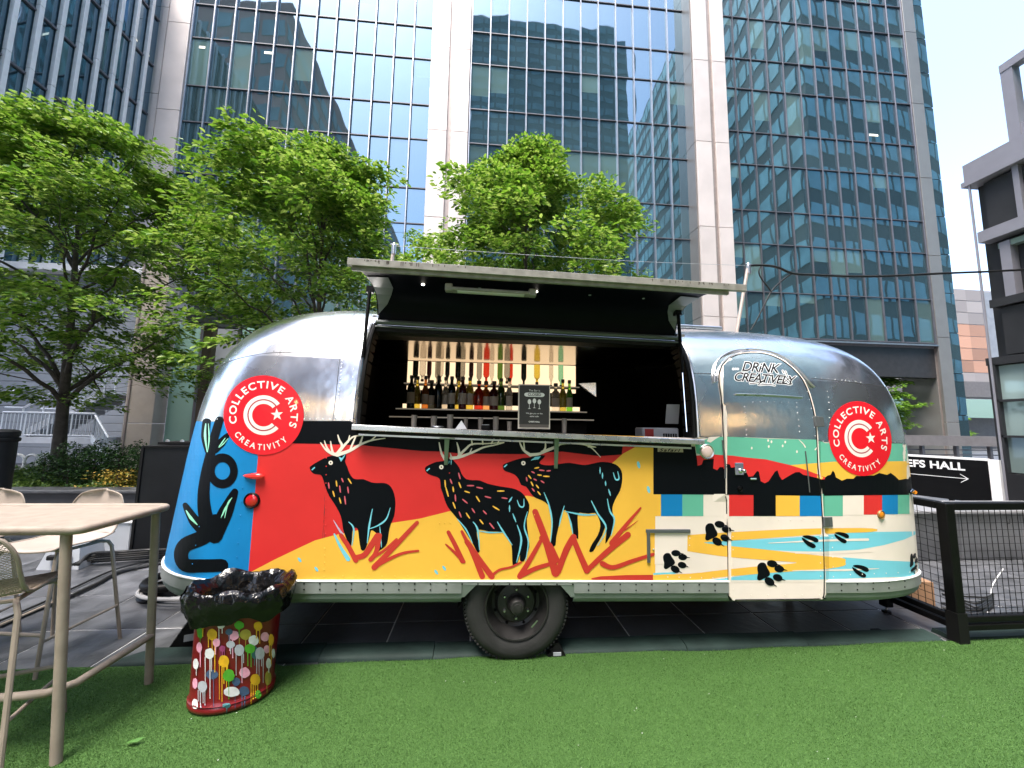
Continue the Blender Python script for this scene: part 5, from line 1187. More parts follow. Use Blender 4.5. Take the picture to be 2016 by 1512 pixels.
# menu card
ka, kb_ = onY(1021, 756, 2.72), onY(1083, 845, 2.72); kc = (ka + kb_) / 2; kw, kh = kb_.x - ka.x, ka.z - kb_.z
kd = thing('closed_card', 'black framed card saying the bar is closed, standing on the counter', 'sign', (kc.x, 2.72, kb_.z))
MB().box((kc.x, 2.73, kc.z), (kw, .012, kh)).build('frame', mat('card_frame', (.55, .50, .44), .4), kd)
MB().box((kc.x, 2.722, kc.z + .012), (kw - .016, .006, kh - .04)).build('card', mat('card_black', (.018, .018, .019), .45), kd)
MB().box((kc.x, 2.722, kb_.z + .022), (kw - .02, .008, .022)).build('base_slot', mat('slot_brown', (.08, .07, .065), .5), kd)
CW = mat('card_white', (.70, .70, .70), .5)
def ctext(txt, sz, zz, m=CW, bold=0.0, y=2.7165, dx=0): 
    v, f = text_mesh(txt, sz, bold=bold, align='CENTER'); MB().add([(kc.x + dx + p_.x, y, zz + p_.y) for p_ in v], f).build('card_text', m, kd)
ctext('The Bar is', .020, kc.z + kh * .34)
pl = [(kc.x + sx * (.052) + .022 * math.cos(R(a)), 2.7175, kc.z + kh * .265 + .015 * math.sin(R(a))) for sx, rg_ in ((1, range(-90, 91, 20)), (-1, range(90, 271, 20))) for a in rg_]
MB().add(pl, [tuple(range(len(pl)))]).build('closed_badge', CW, kd); ctext('CLOSED', .026, kc.z + kh * .24, M['black_matte'], .0006, 2.7160)
for k, dz_ in ((-1, 0), (0, .006), (1, 0)):
    gx = kc.x + k * .036; gz_ = kc.z + dz_; m_ = MB()
    m_.add([(gx + .013 * math.cos(R(a)) * (1 if R(a) < 0 or True else 1), 2.7172, gz_ + .034 + .018 * math.sin(R(a))) for a in range(0, 360, 24)], [tuple(range(15))])
    m_.add([(gx - .0015, 2.7172, gz_ + .018), (gx + .0015, 2.7172, gz_ + .018), (gx + .0015, 2.7172, gz_ - .014), (gx - .0015, 2.7172, gz_ - .014)], [(0, 1, 2, 3)]); m_.add([(gx - .011, 2.7172, gz_ - .017), (gx + .011, 2.7172, gz_ - .017), (gx, 2.7172, gz_ - .010)], [(0, 1, 2)])
    m_.build('glass_symbol', CW, kd)
ctext('We got you on the', .0155, kc.z - kh * .17); ctext('other side', .0155, kc.z - kh * .235); ctext('CHEFS HALL', .0145, kc.z - kh * .355, bold=.0004)
# papers and till at the dark right end, reflector sheet
q = onY(1330, 815, 2.95); MB().box((q.x, 3.0, q.z), (.11, .004, .16), M=Matrix.Rotation(.2, 3, 'X')).build('notice_sheet', mat('dim_paper', (.30, .30, .31), .7)); tag(bpy.data.objects['notice_sheet'], 'grey paper notice leaning inside the dark right end of the hatch', 'paper')
q = onY(1300, 835, 2.95); t = thing('till', 'dark till with red face inside the right end of the hatch', 'till', (q.x, 3.0, 1.52)); MB().box((q.x, 3.02, 1.57), (.30, .16, .10), bev=.01).build('body', M['grey_box'], t); MB().box((q.x - .10, 2.935, 1.57), (.07, .006, .08)).build('red_panel', mat('dim_red', (.25, .01, .01), .5), t)
for k in range(6): MB().box((q.x + .02 + k * .02, 2.936, 1.56), (.012, .006, .03)).build('key', M['black_matte'], t)
q = onY(1155, 765, 4.5); MB().add([(q.x - .1, 4.5, q.z + .06), (q.x + .1, 4.45, q.z + .07), (q.x + .1, 4.45, q.z - .10), (q.x - .02, 4.5, q.z - .02)], [(0, 1, 2, 3)]).build('steel_flap', M['steel'], TL)
# ------------------------------------------------------------------ seams, rivets and fittings on the skin
def seam(pts, w_=1.1, name='panel_seam', m='gap', lay=.0, smooth=4):
    A = Art(); A.stroke(pts, w_, w_, smooth=smooth, cap=False); return A.lay(name, M[m], lay)
seamsL = [ZL_([(60, 640), (180, 560), (330, 500), (560, 455), (850, 440), (1290, 450), (1440, 462)]), ZL_([(1420, 75), (1365, 150), (1310, 330), (1270, 520), (1240, 800), (1205, 1080)]), ZL_([(0, 1085), (200, 1083), (600, 1080), (940, 1082), (1370, 1082)])]
for s in seamsL: seam(s)
seam(Z8([(1215, 415), (1400, 432), (1600, 455), (1800, 480)])); seam(Z8([(250, 375), (440, 380)])); seam(Z8([(300, 868), (440, 866), (520, 866)])); seam(Z8([(1260, 895), (1350, 910), (1700, 918), (1960, 920)]))
seam(Z2([(1207, 730), (1190, 1010), (1175, 1290)]), .8); seam([(640, 900), (638, 1140)], .7); seam([(1045, 905), (1047, 1138)], .5)
seam(Z8([(230, 300), (262, 420), (290, 620), (315, 860)]), .9)
# door outline gap and inner hatch
_P = [surf(x_, y_, .001) for x_, y_ in smooth_line(dl + [dl[0]], 3)]; MB().tube(_P, .0042, 6).build('door_seal', M['black_matte'], door)
seam(Z8([(660, 560), (668, 700), (690, 880), (703, 1100), (715, 1310)]), .8); seam(Z8([(1140, 570), (1150, 800), (1165, 980)]), .8)
seam(Z5([(876, 740), (878, 1035), (1330, 1040)]), .8, smooth=0); seam(Z5([(1330, 620), (1332, 1040)]), .5, smooth=0)
def raised(pts, r, m, name, off=.006, smooth=5, parent=None, seg=8):
    P = smooth_line(pts, smooth) if smooth else pts; Q = [surf(x, y, off) for x, y in P]; Q = [q for q in Q if q is not None]
    return MB().tube(Q, r, seg).build(name, m, parent or TL, smooth=True, sharp=60)
raised(Z8([(455, 450), (452, 380), (470, 300), (520, 245), (600, 210), (700, 198), (800, 200), (900, 220), (1000, 262), (1080, 325), (1150, 400), (1200, 460), (1230, 485)]), .0085, M['alu_dull'], 'door_drip_rail', .012)
raised(Z8([(480, 440), (482, 380), (505, 315), (560, 258), (640, 225), (730, 212)]), .004, M['alu_dull'], 'door_drip_rail', .010)
raised(Z8([(620, 540), (880, 548), (1135, 566)]), .0075, M['steel'], 'hatch_drip_bar', .010, parent=door)
raised(Z8([(508, 895), (518, 960), (530, 1080), (530, 1190)]), .006, M['gutter'], 'grab_rail', .022, parent=door)
raised(Z8([(1162, 980), (1178, 1120), (1195, 1300)]), .004, M['gutter'], 'vertical_rod', .008, parent=door)
# rivets
rv = MB(); rvp = {c_: MB() for c_ in ('m_yellow', 'm_red', 'm_cream', 'm_black', 'm_blue')}
def rivet(x, y, r=.0042, c_=None):
    p, n = hit(x, y)
    if p is None: return
    q = n.to_track_quat('Z', 'Y').to_matrix(); lf_ = .0008 if c_ is None else .004; vs_ = [p + n * lf_ + q @ Vector((r * math.cos(2 * PI * k / 7), r * math.sin(2 * PI * k / 7), .0)) for k in range(7)] + [p + n * (lf_ + r * .4) + q @ Vector((r * .65 * math.cos(2 * PI * k / 7), r * .65 * math.sin(2 * PI * k / 7), 0)) for k in range(7)]
    (rvp[c_] if c_ else rv).add(vs_, [(k, (k + 1) % 7, 7 + (k + 1) % 7, 7 + k) for k in range(7)] + [tuple(range(7, 14))])
def rivet_line(pts, step, dx=0, dy=0, r=.0042, c_=None):
    P = smooth_line(pts, 8) if len(pts) > 2 else [(pts[0][0] + (pts[1][0] - pts[0][0]) * k / 30, pts[0][1] + (pts[1][1] - pts[0][1]) * k / 30) for k in range(31)]
    acc = 0
    for a, b in zip(P[:-1], P[1:]):
        acc += math.hypot(b[0] - a[0], b[1] - a[1])
        if acc >= step: acc = 0; rivet(b[0] + dx, b[1] + dy, r, c_)
rivet_line(seamsL[1], 5, 5, 0, .0055); rivet_line(seamsL[0], 9, 0, -3); rivet_line(seamsL[2], 11, 0, -4, .005)
rivet_line(ZL_([(1490, 150), (1430, 400), (1400, 600), (1380, 800), (1355, 1000), (1345, 1060)]), 14)
rivet_line(Z8([(1215, 415), (1400, 432), (1600, 455)]), 7, 0, -2.5); rivet_line(Z8([(1330, 480), (1350, 580), (1360, 800), (1370, 900)]), 8); rivet_line(Z8([(255, 400), (280, 560), (300, 720), (315, 850)]), 9)
rivet_line(Z8([(240, 200), (258, 300), (270, 360)]), 8); rivet_line(Z8([(250, 370), (440, 374)]), 7)
rivet_line(Z8([(1260, 905), (1960, 913)]), 9); rivet_line(Z8([(690, 590), (700, 700), (710, 870)]), 8, r=.005); rivet_line(Z8([(1095, 600), (1110, 700), (1125, 860)]), 9, r=.005); rivet_line(Z8([(700, 600), (900, 596), (1100, 604)]), 12); rivet_line(Z8([(1160, 440), (1200, 580), (1235, 760), (1245, 870)]), 16); rivet_line(Z8([(545, 560), (555, 760), (560, 880)]), 22)
rivet_line([(643, 885), (641, 1050)], 13, c_='m_red'); rivet_line([(640, 1065), (638, 1135)], 13, c_='m_yellow'); rivet_line([(650, 1134), (905, 1134)], 25, c_='m_yellow'); rivet_line([(1130, 1134), (1160, 1134)], 15, c_='m_yellow')
rivet_line([(850, 930), (1000, 935)], 32, c_='m_red'); rivet_line([(1052, 1000), (1052, 1040)], 13, c_='m_yellow'); rivet_line([(855, 1029), (886, 1029)], 10, c_='m_yellow'); rivet_line([(1250, 1000), (1250, 1060)], 18, c_='m_yellow')
rivet_line([(482, 905), (466, 1110)], 26, c_='m_blue'); rivet_line([(400, 1000), (380, 1110)], 35, c_='m_blue'); rivet_line([(1292, 1135), (1425, 1138)], 20, c_='m_cream'); rivet_line([(1358, 1045), (1355, 1115)], 12, c_='m_cream'); rivet_line([(1442, 1022), (1612, 1024)], 22, c_='m_cream'); rivet_line([(1444, 1171), (1612, 1171)], 32, c_='m_cream'); rivet_line([(1442, 1030), (1443, 1160)], 26, c_='m_cream'); rivet_line([(1614, 1030), (1615, 1160)], 26, c_='m_cream')
rivet_line([(1636, 1020), (1640, 1135)], 18, c_='m_cream'); rivet_line([(1650, 1132), (1790, 1126)], 20, c_='m_cream'); rivet_line([(1300, 965), (1425, 966)], 22, c_='m_black')
for c_, m_ in rvp.items():
    if m_.v: stuff(m_.build('painted_rivets', M[c_], TL, smooth=True, sharp=50))
stuff(rv.build('rivets', M['alu_dull'], TL, smooth=True, sharp=50))
# lamps and reflectors
RED = mat('red_lens', (.50, .006, .010), .12, spec=.7, coat=.6); REDL = mat('red_lens_lit', (.6, .02, .02), .15, emit=(1, .1, .06), estr=.05); AMB = mat('amber_lens', (.65, .20, .01), .15, coat=.5)
def dome(px_, py_, r, m, name, bez=None, depth=.5, parent=None):
    p, n = hit(px_, py_); q = n.to_track_quat('Z', 'Y').to_matrix()
    def ring_(prof):
        mb_ = MB(); seg = 24; vv = [p + q @ Vector((rr * math.cos(2 * PI * k / seg), rr * math.sin(2 * PI * k / seg), h)) for k in range(seg) for rr, h in prof]; nn = len(prof)
        mb_.add(vv, [(k * nn + i, ((k + 1) % seg) * nn + i, ((k + 1) % seg) * nn + i + 1, k * nn + i + 1) for k in range(seg) for i in range(nn - 1)]); return mb_
    prof = [(r * math.cos(a), .006 + r * depth * math.sin(a)) for a in [PI / 2 * k / 6 for k in range(7)]]
    o_ = ring_([(r, 0)] + prof).build(name, m, parent or TL, smooth=True, sharp=60)
    if bez: ring_([(r * 1.25, 0), (r * 1.28, .008), (r * 1.15, .014), (r * .98, .010), (r * .97, .004)]).build(name + '_bezel', bez, parent or TL, smooth=True)
    return o_
dome(496.5, 985, .041, RED, 'tail_reflector', M['black_paint'], .25)
p, n = hit(504, 937); vv = []; seg = 16; ln = .13
q0, q1 = surf(481, 936, .012), surf(522, 937, .018); ax_ = (q1 - q0)
path = [q0 + ax_ * u for u in (0, .1, .25, .45, .65, .82, .93, 1.0)]; rr = [.002, .008, .014, .019, .021, .020, .014, .003]
MB().tube(path, rr, 14).build('tail_lamp', REDL, TL, smooth=True); MB().tube([q0 + ax_ * u + Vector((0, .004, 0)) for u in (0, .12, .3, .42)], [.003, .011, .017, .021], 14).build('tail_lamp_hood', M['black_paint'], TL, smooth=True)
dome(1391, 889, .044, mat('porch_lens', (.55, .45, .42), .3, emit=(1, .6, .5), estr=.04), 'porch_lamp', M['alu_dull'], .35)
for k in range(12):
    a = 2 * PI * k / 12; rivet(1391 + 16.5 * math.cos(a), 889 + 17.5 * math.sin(a), .003)
dome(1733, 1013, .026, AMB, 'amber_marker', mat('amber_bezel', (.25, .14, .04), .4), .4)
q = surf(1793, 967, .02); MB().tube([q + Vector((-.06, -.02, 0)), q + Vector((-.02, 0, .004)), q + Vector((.01, .02, .004))], [.004, .018, .014], 12).build('front_marker', M['chrome'], TL, smooth=True); MB().tube([q + Vector((-.01, -.01, -.004)), q + Vector((.025, .02, -.004))], [.016, .010], 12).build('front_marker_lens', AMB, TL, smooth=True)
# maker's plate
pz = Z8([(18, 952), (214, 956), (216, 990), (18, 986)]); o = Art().poly(pz).lay('name_plate', mat('brass_plate', (.42, .37, .28), .4, metal=.5), 5, thick=True)
v, f = text_mesh('Safari', 10.5, shear=.35, bold=.25, spacing=1.25); w_ = max(q.x for q in v); A = Art(); A.raw([(1297 + q.x * 42 / w_, 888.6 - q.y * .78 + q.x * .02) for q in v], f); A.lay('name_plate_script', M['black_paint'], 7, o, sub=0)
# door lock set, hinges, access hatch
def box_on(px_, py_, wpx, hpx, d, m, name, parent=None, bev=.003, lift=0.0):
    a, b = surf(px_ - wpx / 2, py_), surf(px_ + wpx / 2, py_); c_, e = surf(px_, py_ - hpx / 2), surf(px_, py_ + hpx / 2)
    X = (b - a); Z = (c_ - e); n_ = X.cross(Z).normalized(); n_ = n_ if n_.dot(EYE - a) > 0 else -n_; xx = X.normalized(); zz = n_.cross(xx); Mx = Matrix((xx, n_, zz)).transposed()
    mid = (a + b) / 2 + n_ * (d / 2 + lift); return MB().box(mid, (X.length, d, Z.length), M=Mx, bev=bev).build(name, m, parent or TL)
box_on(1454, 923, 17, 24, .012, M['chrome'], 'lock_plate', door); dome(1456, 927, .020, M['chrome'], 'door_knob', None, .9, door); dome(1464, 927, .012, M['chrome'], 'lock_barrel', M['steel'], 1.0, door)
dome(1456, 962, .016, M['black_paint'], 'deadbolt', M['black_paint'], .5, door); box_on(1482, 943, 12, 4, .012, M['chrome'], 'slide_bolt', door)
for px_, py_ in ((1611, 830), (1628, 1027)):
    box_on(px_ - 4, py_, 9, 19, .014, M['gutter'], 'hinge_leaf', door); box_on(px_ + 5, py_, 9, 19, .010, M['gutter'], 'hinge_leaf', door)
    for dy in (-6, 0, 6): dome(px_ + 5, py_ + dy, .003, M['black_matte'], 'hinge_screw', None, .5, door)
ah = Z5([(148, 862), (430, 865), (428, 1090), (240, 1104), (146, 1104)]); hatch = Art().poly(Z5([(185, 866), (428, 866), (426, 1100), (185, 1100)])).lay('access_flap', M['m_cream'], 2.2, thick=True)
seam(ah + [ah[0]], .8, smooth=0); box_on(1314.5, 1045, 87, 7, .014, M['gutter'], 'flap_hinge_rail'); box_on(1276, 1076, 6, 62, .014, M['gutter'], 'flap_edge_rail')
dome(1286, 1081.5, .006, M['steel'], 'flap_lock', None, .6)
# roof vent box, roof rail
q = TW(1.98, 3.75, 2.648); MB().box(q, (.75, .45, .035), M=Matrix.Rotation(TILT, 3, 'Y'), bev=.02).build('roof_vent', M['alu_dull'], TL)
# floor plug / faint embossed caps on the black field
for x, y, r in ((1391, 932, .04),):
    A = Art(); v_, fq = ring(0, 0, 1, .94); A.raw([(x + q[0] * 13, y + q[1] * 15) for q in v_], fq); A.lay('capped_port', M['black_paint'], 5)
# string of warm bulbs across the square, met as glints in the aluminium
M['bulb'] = mat('warm_bulb', (1, .8, .5), .4, emit=(1, .62, .25), estr=28)
fs = thing('festoon_lights', 'string of warm bulbs mirrored as golden glints in the door', 'lights', (0, -3, 3))
for (xa, ya, xb, yb) in ((-5, -2.6, 7, -3.4), (-5, -5, 8, -5.6)):
    pts = []
    for k in range(31):
        u = k / 30; s = (u * 3) % 1; pts.append(Vector((xa + (xb - xa) * u, ya + (yb - ya) * u, 3.1 - .35 * 4 * s * (1 - s))))
    MB().tube(pts, .008, 5).build('wire', M['cab_rub'] if 'cab_rub' in M else M['black_matte'], fs)
    for k in range(1, 30, 2): MB().lathe([(0, -.09), (.022, -.08), (.03, -.055), (.022, -.03), (.012, -.01), (0, 0)], pts[k], 'Z', 10).build('bulb', M['bulb'], fs, smooth=True)
# ------------------------------------------------------------------ trees
M['bark'] = mat('bark', (.055, .044, .036), .85, var=.35, vscale=9, bump=.01, bscale=25)
M['leaf'] = rand_island('leaves', [(.036, .095, .010), (.090, .205, .015), (.165, .305, .024), (.27, .41, .045), (.32, .42, .09)], .42, .42, .45)
M['leaf_far'] = rand_island('leaves_far', [(.06, .16, .015), (.16, .32, .03), (.26, .42, .06)], .5, .4)
def leaf_array(cen, nrm, axis, L, Wd):
    """cen,nrm,axis: (n,3) arrays; 6-point folded leaf"""
    side = np.cross(nrm, axis); side /= np.linalg.norm(side, axis=1, keepdims=True) + 1e-9
    L = L[:, None]; Wd = Wd[:, None]
    co = np.zeros((len(cen), 6, 3))
    co[:, 0] = cen
    co[:, 1] = cen + axis * L * .38 + side * Wd * .5 + nrm * Wd * .10
    co[:, 2] = cen + axis * L * .72 + side * Wd * .38 + nrm * Wd * .06 - nrm * L * .03
    co[:, 3] = cen + axis * L - nrm * L * .12
    co[:, 4] = cen + axis * L * .72 - side * Wd * .38 + nrm * Wd * .06 - nrm * L * .03
    co[:, 5] = cen + axis * L * .38 - side * Wd * .5 + nrm * Wd * .10
    return co
LEAF_F = [(0, 1, 2, 3), (0, 3, 4, 5)]
def tree(label, base, prof, seed, nspray=420, nleaf=62, fork=1.6, trunk_r=.13, lean=(0, 0), mat_leaf='leaf', leafL=.125, spread=.42, group=None, name='street_tree', sq=1.0):
    rg = np.random.default_rng(seed); rd = random.Random(seed)
    t = thing(name, label, 'tree', base, group)
    bx_, by_, bz = base; ztop = prof[0][0]; zbot = prof[-1][0]
    pz = np.array([p_[0] for p_ in prof][::-1]); pr = np.array([p_[1] for p_ in prof][::-1])
    rad = lambda z: np.interp(z, pz, pr)
    br = MB(); nodes = []
    # trunk and leader
    tp_ = []; n = 14
    for k in range(n + 1):
        s = k / n; z = bz + (ztop - bz) * .93 * s
        tp_.append(Vector((bx_ + lean[0] * s + .05 * math.sin(5 * s + seed), by_ + lean[1] * s + .05 * math.cos(4 * s), z)))
    rs = [trunk_r * (1.18 if k == 0 else 1) * max(.06, (1 - .93 * (k / n) ** .72)) for k in range(n + 1)]
    tr = MB().tube(tp_, rs, 10)
    # knobbly root flare
    tr.lathe([(trunk_r * 1.7, -.05), (trunk_r * 1.35, .12), (trunk_r * 1.1, .3), (trunk_r * .9, .35)], base, 'Z', 10)
    tr.build('trunk', M['bark'], t, smooth=True, sharp=70)
    for k in range(4, n + 1): nodes.append((tp_[k], rs[k]))
    # main limbs
    for i in range(22):
        s = .14 + .58 * (i / 21) + rd.uniform(-.02, .02); z0 = bz + (ztop - bz) * s; 
        if z0 < bz + fork: z0 = bz + fork + rd.uniform(0, .5)
        a = i * 2.4 + rd.uniform(-.4, .4); p0 = Vector((bx_ + lean[0] * s, by_ + lean[1] * s, z0))
        zr = min(ztop - .5, z0 + rd.uniform(1.1, 2.6)); rr = rad(zr) * rd.uniform(.65, .9)
        p3 = Vector((bx_ + lean[0] + rr * math.cos(a), by_ + rr * math.sin(a) * sq, zr))
        pts = []; m_ = 9
        for k in range(m_ + 1):
            u = k / m_; q = p0.lerp(p3, u); q.z = p0.z + (p3.z - p0.z) * (u ** .75); q += Vector((rd.gauss(0, .03), rd.gauss(0, .03), rd.gauss(0, .03))) * (1 if 0 < k else 0)
            pts.append(q)
        r0 = trunk_r * (.36 - .20 * i / 21); rr_ = [r0 * (1 - .82 * k / m_) for k in range(m_ + 1)]
        br.tube(pts, rr_, 6)
        for k in range(2, m_ + 1): nodes.append((pts[k], rr_[k]))
    NP = np.array([list(q[0]) for q in nodes])
    C = []; NN = []; AX = []
    cnt = 0; tries = 0
    while cnt < nspray and tries < nspray * 14:
        tries += 1
        z = rg.uniform(zbot, ztop); rmax = rad(z)
        a = rg.uniform(0, 2 * PI); lob = 1 + .17 * math.sin(3 * a + seed + z * 1.3) + .10 * math.sin(5 * a - z * 2.1)
        u = rg.random() ** .46
        if rg.random() > min(1, rmax / (pr.max() * .8) + .10) * (1 if z > 6.0 else (.55 if z > 4.6 else .34)): continue
        r_ = rmax * u * lob
        tgt = np.array([bx_ + lean[0] * .8 + r_ * math.cos(a), by_ + lean[1] * .8 + r_ * math.sin(a) * sq, z])
        if noise.noise(Vector(tgt) * 1.05 + Vector((seed, 0, 0))) < -.03: continue
        # twig from nearest lower/inner node
        dv = tgt[None] - NP; dist = np.linalg.norm(dv, axis=1) + np.where(dv[:, 2] < -.1, 2.0, 0)
        j = int(dist.argmin()); p0 = NP[j]; ln = np.linalg.norm(tgt - p0)
        if ln > 2.3: continue
        cnt += 1
        mid = (p0 + tgt) / 2 + np.array([rg.normal(0, .06), rg.normal(0, .06), .10 * ln])
        r0 = min(nodes[j][1] * .6, .018); pts = [p0, (p0 + mid) / 2 + rg.normal(0, .02, 3), mid, (mid + tgt) / 2 + rg.normal(0, .03, 3), tgt]
        br.tube(pts, [r0, r0 * .8, r0 * .6, r0 * .42, r0 * .2], 4, caps=False)
        nodes.append((Vector(mid), r0 * .6)); NP = np.vstack([NP, mid[None]])
        # leaf spray: flat fan of twiglets
        out = tgt - np.array([bx_, by_, z]); out = out / (np.linalg.norm(out) + 1e-6)
        yaw = math.atan2(out[1], out[0]) + rg.normal(0, .6); sz = spread * rg.uniform(.6, 1.25)
        nl = int(nleaf * rg.uniform(.6, 1.3))
        ex = np.array([math.cos(yaw), math.sin(yaw), rg.normal(-.05, .16)]); ey = np.array([-math.sin(yaw), math.cos(yaw), rg.normal(0, .2)])
        uu = rg.uniform(-.7, 1.0, nl); vv_ = rg.uniform(-1, 1, nl) * (1 - .45 * np.abs(uu))
        # gather leaves on a handful of twiglets
        vv_ = np.round(vv_ * 3.2) / 3.2 + rg.normal(0, .07, nl)
        P_ = tgt[None] + ex[None] * (uu * sz)[:, None] + ey[None] * (vv_ * sz * .8)[:, None] + np.stack([np.zeros(nl), np.zeros(nl), rg.normal(0, .045, nl) - .05 * uu ** 2 - .06 * vv_ ** 2], 1)
        ang = yaw + np.sign(vv_) * rg.uniform(.2, 1.1, nl) + rg.normal(0, .3, nl)
        ax = np.stack([np.cos(ang), np.sin(ang), rg.normal(-.18, .25, nl)], 1); ax /= np.linalg.norm(ax, axis=1, keepdims=True)
        nm = np.stack([rg.normal(0, .38, nl), rg.normal(0, .38, nl), np.ones(nl)], 1); nm -= ax * (nm * ax).sum(1, keepdims=True); nm /= np.linalg.norm(nm, axis=1, keepdims=True)
        C.append(P_); NN.append(nm); AX.append(ax)
    b_o = br.build('branches', M['bark'], t, smooth=True, sharp=80)
    C, NN, AX = map(np.concatenate, (C, NN, AX)); n = len(C)
    L_ = leafL * rg.uniform(.65, 1.25, n)
    co = leaf_array(C - np.array(base), NN, AX, L_, L_ * rg.uniform(.42, .56, n))
    big_mesh('crown', co, LEAF_F, M[mat_leaf], t)
    return t
G_ = 'street trees in a row behind the trailer'
T1 = onZ(112, 935, .42)
tree('large street tree with visible dark trunk at the left, behind the table', (T1.x, T1.y, .30), [(8.55, .25), (8.2, 1.0), (7.5, 1.9), (6.6, 2.6), (5.4, 3.0), (4.4, 2.9), (3.4, 2.7), (2.5, 2.3), (1.95, 1.6)], 11, 700, 74, 1.35, .135, lean=(-.5, .1), group=G_)
tree('street tree whose crown rises above the left half of the trailer', (-3.75, 9.3, .3), [(8.6, .15), (8.2, .7), (7.6, 1.4), (6.9, 2.1), (6.1, 2.7), (5.2, 3.0), (4.0, 2.9), (3.0, 2.4), (2.2, 1.6)], 23, 680, 70, 1.7, .12, lean=(-.35, 0), group=G_)
tree('street tree with pointed crown above the serving hatch', (1.1, 9.4, .3), [(9.0, .25), (8.6, .65), (7.9, 1.2), (7.2, 1.8), (6.4, 2.5), (5.6, 3.0), (4.6, 3.1), (3.4, 2.5), (2.4, 1.6)], 44, 720, 70, 1.7, .12, group=G_)
tree('sunlit far tree glimpsed between the tower columns on the right', (24.3, 21.6, 0), [(5.4, .3), (4.6, 1.3), (3.4, 1.7), (2.3, 1.4), (1.5, .7)], 51, 130, 60, 1.0, .1, mat_leaf='leaf_far', leafL=.2, spread=.6, name='far_tree')
tree('small bright tree beyond the footbridge at the far right', (43, 32, 0), [(3.6, .3), (3.0, 1.0), (2.0, 1.3), (1.2, .8)], 53, 80, 50, .8, .1, mat_leaf='leaf_far', leafL=.22, spread=.6, name='far_tree')

# planted bed: soil, hedge, ground cover
bed_ = MB(); vv = []
soil = mat('soil', (.035, .028, .02), .9, var=.3, bump=.02, bscale=8)
MB().box((-7.4, 9.1, .14), (9.8, 3.4, .32), bev=.03).build('planting_bed', soil)
struct(bpy.data.objects['planting_bed'])
def leaf_mass(name, label, cat, fn, n, material, L, seed):
    rg = np.random.default_rng(seed); P_ = fn(rg, n)
    ax = rg.normal(0, 1, (n, 3)); ax[:, 2] *= .5; ax /= np.linalg.norm(ax, axis=1, keepdims=True)
    nm = rg.normal(0, .6, (n, 3)); nm[:, 2] += 1; nm -= ax * (nm * ax).sum(1, keepdims=True); nm /= np.linalg.norm(nm, axis=1, keepdims=True)
    l_ = L * rg.uniform(.6, 1.3, n)
    return leaf_array(P_, nm, ax, l_, l_ * .5)
M['hedge'] = rand_island('hedge_leaves', [(.010, .030, .008), (.022, .058, .014), (.035, .085, .02)], .45, .15)
M['cover'] = rand_island('cover_leaves', [(.04, .09, .015), (.10, .17, .03), (.16, .24, .05)], .5, .25)
M['yellow_l'] = rand_island('yellow_flowers', [(.35, .22, .03), (.5, .34, .06), (.12, .16, .03)], .5, .2)
HY = 8.0
hx0, hx1 = onY(160, 930, HY).x, onY(262, 930, HY).x
hd = thing('clipped_hedge', 'dark low hedge to the right of the tree trunk', 'hedge', ((hx0 + hx1) / 2, HY, .3))
def hedge_fn(rg, n):
    x = rg.uniform(-1, 1, n); y = rg.uniform(-1, 1, n); z = rg.random(n) ** .6
    wob = 1 + .12 * np.sin(x * 9) + .08 * np.sin(x * 17 + y * 5)
    return np.stack([x * 1.0, y * .45, z * .78 * wob * (1 - .25 * x ** 4)], 1)
big_mesh('foliage', leaf_mass('', '', '', hedge_fn, 9000, None, .05, 4), LEAF_F, M['hedge'], hd)
hm = MB()
for k in range(14): hm.tube([hd.location + Vector((-.9 + k * .14, (k % 3 - 1) * .2, 0)), hd.location + Vector((-.9 + k * .14 + .04, (k % 3 - 1) * .25, .6))], .015, 5)
hm.build('stems', M['bark'], hd)
def cover_fn(rg, n):
    x = rg.uniform(-11, -3.6, n); y = rg.uniform(7.3, 10.6, n); z = .3 + .16 * rg.random(n) + .07 * np.sin(x * 5) * np.sin(y * 4)
    return np.stack([x, y, z], 1)
o = big_mesh('ground_cover', leaf_mass('', '', '', cover_fn, 26000, None, .07, 6), LEAF_F, M['cover']); tag(o, 'low green ground cover in the planting bed behind the table', 'plants')
q = onY(240, 948, 7.6)
yf = thing('yellow_shrub', 'small yellow leaved shrub beside the black cabinet', 'shrub', (q.x, q.y, .3))
big_mesh('foliage', leaf_mass('', '', '', lambda rg, n: np.stack([rg.normal(0, .17, n), rg.normal(0, .15, n), .05 + .36 * rg.random(n)], 1), 900, None, .05, 8), LEAF_F, M['yellow_l'], yf)
ym = MB()
for k in range(7): ym.tube([yf.location, yf.location + Vector((.12 * math.cos(k), .12 * math.sin(k), .35))], .008, 4)
ym.build('stems', M['bark'], yf)
q = onY(208, 970, 7.2)
bh = thing('broad_leaf_plant', 'broad leaved green plant beside the yellow shrub', 'plant', (q.x, q.y, .2))
rg = np.random.default_rng(2); nl = 9
for k in range(nl):
    a_ = k * 2.4; co = leaf_array(np.array([[0, 0, .1]]), np.array([[-.5 * math.cos(a_), -.5 * math.sin(a_), .8]]), np.array([[.8 * math.cos(a_), .8 * math.sin(a_), .45]]), np.array([.34]), np.array([.22]))
    big_mesh('leaf', co, LEAF_F, mat('hosta_%d' % k, (.06, .17 + .01 * k, .08), .5), bh, kind=None)
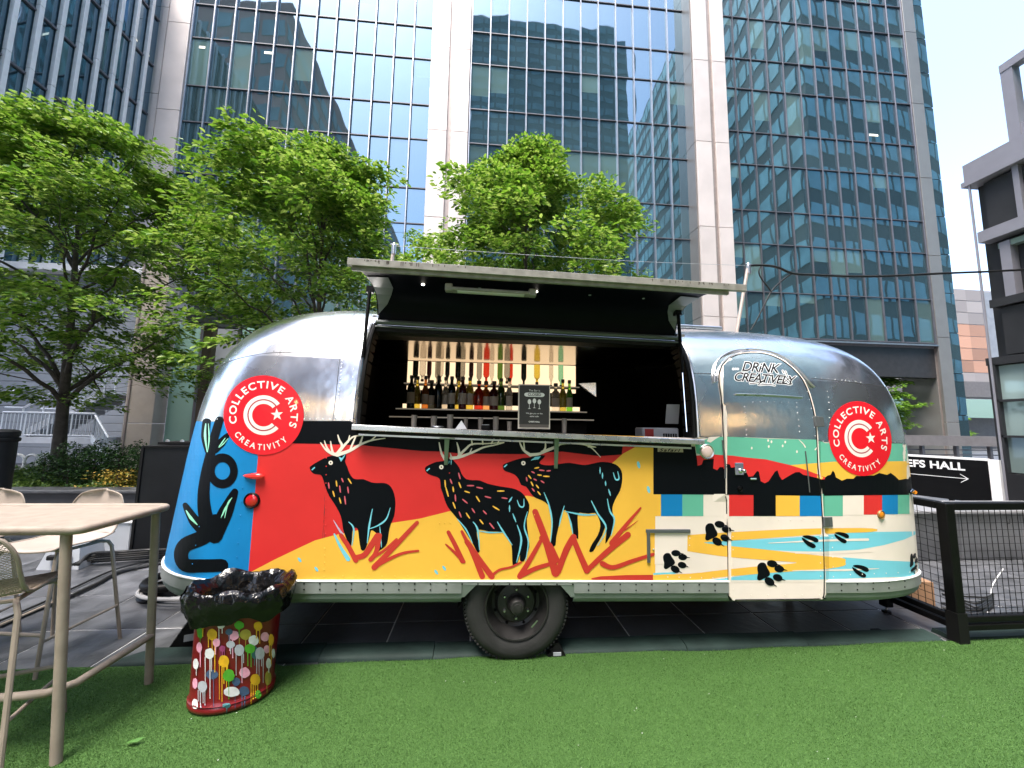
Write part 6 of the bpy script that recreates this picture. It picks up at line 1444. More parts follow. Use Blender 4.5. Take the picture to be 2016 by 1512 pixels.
# ------------------------------------------------------------------ painted bin with black liner
B0 = Vector((-1.405, 2.55, .02))
bn = thing('painted_bin', 'dark red oval bin with dripping colour dots, black liner, in front of trailer', 'bin', B0)
BA, BB, BH = .205, .16, .60
M['bin_red'] = mat('bin_red', (.16, .006, .010), .32, var=.25, vscale=5, coat=.3)
def oval(a_, b_, th, rot=R(14)): 
    x, y = a_ * math.cos(th), b_ * math.sin(th); return (x * math.cos(rot) - y * math.sin(rot), x * math.sin(rot) + y * math.cos(rot))
def bin_pt(th, z, off=0.0, k=1.0):
    fl = 1 + .06 * (z / BH); x, y = oval((BA + off) * fl * k, (BB + off) * fl * k, th); return Vector((B0.x + x, B0.y + y, B0.z + z))
seg = 64; mb = MB(); zs = [0, .004, .012, .03, .04, .048, .056, .07, .2, .35, .5, .58, .60]
ofs = [-.012, 0, .008, .010, .004, .010, .004, 0, 0, 0, 0, 0, .006]
vv = [bin_pt(2 * PI * k / seg, z, o_) for z, o_ in zip(zs, ofs) for k in range(seg)]
mb.add(vv, [(j * seg + k, j * seg + (k + 1) % seg, (j + 1) * seg + (k + 1) % seg, (j + 1) * seg + k) for j in range(len(zs) - 1) for k in range(seg)] + [tuple(range(seg))])
mb.build('body', M['bin_red'], bn, smooth=True, sharp=60)
paints = {'w': (.72, .72, .74), 'p': (.80, .36, .50), 'y': (.75, .42, .02), 'g': (.08, .36, .03), 'b': (.06, .10, .20), 's': (.42, .44, .50), 't': (.05, .16, .18), 'm': (.32, .05, .16), 'o': (.40, .32, .05)}
PM = {k: mat('drip_' + k, c, .35, var=.15, vscale=25, coat=.2) for k, c in paints.items()}
# surface bvh of the bin body for placing the paint
bbv = BVHTree.FromPolygons([Vector(p) for p in mb.v], mb.f)
def on_bin(zx, zy):
    d = pray(340 + zx / 4.877, 1120 + zy / 4.877).normalized(); h = bbv.ray_cast(EYE, d)
    return h
def bin_blob(zx, zy, w_, h_, col, drips, lay):
    d = Vector(); h = on_bin(zx, zy)
    if h[0] is None: return
    def P(x, y):
        g_ = on_bin(x, y)
        if g_[0] is None: return None
        n_ = g_[1]; n_ = n_ if n_.dot(EYE - g_[0]) > 0 else -n_
        return g_[0] + n_ * (.0012 + .0006 * lay)
    rd = random.Random(int(zx * 7 + zy)); pts = []
    for k in range(18):
        a_ = 2 * PI * k / 18; r_ = 1 + rd.uniform(-.06, .06); q = P(zx + w_ / 2 * r_ * math.cos(a_), zy + h_ / 2 * r_ * math.sin(a_))
        if q is None: return
        pts.append(q)
    c_ = P(zx, zy); m_ = MB().add([c_] + pts, [(0, k + 1, (k + 1) % 18 + 1) for k in range(18)])
    for dx, ln in drips:
        wd = rd.uniform(3, 5.5); prev = None; n_ = max(3, int(ln / 18)); row = []
        for k in range(n_ + 1):
            y = zy + h_ * .3 + ln * k / n_; ww = wd * (1 - .35 * k / n_) * (1.5 if k == n_ else 1)
            a_ = P(zx + dx - ww, y); b_ = P(zx + dx + ww, y)
            if a_ is None or b_ is None: break
            row.append((a_, b_))
        if len(row) > 1:
            v2 = [p_ for ab in row for p_ in ab]; m_.add(v2, [(2 * k, 2 * k + 1, 2 * k + 3, 2 * k + 2) for k in range(len(row) - 1)])
    m_.build('paint_blob', PM[col], bn)
blobs = [(270, 590, 62, 150, 'g', [(0, 130)]), (222, 600, 40, 110, 'w', [(-5, 150)]), (384, 625, 92, 110, 'y', [(-35, 90), (0, 120), (25, 330), (38, 90)]), (588, 635, 98, 92, 'p', [(-38, 120), (-10, 190)]),
         (700, 630, 110, 100, 'o', [(0, 120), (-60, 90)]), (880, 650, 80, 90, 'p', []), (775, 683, 96, 100, 'w', []), (265, 748, 52, 95, 'p', [(10, 160)]), (360, 808, 90, 104, 'w', [(-40, 260), (5, 400), (20, 140)]),
         (640, 775, 92, 110, 's', [(-30, 210), (25, 230), (40, 90)]), (740, 760, 100, 90, 'g', [(-20, 140), (10, 150)]), (785, 800, 70, 120, 't', [(0, 90)]), (832, 805, 90, 118, 's', [(-30, 160), (-8, 180), (15, 90), (30, 250)]),
         (936, 680, 50, 115, 'y', [(-15, 120), (0, 200)]), (235, 905, 52, 104, 'w', [(5, 80)]), (497, 880, 100, 116, 'y', [(-42, 330), (-18, 350), (0, 180), (24, 260), (34, 80)]), (542, 1015, 108, 120, 'g', [(0, 190)]),
         (690, 992, 102, 102, 'p', [(-25, 70)]), (380, 1010, 118, 90, 'b', [(15, 300)]), (610, 1080, 80, 80, 'b', [(-10, 230)]), (222, 1095, 48, 100, 'p', []), (298, 1120, 86, 110, 's', [(-40, 110), (-20, 180), (5, 130), (22, 150)]),
         (570, 1172, 148, 96, 'w', []), (685, 1170, 100, 95, 'b', [(-20, 170), (5, 180)]), (790, 1060, 94, 110, 'y', [(-40, 200), (-20, 160), (0, 150), (22, 130)]), (815, 1205, 60, 80, 'g', []), (910, 1050, 60, 140, 'o', [(-10, 150)]),
         (220, 1295, 58, 104, 'w', []), (455, 1395, 104, 74, 'p', []), (765, 1325, 88, 80, 'w', []), (520, 1310, 80, 50, 't', [(0, 50)]), (960, 810, 34, 90, 'w', []), (915, 905, 50, 100, 'w', [(0, 60)]),
         (300, 528, 50, 90, 'y', [(0, 90)]), (470, 530, 80, 80, 'w', [(-20, 120), (10, 60)]), (640, 535, 90, 80, 'g', [(0, 80)]), (815, 545, 80, 90, 'y', [(-15, 90), (15, 140)]), (560, 720, 80, 70, 's', [(0, 70)]), (430, 700, 70, 80, 'p', [(-10, 90)]), (900, 770, 60, 80, 'p', []), (480, 760, 60, 60, 'm', [(-20, 120), (0, 100), (20, 130)]), (545, 600, 70, 60, 'b', [(0, 100)])]
order = [b_ for b_ in blobs if b_[4] in 'mbto'] + [b_ for b_ in blobs if b_[4] in 'gyp'] + [b_ for b_ in blobs if b_[4] in 'sw']
for k, b_ in enumerate(order): bin_blob(*b_, k % 9 + (0 if b_[4] in 'mbto' else 4))
# liner: crumpled sheet folded over the rim
M['liner'] = mat('bin_liner', (.003, .003, .0034), .14, spec=.42)
def crumple(m):
    nt = m.node_tree; L = nt.links; b = nt.nodes['Principled BSDF']; tc = nt.nodes.new('ShaderNodeTexCoord'); prev = None
    for sc_, ds in ((9, .010), (24, .0045), (60, .001)):
        nz = nt.nodes.new('ShaderNodeTexNoise'); nz.inputs['Scale'].default_value = sc_ * .5; L.new(tc.outputs['Object'], nz.inputs['Vector'])
        mx = nt.nodes.new('ShaderNodeVectorMath'); mx.operation = 'MULTIPLY_ADD'; mx.inputs[1].default_value = (.06, .06, .06); L.new(nz.outputs['Color'], mx.inputs[0]); L.new(tc.outputs['Object'], mx.inputs[2])
        vo = nt.nodes.new('ShaderNodeTexVoronoi'); vo.feature = 'F1'; vo.inputs['Scale'].default_value = sc_; L.new(mx.outputs[0], vo.inputs['Vector'])
        bp = nt.nodes.new('ShaderNodeBump'); bp.inputs['Distance'].default_value = ds; L.new(vo.outputs['Distance'], bp.inputs['Height'])
        if prev is not None: L.new(prev, bp.inputs['Normal'])
        prev = bp.outputs[0]
    L.new(prev, b.inputs['Normal']); return m
crumple(M['liner'])
rd = random.Random(4); seg = 84; rows = [(-.06, .30), (-.04, .42), (-.025, .52), (-.012, .59), (.004, .628), (.018, .640), (.034, .632), (.045, .612), (.048, .588), (.045, .562), (.040, .54), (.036, .52), (.034, .505)]
vv = []
for j, (o_, z) in enumerate(rows):
    for k in range(seg):
        th = 2 * PI * k / seg
        pleat = math.sin(th * 11 + 2.1 * math.sin(th * 3) + j * .25) * .5 + math.sin(th * 23 + j * .9) * .3
        cr_ = noise.noise(Vector((math.cos(th) * 4, math.sin(th) * 4, z * 9))) * 1.1 + rd.uniform(-.45, .45)
        amp = .004 if j < 3 else .0065
        hem = (.018 * math.sin(th * 4 + .8) + .012 * math.sin(th * 9) - .03 * math.sin(th + 2.6)) if j >= 8 else 0
        lift = .012 * math.sin(th * 3 + 1) + .012 * math.sin(th * 7) if 3 <= j <= 7 else 0
        wide = .020 * max(0, math.cos(th - .2)) + .022 * max(0, math.cos(th - 3.2)) if j >= 4 else 0
        vv.append(bin_pt(th + rd.uniform(-.012, .012), z + hem + lift + .008 * cr_, o_ + amp * (pleat + cr_) + wide))
mb = MB(); fl_ = []
for j in range(len(rows) - 1):
    for k in range(seg):
        a_, b_, c_, d_ = j * seg + k, j * seg + (k + 1) % seg, (j + 1) * seg + (k + 1) % seg, (j + 1) * seg + k
        fl_ += [(a_, b_, c_), (a_, c_, d_)] if (j + k) % 2 else [(a_, b_, d_), (b_, c_, d_)]
mb.add(vv, fl_)
mb.build('liner', M['liner'], bn, smooth=True, sharp=45)
MB().add([bin_pt(2 * PI * k / 24, .3, -.06) for k in range(24)], [tuple(range(24))]).build('liner_bottom', M['black_int'], bn)

# ------------------------------------------------------------------ bar table
TZ = 1.095
tt = thing('bar_table', 'tall taupe metal bar table with tubular legs at the left edge', 'table', (-2.9, 2.38, 0))
MB().box((-3.05, 2.385, TZ - .022), (2.16, .53, .016), bev=.004).build('tabletop', M['taupe'], tt)
rim = []
for cx, cy, a0 in ((-1.99, 2.155, -90), (-1.99, 2.615, 0), (-4.1, 2.615, 90), (-4.1, 2.155, 180)):
    for k in range(5): a_ = R(a0 + 22.5 * k); rim.append((cx + .045 * math.cos(a_), cy + .045 * math.sin(a_), TZ - .022))
MB().tube(rim, .021, 12, closed=True).build('edge_tube', M['taupe'], tt, smooth=True)
for (xa, ya, xb, yb) in ((-2.03, 2.14, -1.93, 2.13), (-2.0, 2.63, -1.975, 2.69), (-4.1, 2.15, -4.15, 2.12), (-4.1, 2.62, -4.15, 2.68)):
    MB().tube([(xa, ya, TZ - .03), (xb, yb, .02)], .0215, 12).build('leg', M['taupe'], tt, smooth=True, sharp=60)
MB().tube([(-4.14, 2.14, .30), (-2.2, 2.15, .30), (-2.05, 2.17, .30), (-1.985, 2.24, .30), (-1.975, 2.67, .30)], .0185, 10).build('foot_rail', M['taupe'], tt, smooth=True)

# ------------------------------------------------------------------ mesh bar stools
M['mesh_metal'] = M['taupe']
M['pinkish'] = mat('stool_shell', (.36, .30, .26), .4, var=.05, vscale=10)
def stool_surface():
    """profile from seat front to backrest top, local: +y is the back"""
    prof = [(-.21, .745), (-.19, .757), (-.10, .752), (0, .748), (.09, .752), (.15, .772), (.19, .82), (.215, .89), (.235, .97), (.248, 1.04), (.252, 1.075)]
    return prof
def stool(label, loc, rz, perforated):
    t = thing('bar_stool', label, 'stool', (0, 0, 0), 'taupe metal bar stools around the table')
    prof = stool_surface(); ns = 12; P = []
    # densify
    pts = []
    for i in range(len(prof) - 1):
        for k in range(4): pts.append((prof[i][0] + (prof[i + 1][0] - prof[i][0]) * k / 4, prof[i][1] + (prof[i + 1][1] - prof[i][1]) * k / 4))
    pts.append(prof[-1]); n = len(pts); wd = []
    for i in range(n):
        s = i / (n - 1); w_ = .225 if s < .55 else .225 * (1 - .12 * (s - .55) / .45); 
        if s > .74: w_ *= math.sqrt(max(.02, 1 - ((s - .74) / .265) ** 2))
        if s < .06: w_ *= .93 + s
        wd.append(w_)
    grid = [[Vector((wd[i] * (2 * k / ns - 1), pts[i][0] - .03 * (2 * k / ns - 1) ** 2 * (1 if i > n * .5 else 0), pts[i][1] + .018 * (2 * k / ns - 1) ** 2 * (1 if i < n * .5 else 0))) for k in range(ns + 1)] for i in range(n)]
    mb = MB()
    if perforated:
        # woven wire mesh: strips along both diagonals
        fine = 46; 
        def S(a_, b_):
            x = a_ * (n - 1); i = min(int(x), n - 2); fx = x - i; y = b_ * ns; k = min(int(y), ns - 1); fy = y - k
            return grid[i][k].lerp(grid[i + 1][k], fx).lerp(grid[i][k + 1].lerp(grid[i + 1][k + 1], fx), fy)
        for sg in (1, -1):
            for d_ in range(-60, 120):
                line = []
                for k in range(17):
                    b_ = k / 16; a_ = d_ / 60 + sg * b_ * .45
                    if 0 <= a_ <= 1: line.append(S(a_, b_))
                if len(line) > 1: mb.tube(line, .0017, 3, caps=False)
        sh = mb.build('mesh_shell', M['taupe'], t)
        edge = [grid[i][0] for i in range(n)] + [grid[-1][k] for k in range(ns + 1)] + [grid[i][ns] for i in range(n - 1, -1, -1)] + [grid[0][k] for k in range(ns, -1, -1)]
        MB().tube(edge, .0085, 8, closed=True).build('shell_rim', M['taupe'], t, smooth=True)
        # solid seat pan under the mesh
        mb2 = MB(); m0 = int(n * .42); mb2.add([grid[i][k] - Vector((0, 0, .004)) for i in range(m0) for k in range(ns + 1)], [(i * (ns + 1) + k, i * (ns + 1) + k + 1, (i + 1) * (ns + 1) + k + 1, (i + 1) * (ns + 1) + k) for i in range(m0 - 1) for k in range(ns)])
        mb2.build('seat', M['taupe'], t, smooth=True)
    else:
        for off in (0, -.006):
            mb.add([grid[i][k] + Vector((0, -off if i > n * .55 else 0, off if i <= n * .55 else 0)) for i in range(n) for k in range(ns + 1)], [(i * (ns + 1) + k, i * (ns + 1) + k + 1, (i + 1) * (ns + 1) + k + 1, (i + 1) * (ns + 1) + k) for i in range(n - 1) for k in range(ns)])
        mb.build('seat_shell', M['pinkish'], t, smooth=True, sharp=60)
        edge = [grid[i][0] for i in range(n)] + [grid[-1][k] for k in range(ns + 1)] + [grid[i][ns] for i in range(n - 1, -1, -1)] + [grid[0][k] for k in range(ns, -1, -1)]
        MB().tube(edge, .006, 6, closed=True).build('shell_rim', M['taupe'], t, smooth=True)
    for sx in (-1, 1):
        MB().tube([(sx * .27, -.25, .0), (sx * .215, -.185, .70), (sx * .20, -.165, .728), (sx * .18, -.12, .735), (sx * .18, .1, .735), (sx * .2, .135, .725), (sx * .215, .15, .69), (sx * .27, .24, .0)], .0115, 8).build('side_frame', M['taupe'], t, smooth=True)
        MB().tube([(sx * .253, -.232, .22), (sx * .25, 0, .235), (sx * .255, .205, .25)], .009, 8).build('side_stretcher', M['taupe'], t, smooth=True)
    MB().tube([(-.25, -.228, .26), (.25, -.228, .26)], .011, 8).build('footrest', M['taupe'], t, smooth=True)
    for sy in (-.12, .1): MB().tube([(-.18, sy, .735), (.18, sy, .735)], .009, 6).build('seat_support', M['taupe'], t, smooth=True)
    t.location = loc; t.rotation_euler = (0, 0, rz)
    return t
stool('mesh backed bar stool nearest the camera, cut by the left edge', (-2.38, 2.13, .02), PI + R(22), True)
stool('solid backed bar stool behind the table, beside the black cabinet', (-2.92, 3.05, 0), R(-8), False)
stool('bar stool behind the table, only a sliver of backrest at the left edge', (-3.62, 3.06, 0), R(4), False)

# ------------------------------------------------------------------ black cabinets and equipment behind the table
def slab(name, label, c, d, rz, m, cat, parts=None):
    t = thing(name, label, cat, (c[0], c[1], c[2] - d[2] / 2)); Rz = Matrix.Rotation(rz, 4, 'Z')
    MB().box(c, d, rz, bev=.012).build('cabinet', m, t)
    return t
M['cab'] = mat('cabinet_black', (.007, .0075, .0095), .5, spec=.25, var=.35, vscale=3, bump=.001, bscale=80)
ct = slab('black_cabinet', 'tall black flight case standing left of the trailer nose', (-3.78, 5.25, .70), (.52, .55, 1.22), R(12), M['cab'], 'case')
Rz = Matrix.Rotation(R(12), 4, 'Z'); c0 = Vector((-3.78, 5.25, .70))
def loc(v): return c0 + (Rz @ Vector(v))
for sx in (-1, 1): MB().box(loc((sx * .25, -.28, 0)), (.025, .02, 1.2), R(12)).build('edge_strip', M['black_matte'], ct)
for sz in (-.6, .6): MB().box(loc((0, -.28, sz)), (.52, .02, .02), R(12)).build('edge_strip', M['black_matte'], ct)
for k in range(11): MB().box(loc((.275, -.05, -.5 + k * .1)), (.02, .42, .05), R(12)).build('vent_slat', M['black_matte'], ct)
MB().box(loc((.05, 0, .635)), (.40, .4, .03), R(12)).build('lid', M['black_matte'], ct)
for k in (-.1, .05): MB().lathe([(0, .03), (.02, .02), (.022, 0)], loc((k, -.1, .65)), 'Z', 10).build('bolt', M['steel'], ct)
q = onY(8, 900, 5.6)
q.x -= .17; bc = thing('black_round_bin', 'black round litter column at the far left edge', 'bin', (q.x, 5.6, 0))
MB().lathe([(.0, 0), (.24, 0), (.25, .03), (.25, 1.36), (.262, 1.37), (.262, 1.43), (.24, 1.45), (.2, 1.46), (.0, 1.465)], (q.x - .05, 5.6, 0), 'Z', 28).build('body', M['cab'], bc, smooth=True, sharp=40)
MB().lathe([(.265, 1.30), (.27, 1.31), (.27, 1.34), (.265, 1.35)], (q.x - .05, 5.6, 0), 'Z', 28).build('band', M['black_matte'], bc, smooth=True)
q = onZ(214, 1098, .02)
gb_ = thing('grey_junction_box', 'pale grey metal junction box between the stool and the black case', 'box', (q.x, q.y + .1, 0))
a_, b_ = onY(188, 1030, q.y), onY(252, 1090, q.y)
MB().box(((a_.x + b_.x) / 2, q.y + .12, (a_.z + b_.z) / 2), (b_.x - a_.x, .24, a_.z - b_.z), bev=.01).build('body', mat('pale_enamel', (.42, .44, .47), .45, var=.08), gb_)
MB().box(((a_.x + b_.x) / 2, q.y + .12, a_.z + .012), (b_.x - a_.x + .03, .27, .02)).build('lid', M['white_paint'], gb_)
for sx in (.06, .94):
    for sz in (.06, .94): MB().lathe([(0, -.006), (.008, -.004), (.009, 0)], (a_.x + (b_.x - a_.x) * sx, q.y, b_.z + (a_.z - b_.z) * sz), 'Y', 8).build('screw', M['steel'], gb_)
q = onZ(115, 1118, .02)
g2 = thing('grey_floor_box', 'squat grey floor box with dark slot under the stool seat', 'box', (q.x, q.y, 0))
MB().prism([(q.x - .22, q.y, 0), (q.x + .2, q.y, 0), (q.x + .14, q.y + .05, .24), (q.x - .16, q.y + .05, .24)], (0, .3, 0)).build('body', M['grey_box'], g2)
MB().box((q.x, q.y - .01, .13), (.22, .05, .05), bev=.01).build('slot', M['black_matte'], g2)
dp = thing('dark_planter', 'dark stone planter wall behind the stools at the left', 'planter', (-7, 6.9, 0))
MB().box((-6.5, 7.15, .2), (8.6, .3, .42), bev=.02).build('wall', mat('dark_stone', (.05, .05, .055), .6, var=.2, bump=.003, bscale=20), dp)
MB().box((-6.5, 7.13, .425), (8.7, .38, .05), bev=.01).build('coping', M['slate'], dp)
# cables
def cable(name, label, pts, r, m, cat='cable'):
    # smooth through points
    P = [Vector(p) for p in pts]; out = []
    for i in range(len(P) - 1):
        a_, b_, c_, d_ = P[max(i - 1, 0)], P[i], P[i + 1], P[min(i + 2, len(P) - 1)]
        for k in range(6):
            t_ = k / 6; out.append(.5 * ((2 * b_) + (c_ - a_) * t_ + (2 * a_ - 5 * b_ + 4 * c_ - d_) * t_ * t_ + (3 * b_ - a_ - 3 * c_ + d_) * t_ ** 3))
    out.append(P[-1]); o_ = MB().tube(out, r, 8).build(name, m, smooth=True); tag(o_, label, cat); return o_
gz = lambda x, y, z=.02: onZ(x, y, z)
M['cab_rub'] = mat('cable_rubber', (.012, .012, .012), .4)
M['grey_hose'] = mat('grey_hose', (.2, .2, .205), .55)
cable('power_cable', 'thick black cable running across the paving under the stool', [gz(0, 1232), gz(60, 1205), gz(120, 1182), gz(190, 1150), gz(240, 1125), gz(330, 1106)], .018, M['cab_rub'])
cable('power_cable', 'thinner black cable beside the thick one under the table', [gz(0, 1222), gz(80, 1188), gz(150, 1155), gz(230, 1120), gz(320, 1098)], .010, M['cab_rub'])
for k in range(5):
    cable('power_cable', ['lowest', 'second', 'third', 'fourth', 'topmost'][k] + ' black cable of the bundle under the black case', [gz(130 + 6 * k, 1112, .02 + .03 * k), gz(180, 1106 - 4 * k, .03 + .03 * k), gz(240, 1102 - 4 * k, .03 + .035 * k), gz(300, 1098 - 4 * k, .03 + .03 * k), gz(370, 1094 - 3 * k, .04 + .03 * k)], .014, M['cab_rub'])
for k in range(4):
    cc = gz(345, 1168 + 6 * k); pts = []
    for s in range(13):
        a2 = 2 * PI * s / 13 + k; pts.append((cc.x + (.42 + .03 * k) * math.cos(a2) + .1, cc.y + .30 * math.sin(a2) + .18, .02 + .022 * k + .006 * math.sin(a2 * 3)))
    pts.append(pts[0]); cable('hose_loop', ['bottom', 'second', 'third', 'top'][k] + ' loop of coiled pale grey hose behind the bin', pts, .013, M['grey_hose'], 'hose')
# black swivel jockey hook / hose reel end
q = gz(262, 1185)
hk = thing('black_foot_ring', 'black curved steel foot sticking out from under the trailer nose', 'bracket', (q.x, q.y, 0))
ring = []
for s in range(13): a2 = R(60 + 240 * s / 12); ring.append((q.x + .16 + .2 * math.cos(a2), q.y + .22 + .2 * math.sin(a2), .12))
MB().tube(ring, .038, 10).build('hook', M['black_paint'], hk, smooth=True, sharp=60)
MB().lathe([(0, 0), (.15, 0), (.16, .02), (.12, .06), (.1, .1)], (q.x + .1, q.y + .15, .0), 'Z', 20).build('foot', M['black_paint'], hk, smooth=True)
MB().box((q.x + .45, q.y + .38, .12), (.6, .06, .05)).build('arm', M['black_paint'], hk)
# wheel chocks
def chock(label, x, y, rz, s=1.0):
    t = thing('wheel_chock', label, 'wheel chock', (x, y, 0), 'black rubber wheel chocks')
    Rm = Matrix.Rotation(rz, 4, 'Z'); pr = [(-.12, 0, 0), (.12, 0, 0), (.02, 0, .17), (-.02, 0, .17)]
    v_ = [Vector((x, y, .0)) + Rm @ (Vector(p_) * s) for p_ in pr]; MB().prism(v_, Rm @ Vector((0, .14 * s, 0))).build('wedge', M['black_matte'], t)
    MB().box(Vector((x, y, .0)) + Rm @ Vector((.0, -.004, .06 * s)), (.09 * s, .006, .035 * s), rz).build('label_plate', M['grey_box'], t)
    for k in range(4): MB().box(Vector((x, y, .0)) + Rm @ Vector((-.1 * s + .02 * k, .07 * s, .03 + .035 * k)), (.02, .14 * s, .012), rz).build('grip_rib', M['black_matte'], t)
q = gz(352, 1278); chock('black wheel chock at the trailer nose behind the bin', q.x + .06, q.y + .05, R(20), 1.25)
q = onZ(1098, 1288, .045); chock('black wheel chock wedged right of the trailer wheel', q.x, q.y + .02, 0, .62)

# ------------------------------------------------------------------ black fence with mesh panels
fn = thing('black_fence', 'black steel fence with square wire mesh at the right front', 'fence', (3.72, 2.83, 0))
PXf, PYf = 3.725, 2.83
M['fence'] = M['black_paint']
MB().box((PXf, PYf, .55), (.075, .075, 1.02), bev=.006).build('corner_post', M['fence'], fn)
MB().prism([(PXf - .042, PYf - .042, .018), (PXf + .042, PYf - .042, .018), (PXf + .042, PYf + .042, .018), (PXf - .042, PYf + .042, .018)], (0, 0, .22)).build('post_shoe', M['black_matte'], fn)
def fence_run(p0, p1, end_post=True):
    p0, p1 = Vector(p0), Vector(p1); d = (p1 - p0); ln = d.length; ux = d / ln; rz = math.atan2(d.y, d.x); mid = (p0 + p1) / 2
    MB().box((mid.x, mid.y, 1.035), (ln, .075, .055), rz, bev=.005).build('top_rail', M['fence'], fn)
    MB().box((mid.x, mid.y, .185), (ln, .055, .045), rz, bev=.005).build('bottom_rail', M['fence'], fn)
    MB().box((mid.x, mid.y, .125), (ln, .05, .045), rz, bev=.005).build('bottom_rail', M['fence'], fn)
    n = int(ln / .052)
    for k in range(1, n):
        q = p0 + ux * (ln * k / n); MB().tube([(q.x, q.y, .2), (q.x, q.y, 1.01)], .0022, 4, caps=False).build('vertical_wire', M['fence'], fn)
    for k in range(1, 15):
        z = .2 + .81 * k / 15; MB().tube([(p0.x, p0.y, z), (p1.x, p1.y, z)], .0022, 4, caps=False).build('cross_wire', M['fence'], fn)
    if end_post: MB().box((p1.x, p1.y, .55), (.05, .05, 1.0), rz).build('end_post', M['fence'], fn)
fence_run((PXf + .03, PYf, 0), (PXf + 1.75, PYf + .02, 0))
fence_run((PXf, PYf + .04, 0), (PXf + .0, PYf + .52, 0), False)
q = Vector((PXf - .03, PYf + .50, 0))
MB().box((q.x, q.y, .14), (.07, .07, .17), bev=.004).build('foot_post', M['fence'], fn)
MB().tube([(q.x, q.y, .02), (q.x, q.y, .07)], .008, 8).build('foot_bolt', M['steel'], fn)
MB().lathe([(0, .02), (.03, .015), (.035, 0)], (q.x, q.y, .002), 'Z', 14).build('foot_disc', M['fence'], fn)

# direction sign
s0, s1 = Vector((8.50, 7.05, 0)), Vector((8.86, 6.02, 0)); dv = (s1 - s0).normalized(); s00 = s0 - dv * .9
sg = thing('direction_sign', 'black board reading CHEFS HALL with white arrow and edge', 'sign', ((s0.x + s1.x) / 2, (s0.y + s1.y) / 2, 0))
rz = math.atan2(dv.y, dv.x); mid = (s00 + s1) / 2; ln = (s1 - s00).length; nrm = Vector((dv.y, -dv.x, 0))
if nrm.dot(EYE - mid) < 0: nrm = -nrm
MB().box((mid.x, mid.y, .77), (ln, .10, .74), rz).build('board', M['black_paint'], sg)
MB().box((mid.x, mid.y, 1.155), (ln, .11, .035), rz).build('top_edge', M['white_paint'], sg)
e = s1 + dv * .065; MB().box((e.x, e.y, .78), (.12, .105, .76), rz).build('end_edge', M['white_paint'], sg)
for k in (-.8, .5): 
    q = mid + dv * k; MB().box((q.x, q.y, .2), (.06, .06, .42), rz).build('post', M['black_paint'], sg)
# lettering sits 4 mm proud of the board
v, f = text_mesh('CHEFS HALL', .188, bold=.006, spacing=1.02); x1 = max(q.x for q in v)
end = s1 - dv * .27
MB().add([Vector((end.x, end.y, .945)) + dv * (q.x - x1) + Vector((0, 0, 1)) * q.y + nrm * .056 for q in v], f).build('lettering', M['white_paint'], sg)
az = .80; aend = s1 - dv * .24
def P_(s, z): return Vector((aend.x, aend.y, z)) + dv * s + nrm * .056
MB().add([P_(-1.6, az - .005), P_(0, az - .005), P_(0, az + .005), P_(-1.6, az + .005)], [(0, 1, 2, 3)]).add([P_(0.002, az), P_(-.10, az + .08), P_(-.10, az + .068), P_(-.016, az)], [(0, 1, 2, 3)]).add([P_(0.002, az), P_(-.016, az), P_(-.10, az - .068), P_(-.10, az - .08)], [(0, 1, 2, 3)]).build('arrow', M['white_paint'], sg)
# stone planter/bench behind the fence
pb = thing('stone_bench', 'long dark stone bench wall behind the wire fence', 'bench', (7, 5.0, 0))
q0, q1 = onZ(1815, 1106, 0), onZ(2016, 1106, 0)
for k in range(6):
    xa = q0.x - 1.2 + k * .9; MB().box((xa + .45, q0.y + .32, .30), (.895, .6, .58), bev=.006).build('stone_block', M['slate'], pb)
MB().box((q0.x + 1.5, q0.y + .31, .605), (5.6, .68, .035), bev=.006).build('pale_top', mat('pale_stone', (.2, .2, .21), .5, var=.1), pb)
# cardboard box and cables on the paving behind the fence
q = onZ(1826, 1198, 0)
bxo = thing('cardboard_box', 'brown cardboard box on the paving behind the fence corner', 'box', (q.x, q.y, 0))
kb = mat('cardboard', (.30, .17, .095), .75, var=.1, vscale=6)
MB().box((q.x, q.y + .12, .115), (.20, .22, .23), R(-12)).build('carton', kb, bxo)
MB().box((q.x, q.y + .12, .232), (.04, .222, .004), R(-12)).build('tape', mat('tape', (.42, .30, .2), .35), bxo)
for k in range(6):
    rd = random.Random(60 + k); pts = [onZ(1855 + rd.uniform(-8, 8), 1160 + 9 * k, .015), onZ(1890, 1172 + 7 * k + rd.uniform(-5, 5), .02), onZ(1920, 1178 + 6 * k + rd.uniform(-6, 6), .02), onZ(1942, 1176 + 5 * k, .02), onZ(1955, 1170 + 4 * k, .02)]
    cable('loose_strap', ['uppermost', 'second', 'third', 'fourth', 'fifth', 'lowest'][k] + ' black strap of the tangle behind the wire mesh', pts, .010, M['cab_rub'], 'strap')
cable('white_cord', 'thin white cord along the edge of the strap tangle', [onZ(1975, 1120, .01), onZ(1955, 1150, .01), onZ(1950, 1172, .01), onZ(1935, 1190, .01), onZ(1945, 1206, .01)], .005, M['white_paint'], 'cord')
q = onZ(1733, 1248, .0)
MB().prism([(q.x - .06, q.y - .02, .003), (q.x, q.y - .05, .003), (q.x + .06, q.y - .01, .003), (q.x + .04, q.y + .05, .003), (q.x - .03, q.y + .05, .003)], (0, 0, .014)).build('rubber_pad', M['black_matte'])
tag(bpy.data.objects['rubber_pad'], 'small black rubber pad on the paving under the trailer front', 'pad')

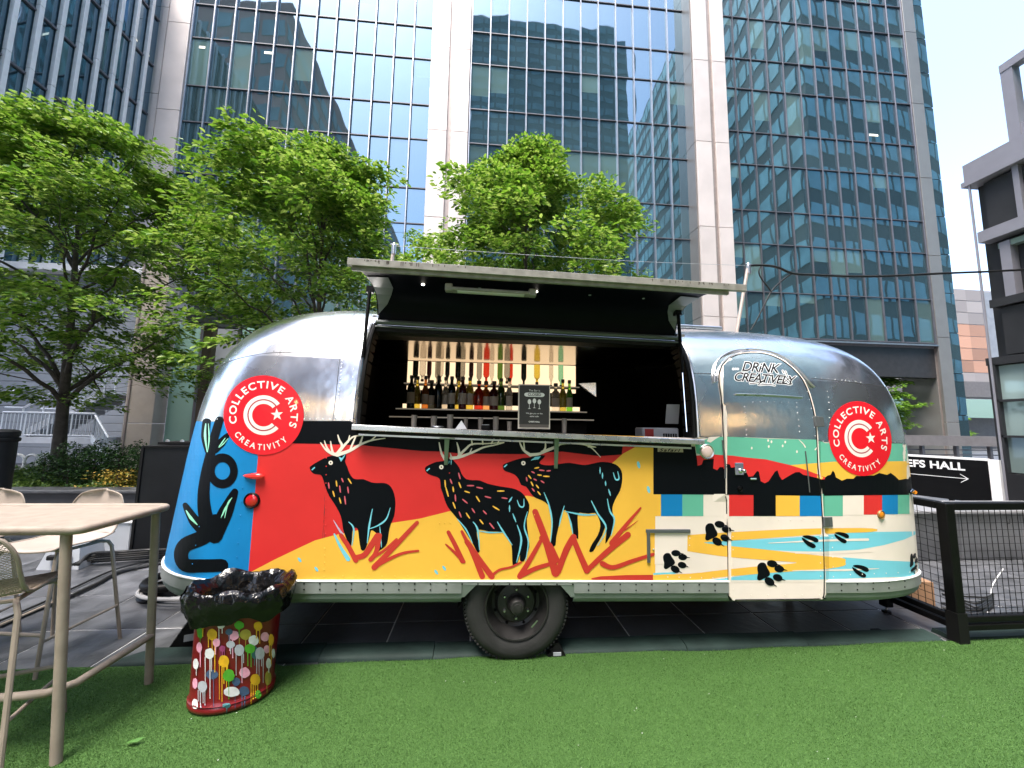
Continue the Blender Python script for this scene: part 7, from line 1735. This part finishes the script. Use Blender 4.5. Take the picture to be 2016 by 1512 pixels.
# ------------------------------------------------------------------ poles and overhead wires
def pole(label, top, foot):
    t = thing('wire_pole', label, 'pole', foot); MB().tube([foot, top], .024, 10).build('pole', mat('pole_pink_%d' % len(bpy.data.materials), (.50, .42, .38), .45, metal=.3), t, smooth=True, sharp=60)
    MB().tube([Vector(top) - Vector((0, 0, .12)), Vector(top) + Vector((0, 0, .0))], .034, 10).build('collar', M['steel'], t, smooth=True, sharp=60)
    MB().lathe([(0, .05), (.02, .04), (.03, .0)], top, 'Z', 10).build('cap', M['steel'], t); 
    MB().tube([Vector(top) + Vector((-.05, 0, .02)), Vector(top) + Vector((.06, 0, .02))], .008, 6).build('eye_bolt', M['steel'], t)
    return Vector(top)
PYp = 5.15
tA = onY(776, 484, PYp); lA = onY(768, 540, PYp); fA = tA + (lA - tA) * (tA.z / (tA.z - lA.z))
tB = onY(1473, 523, PYp); lB = onY(1452, 645, PYp); fB = tB + (lB - tB) * (tB.z / (tB.z - lB.z))
pole('thin pole rising behind the left end of the raised hatch', tA, fA); pole('leaning pole rising behind the right end of the raised hatch', tB, fB)
cable('guy_wire', 'thin pale wire strung between the two poles above the hatch', [tA, tA.lerp(tB, .33) - Vector((0, 0, .02)), tA.lerp(tB, .66) - Vector((0, 0, .03)), tB], .0028, M['grey_box'], 'wire')
Pp = lambda x, y, yy=PYp: onY(x, y, yy)
cable('overhead_cable', 'black overhead cable running from the right pole to the pavilion', [tB, Pp(1500, 522), Pp(1530, 526), Pp(1560, 538), Pp(1600, 541), Pp(1680, 544), Pp(1760, 543), Pp(1860, 538, 5.3), Pp(1960, 534, 5.5), Pp(2060, 528, 5.7)], .019, M['cab_rub'])
cable('overhead_cable', 'black cable loop hanging from the right pole to the trailer roof', [Pp(1560, 538), Pp(1540, 552), Pp(1520, 572), Pp(1505, 600), Pp(1490, 630), Pp(1478, 650)], .010, M['cab_rub'])
cable('overhead_cable', 'short black cable drip loop beside the right pole', [Pp(1500, 522), Pp(1494, 535), Pp(1500, 550), Pp(1512, 565), Pp(1518, 574)], .010, M['cab_rub'])
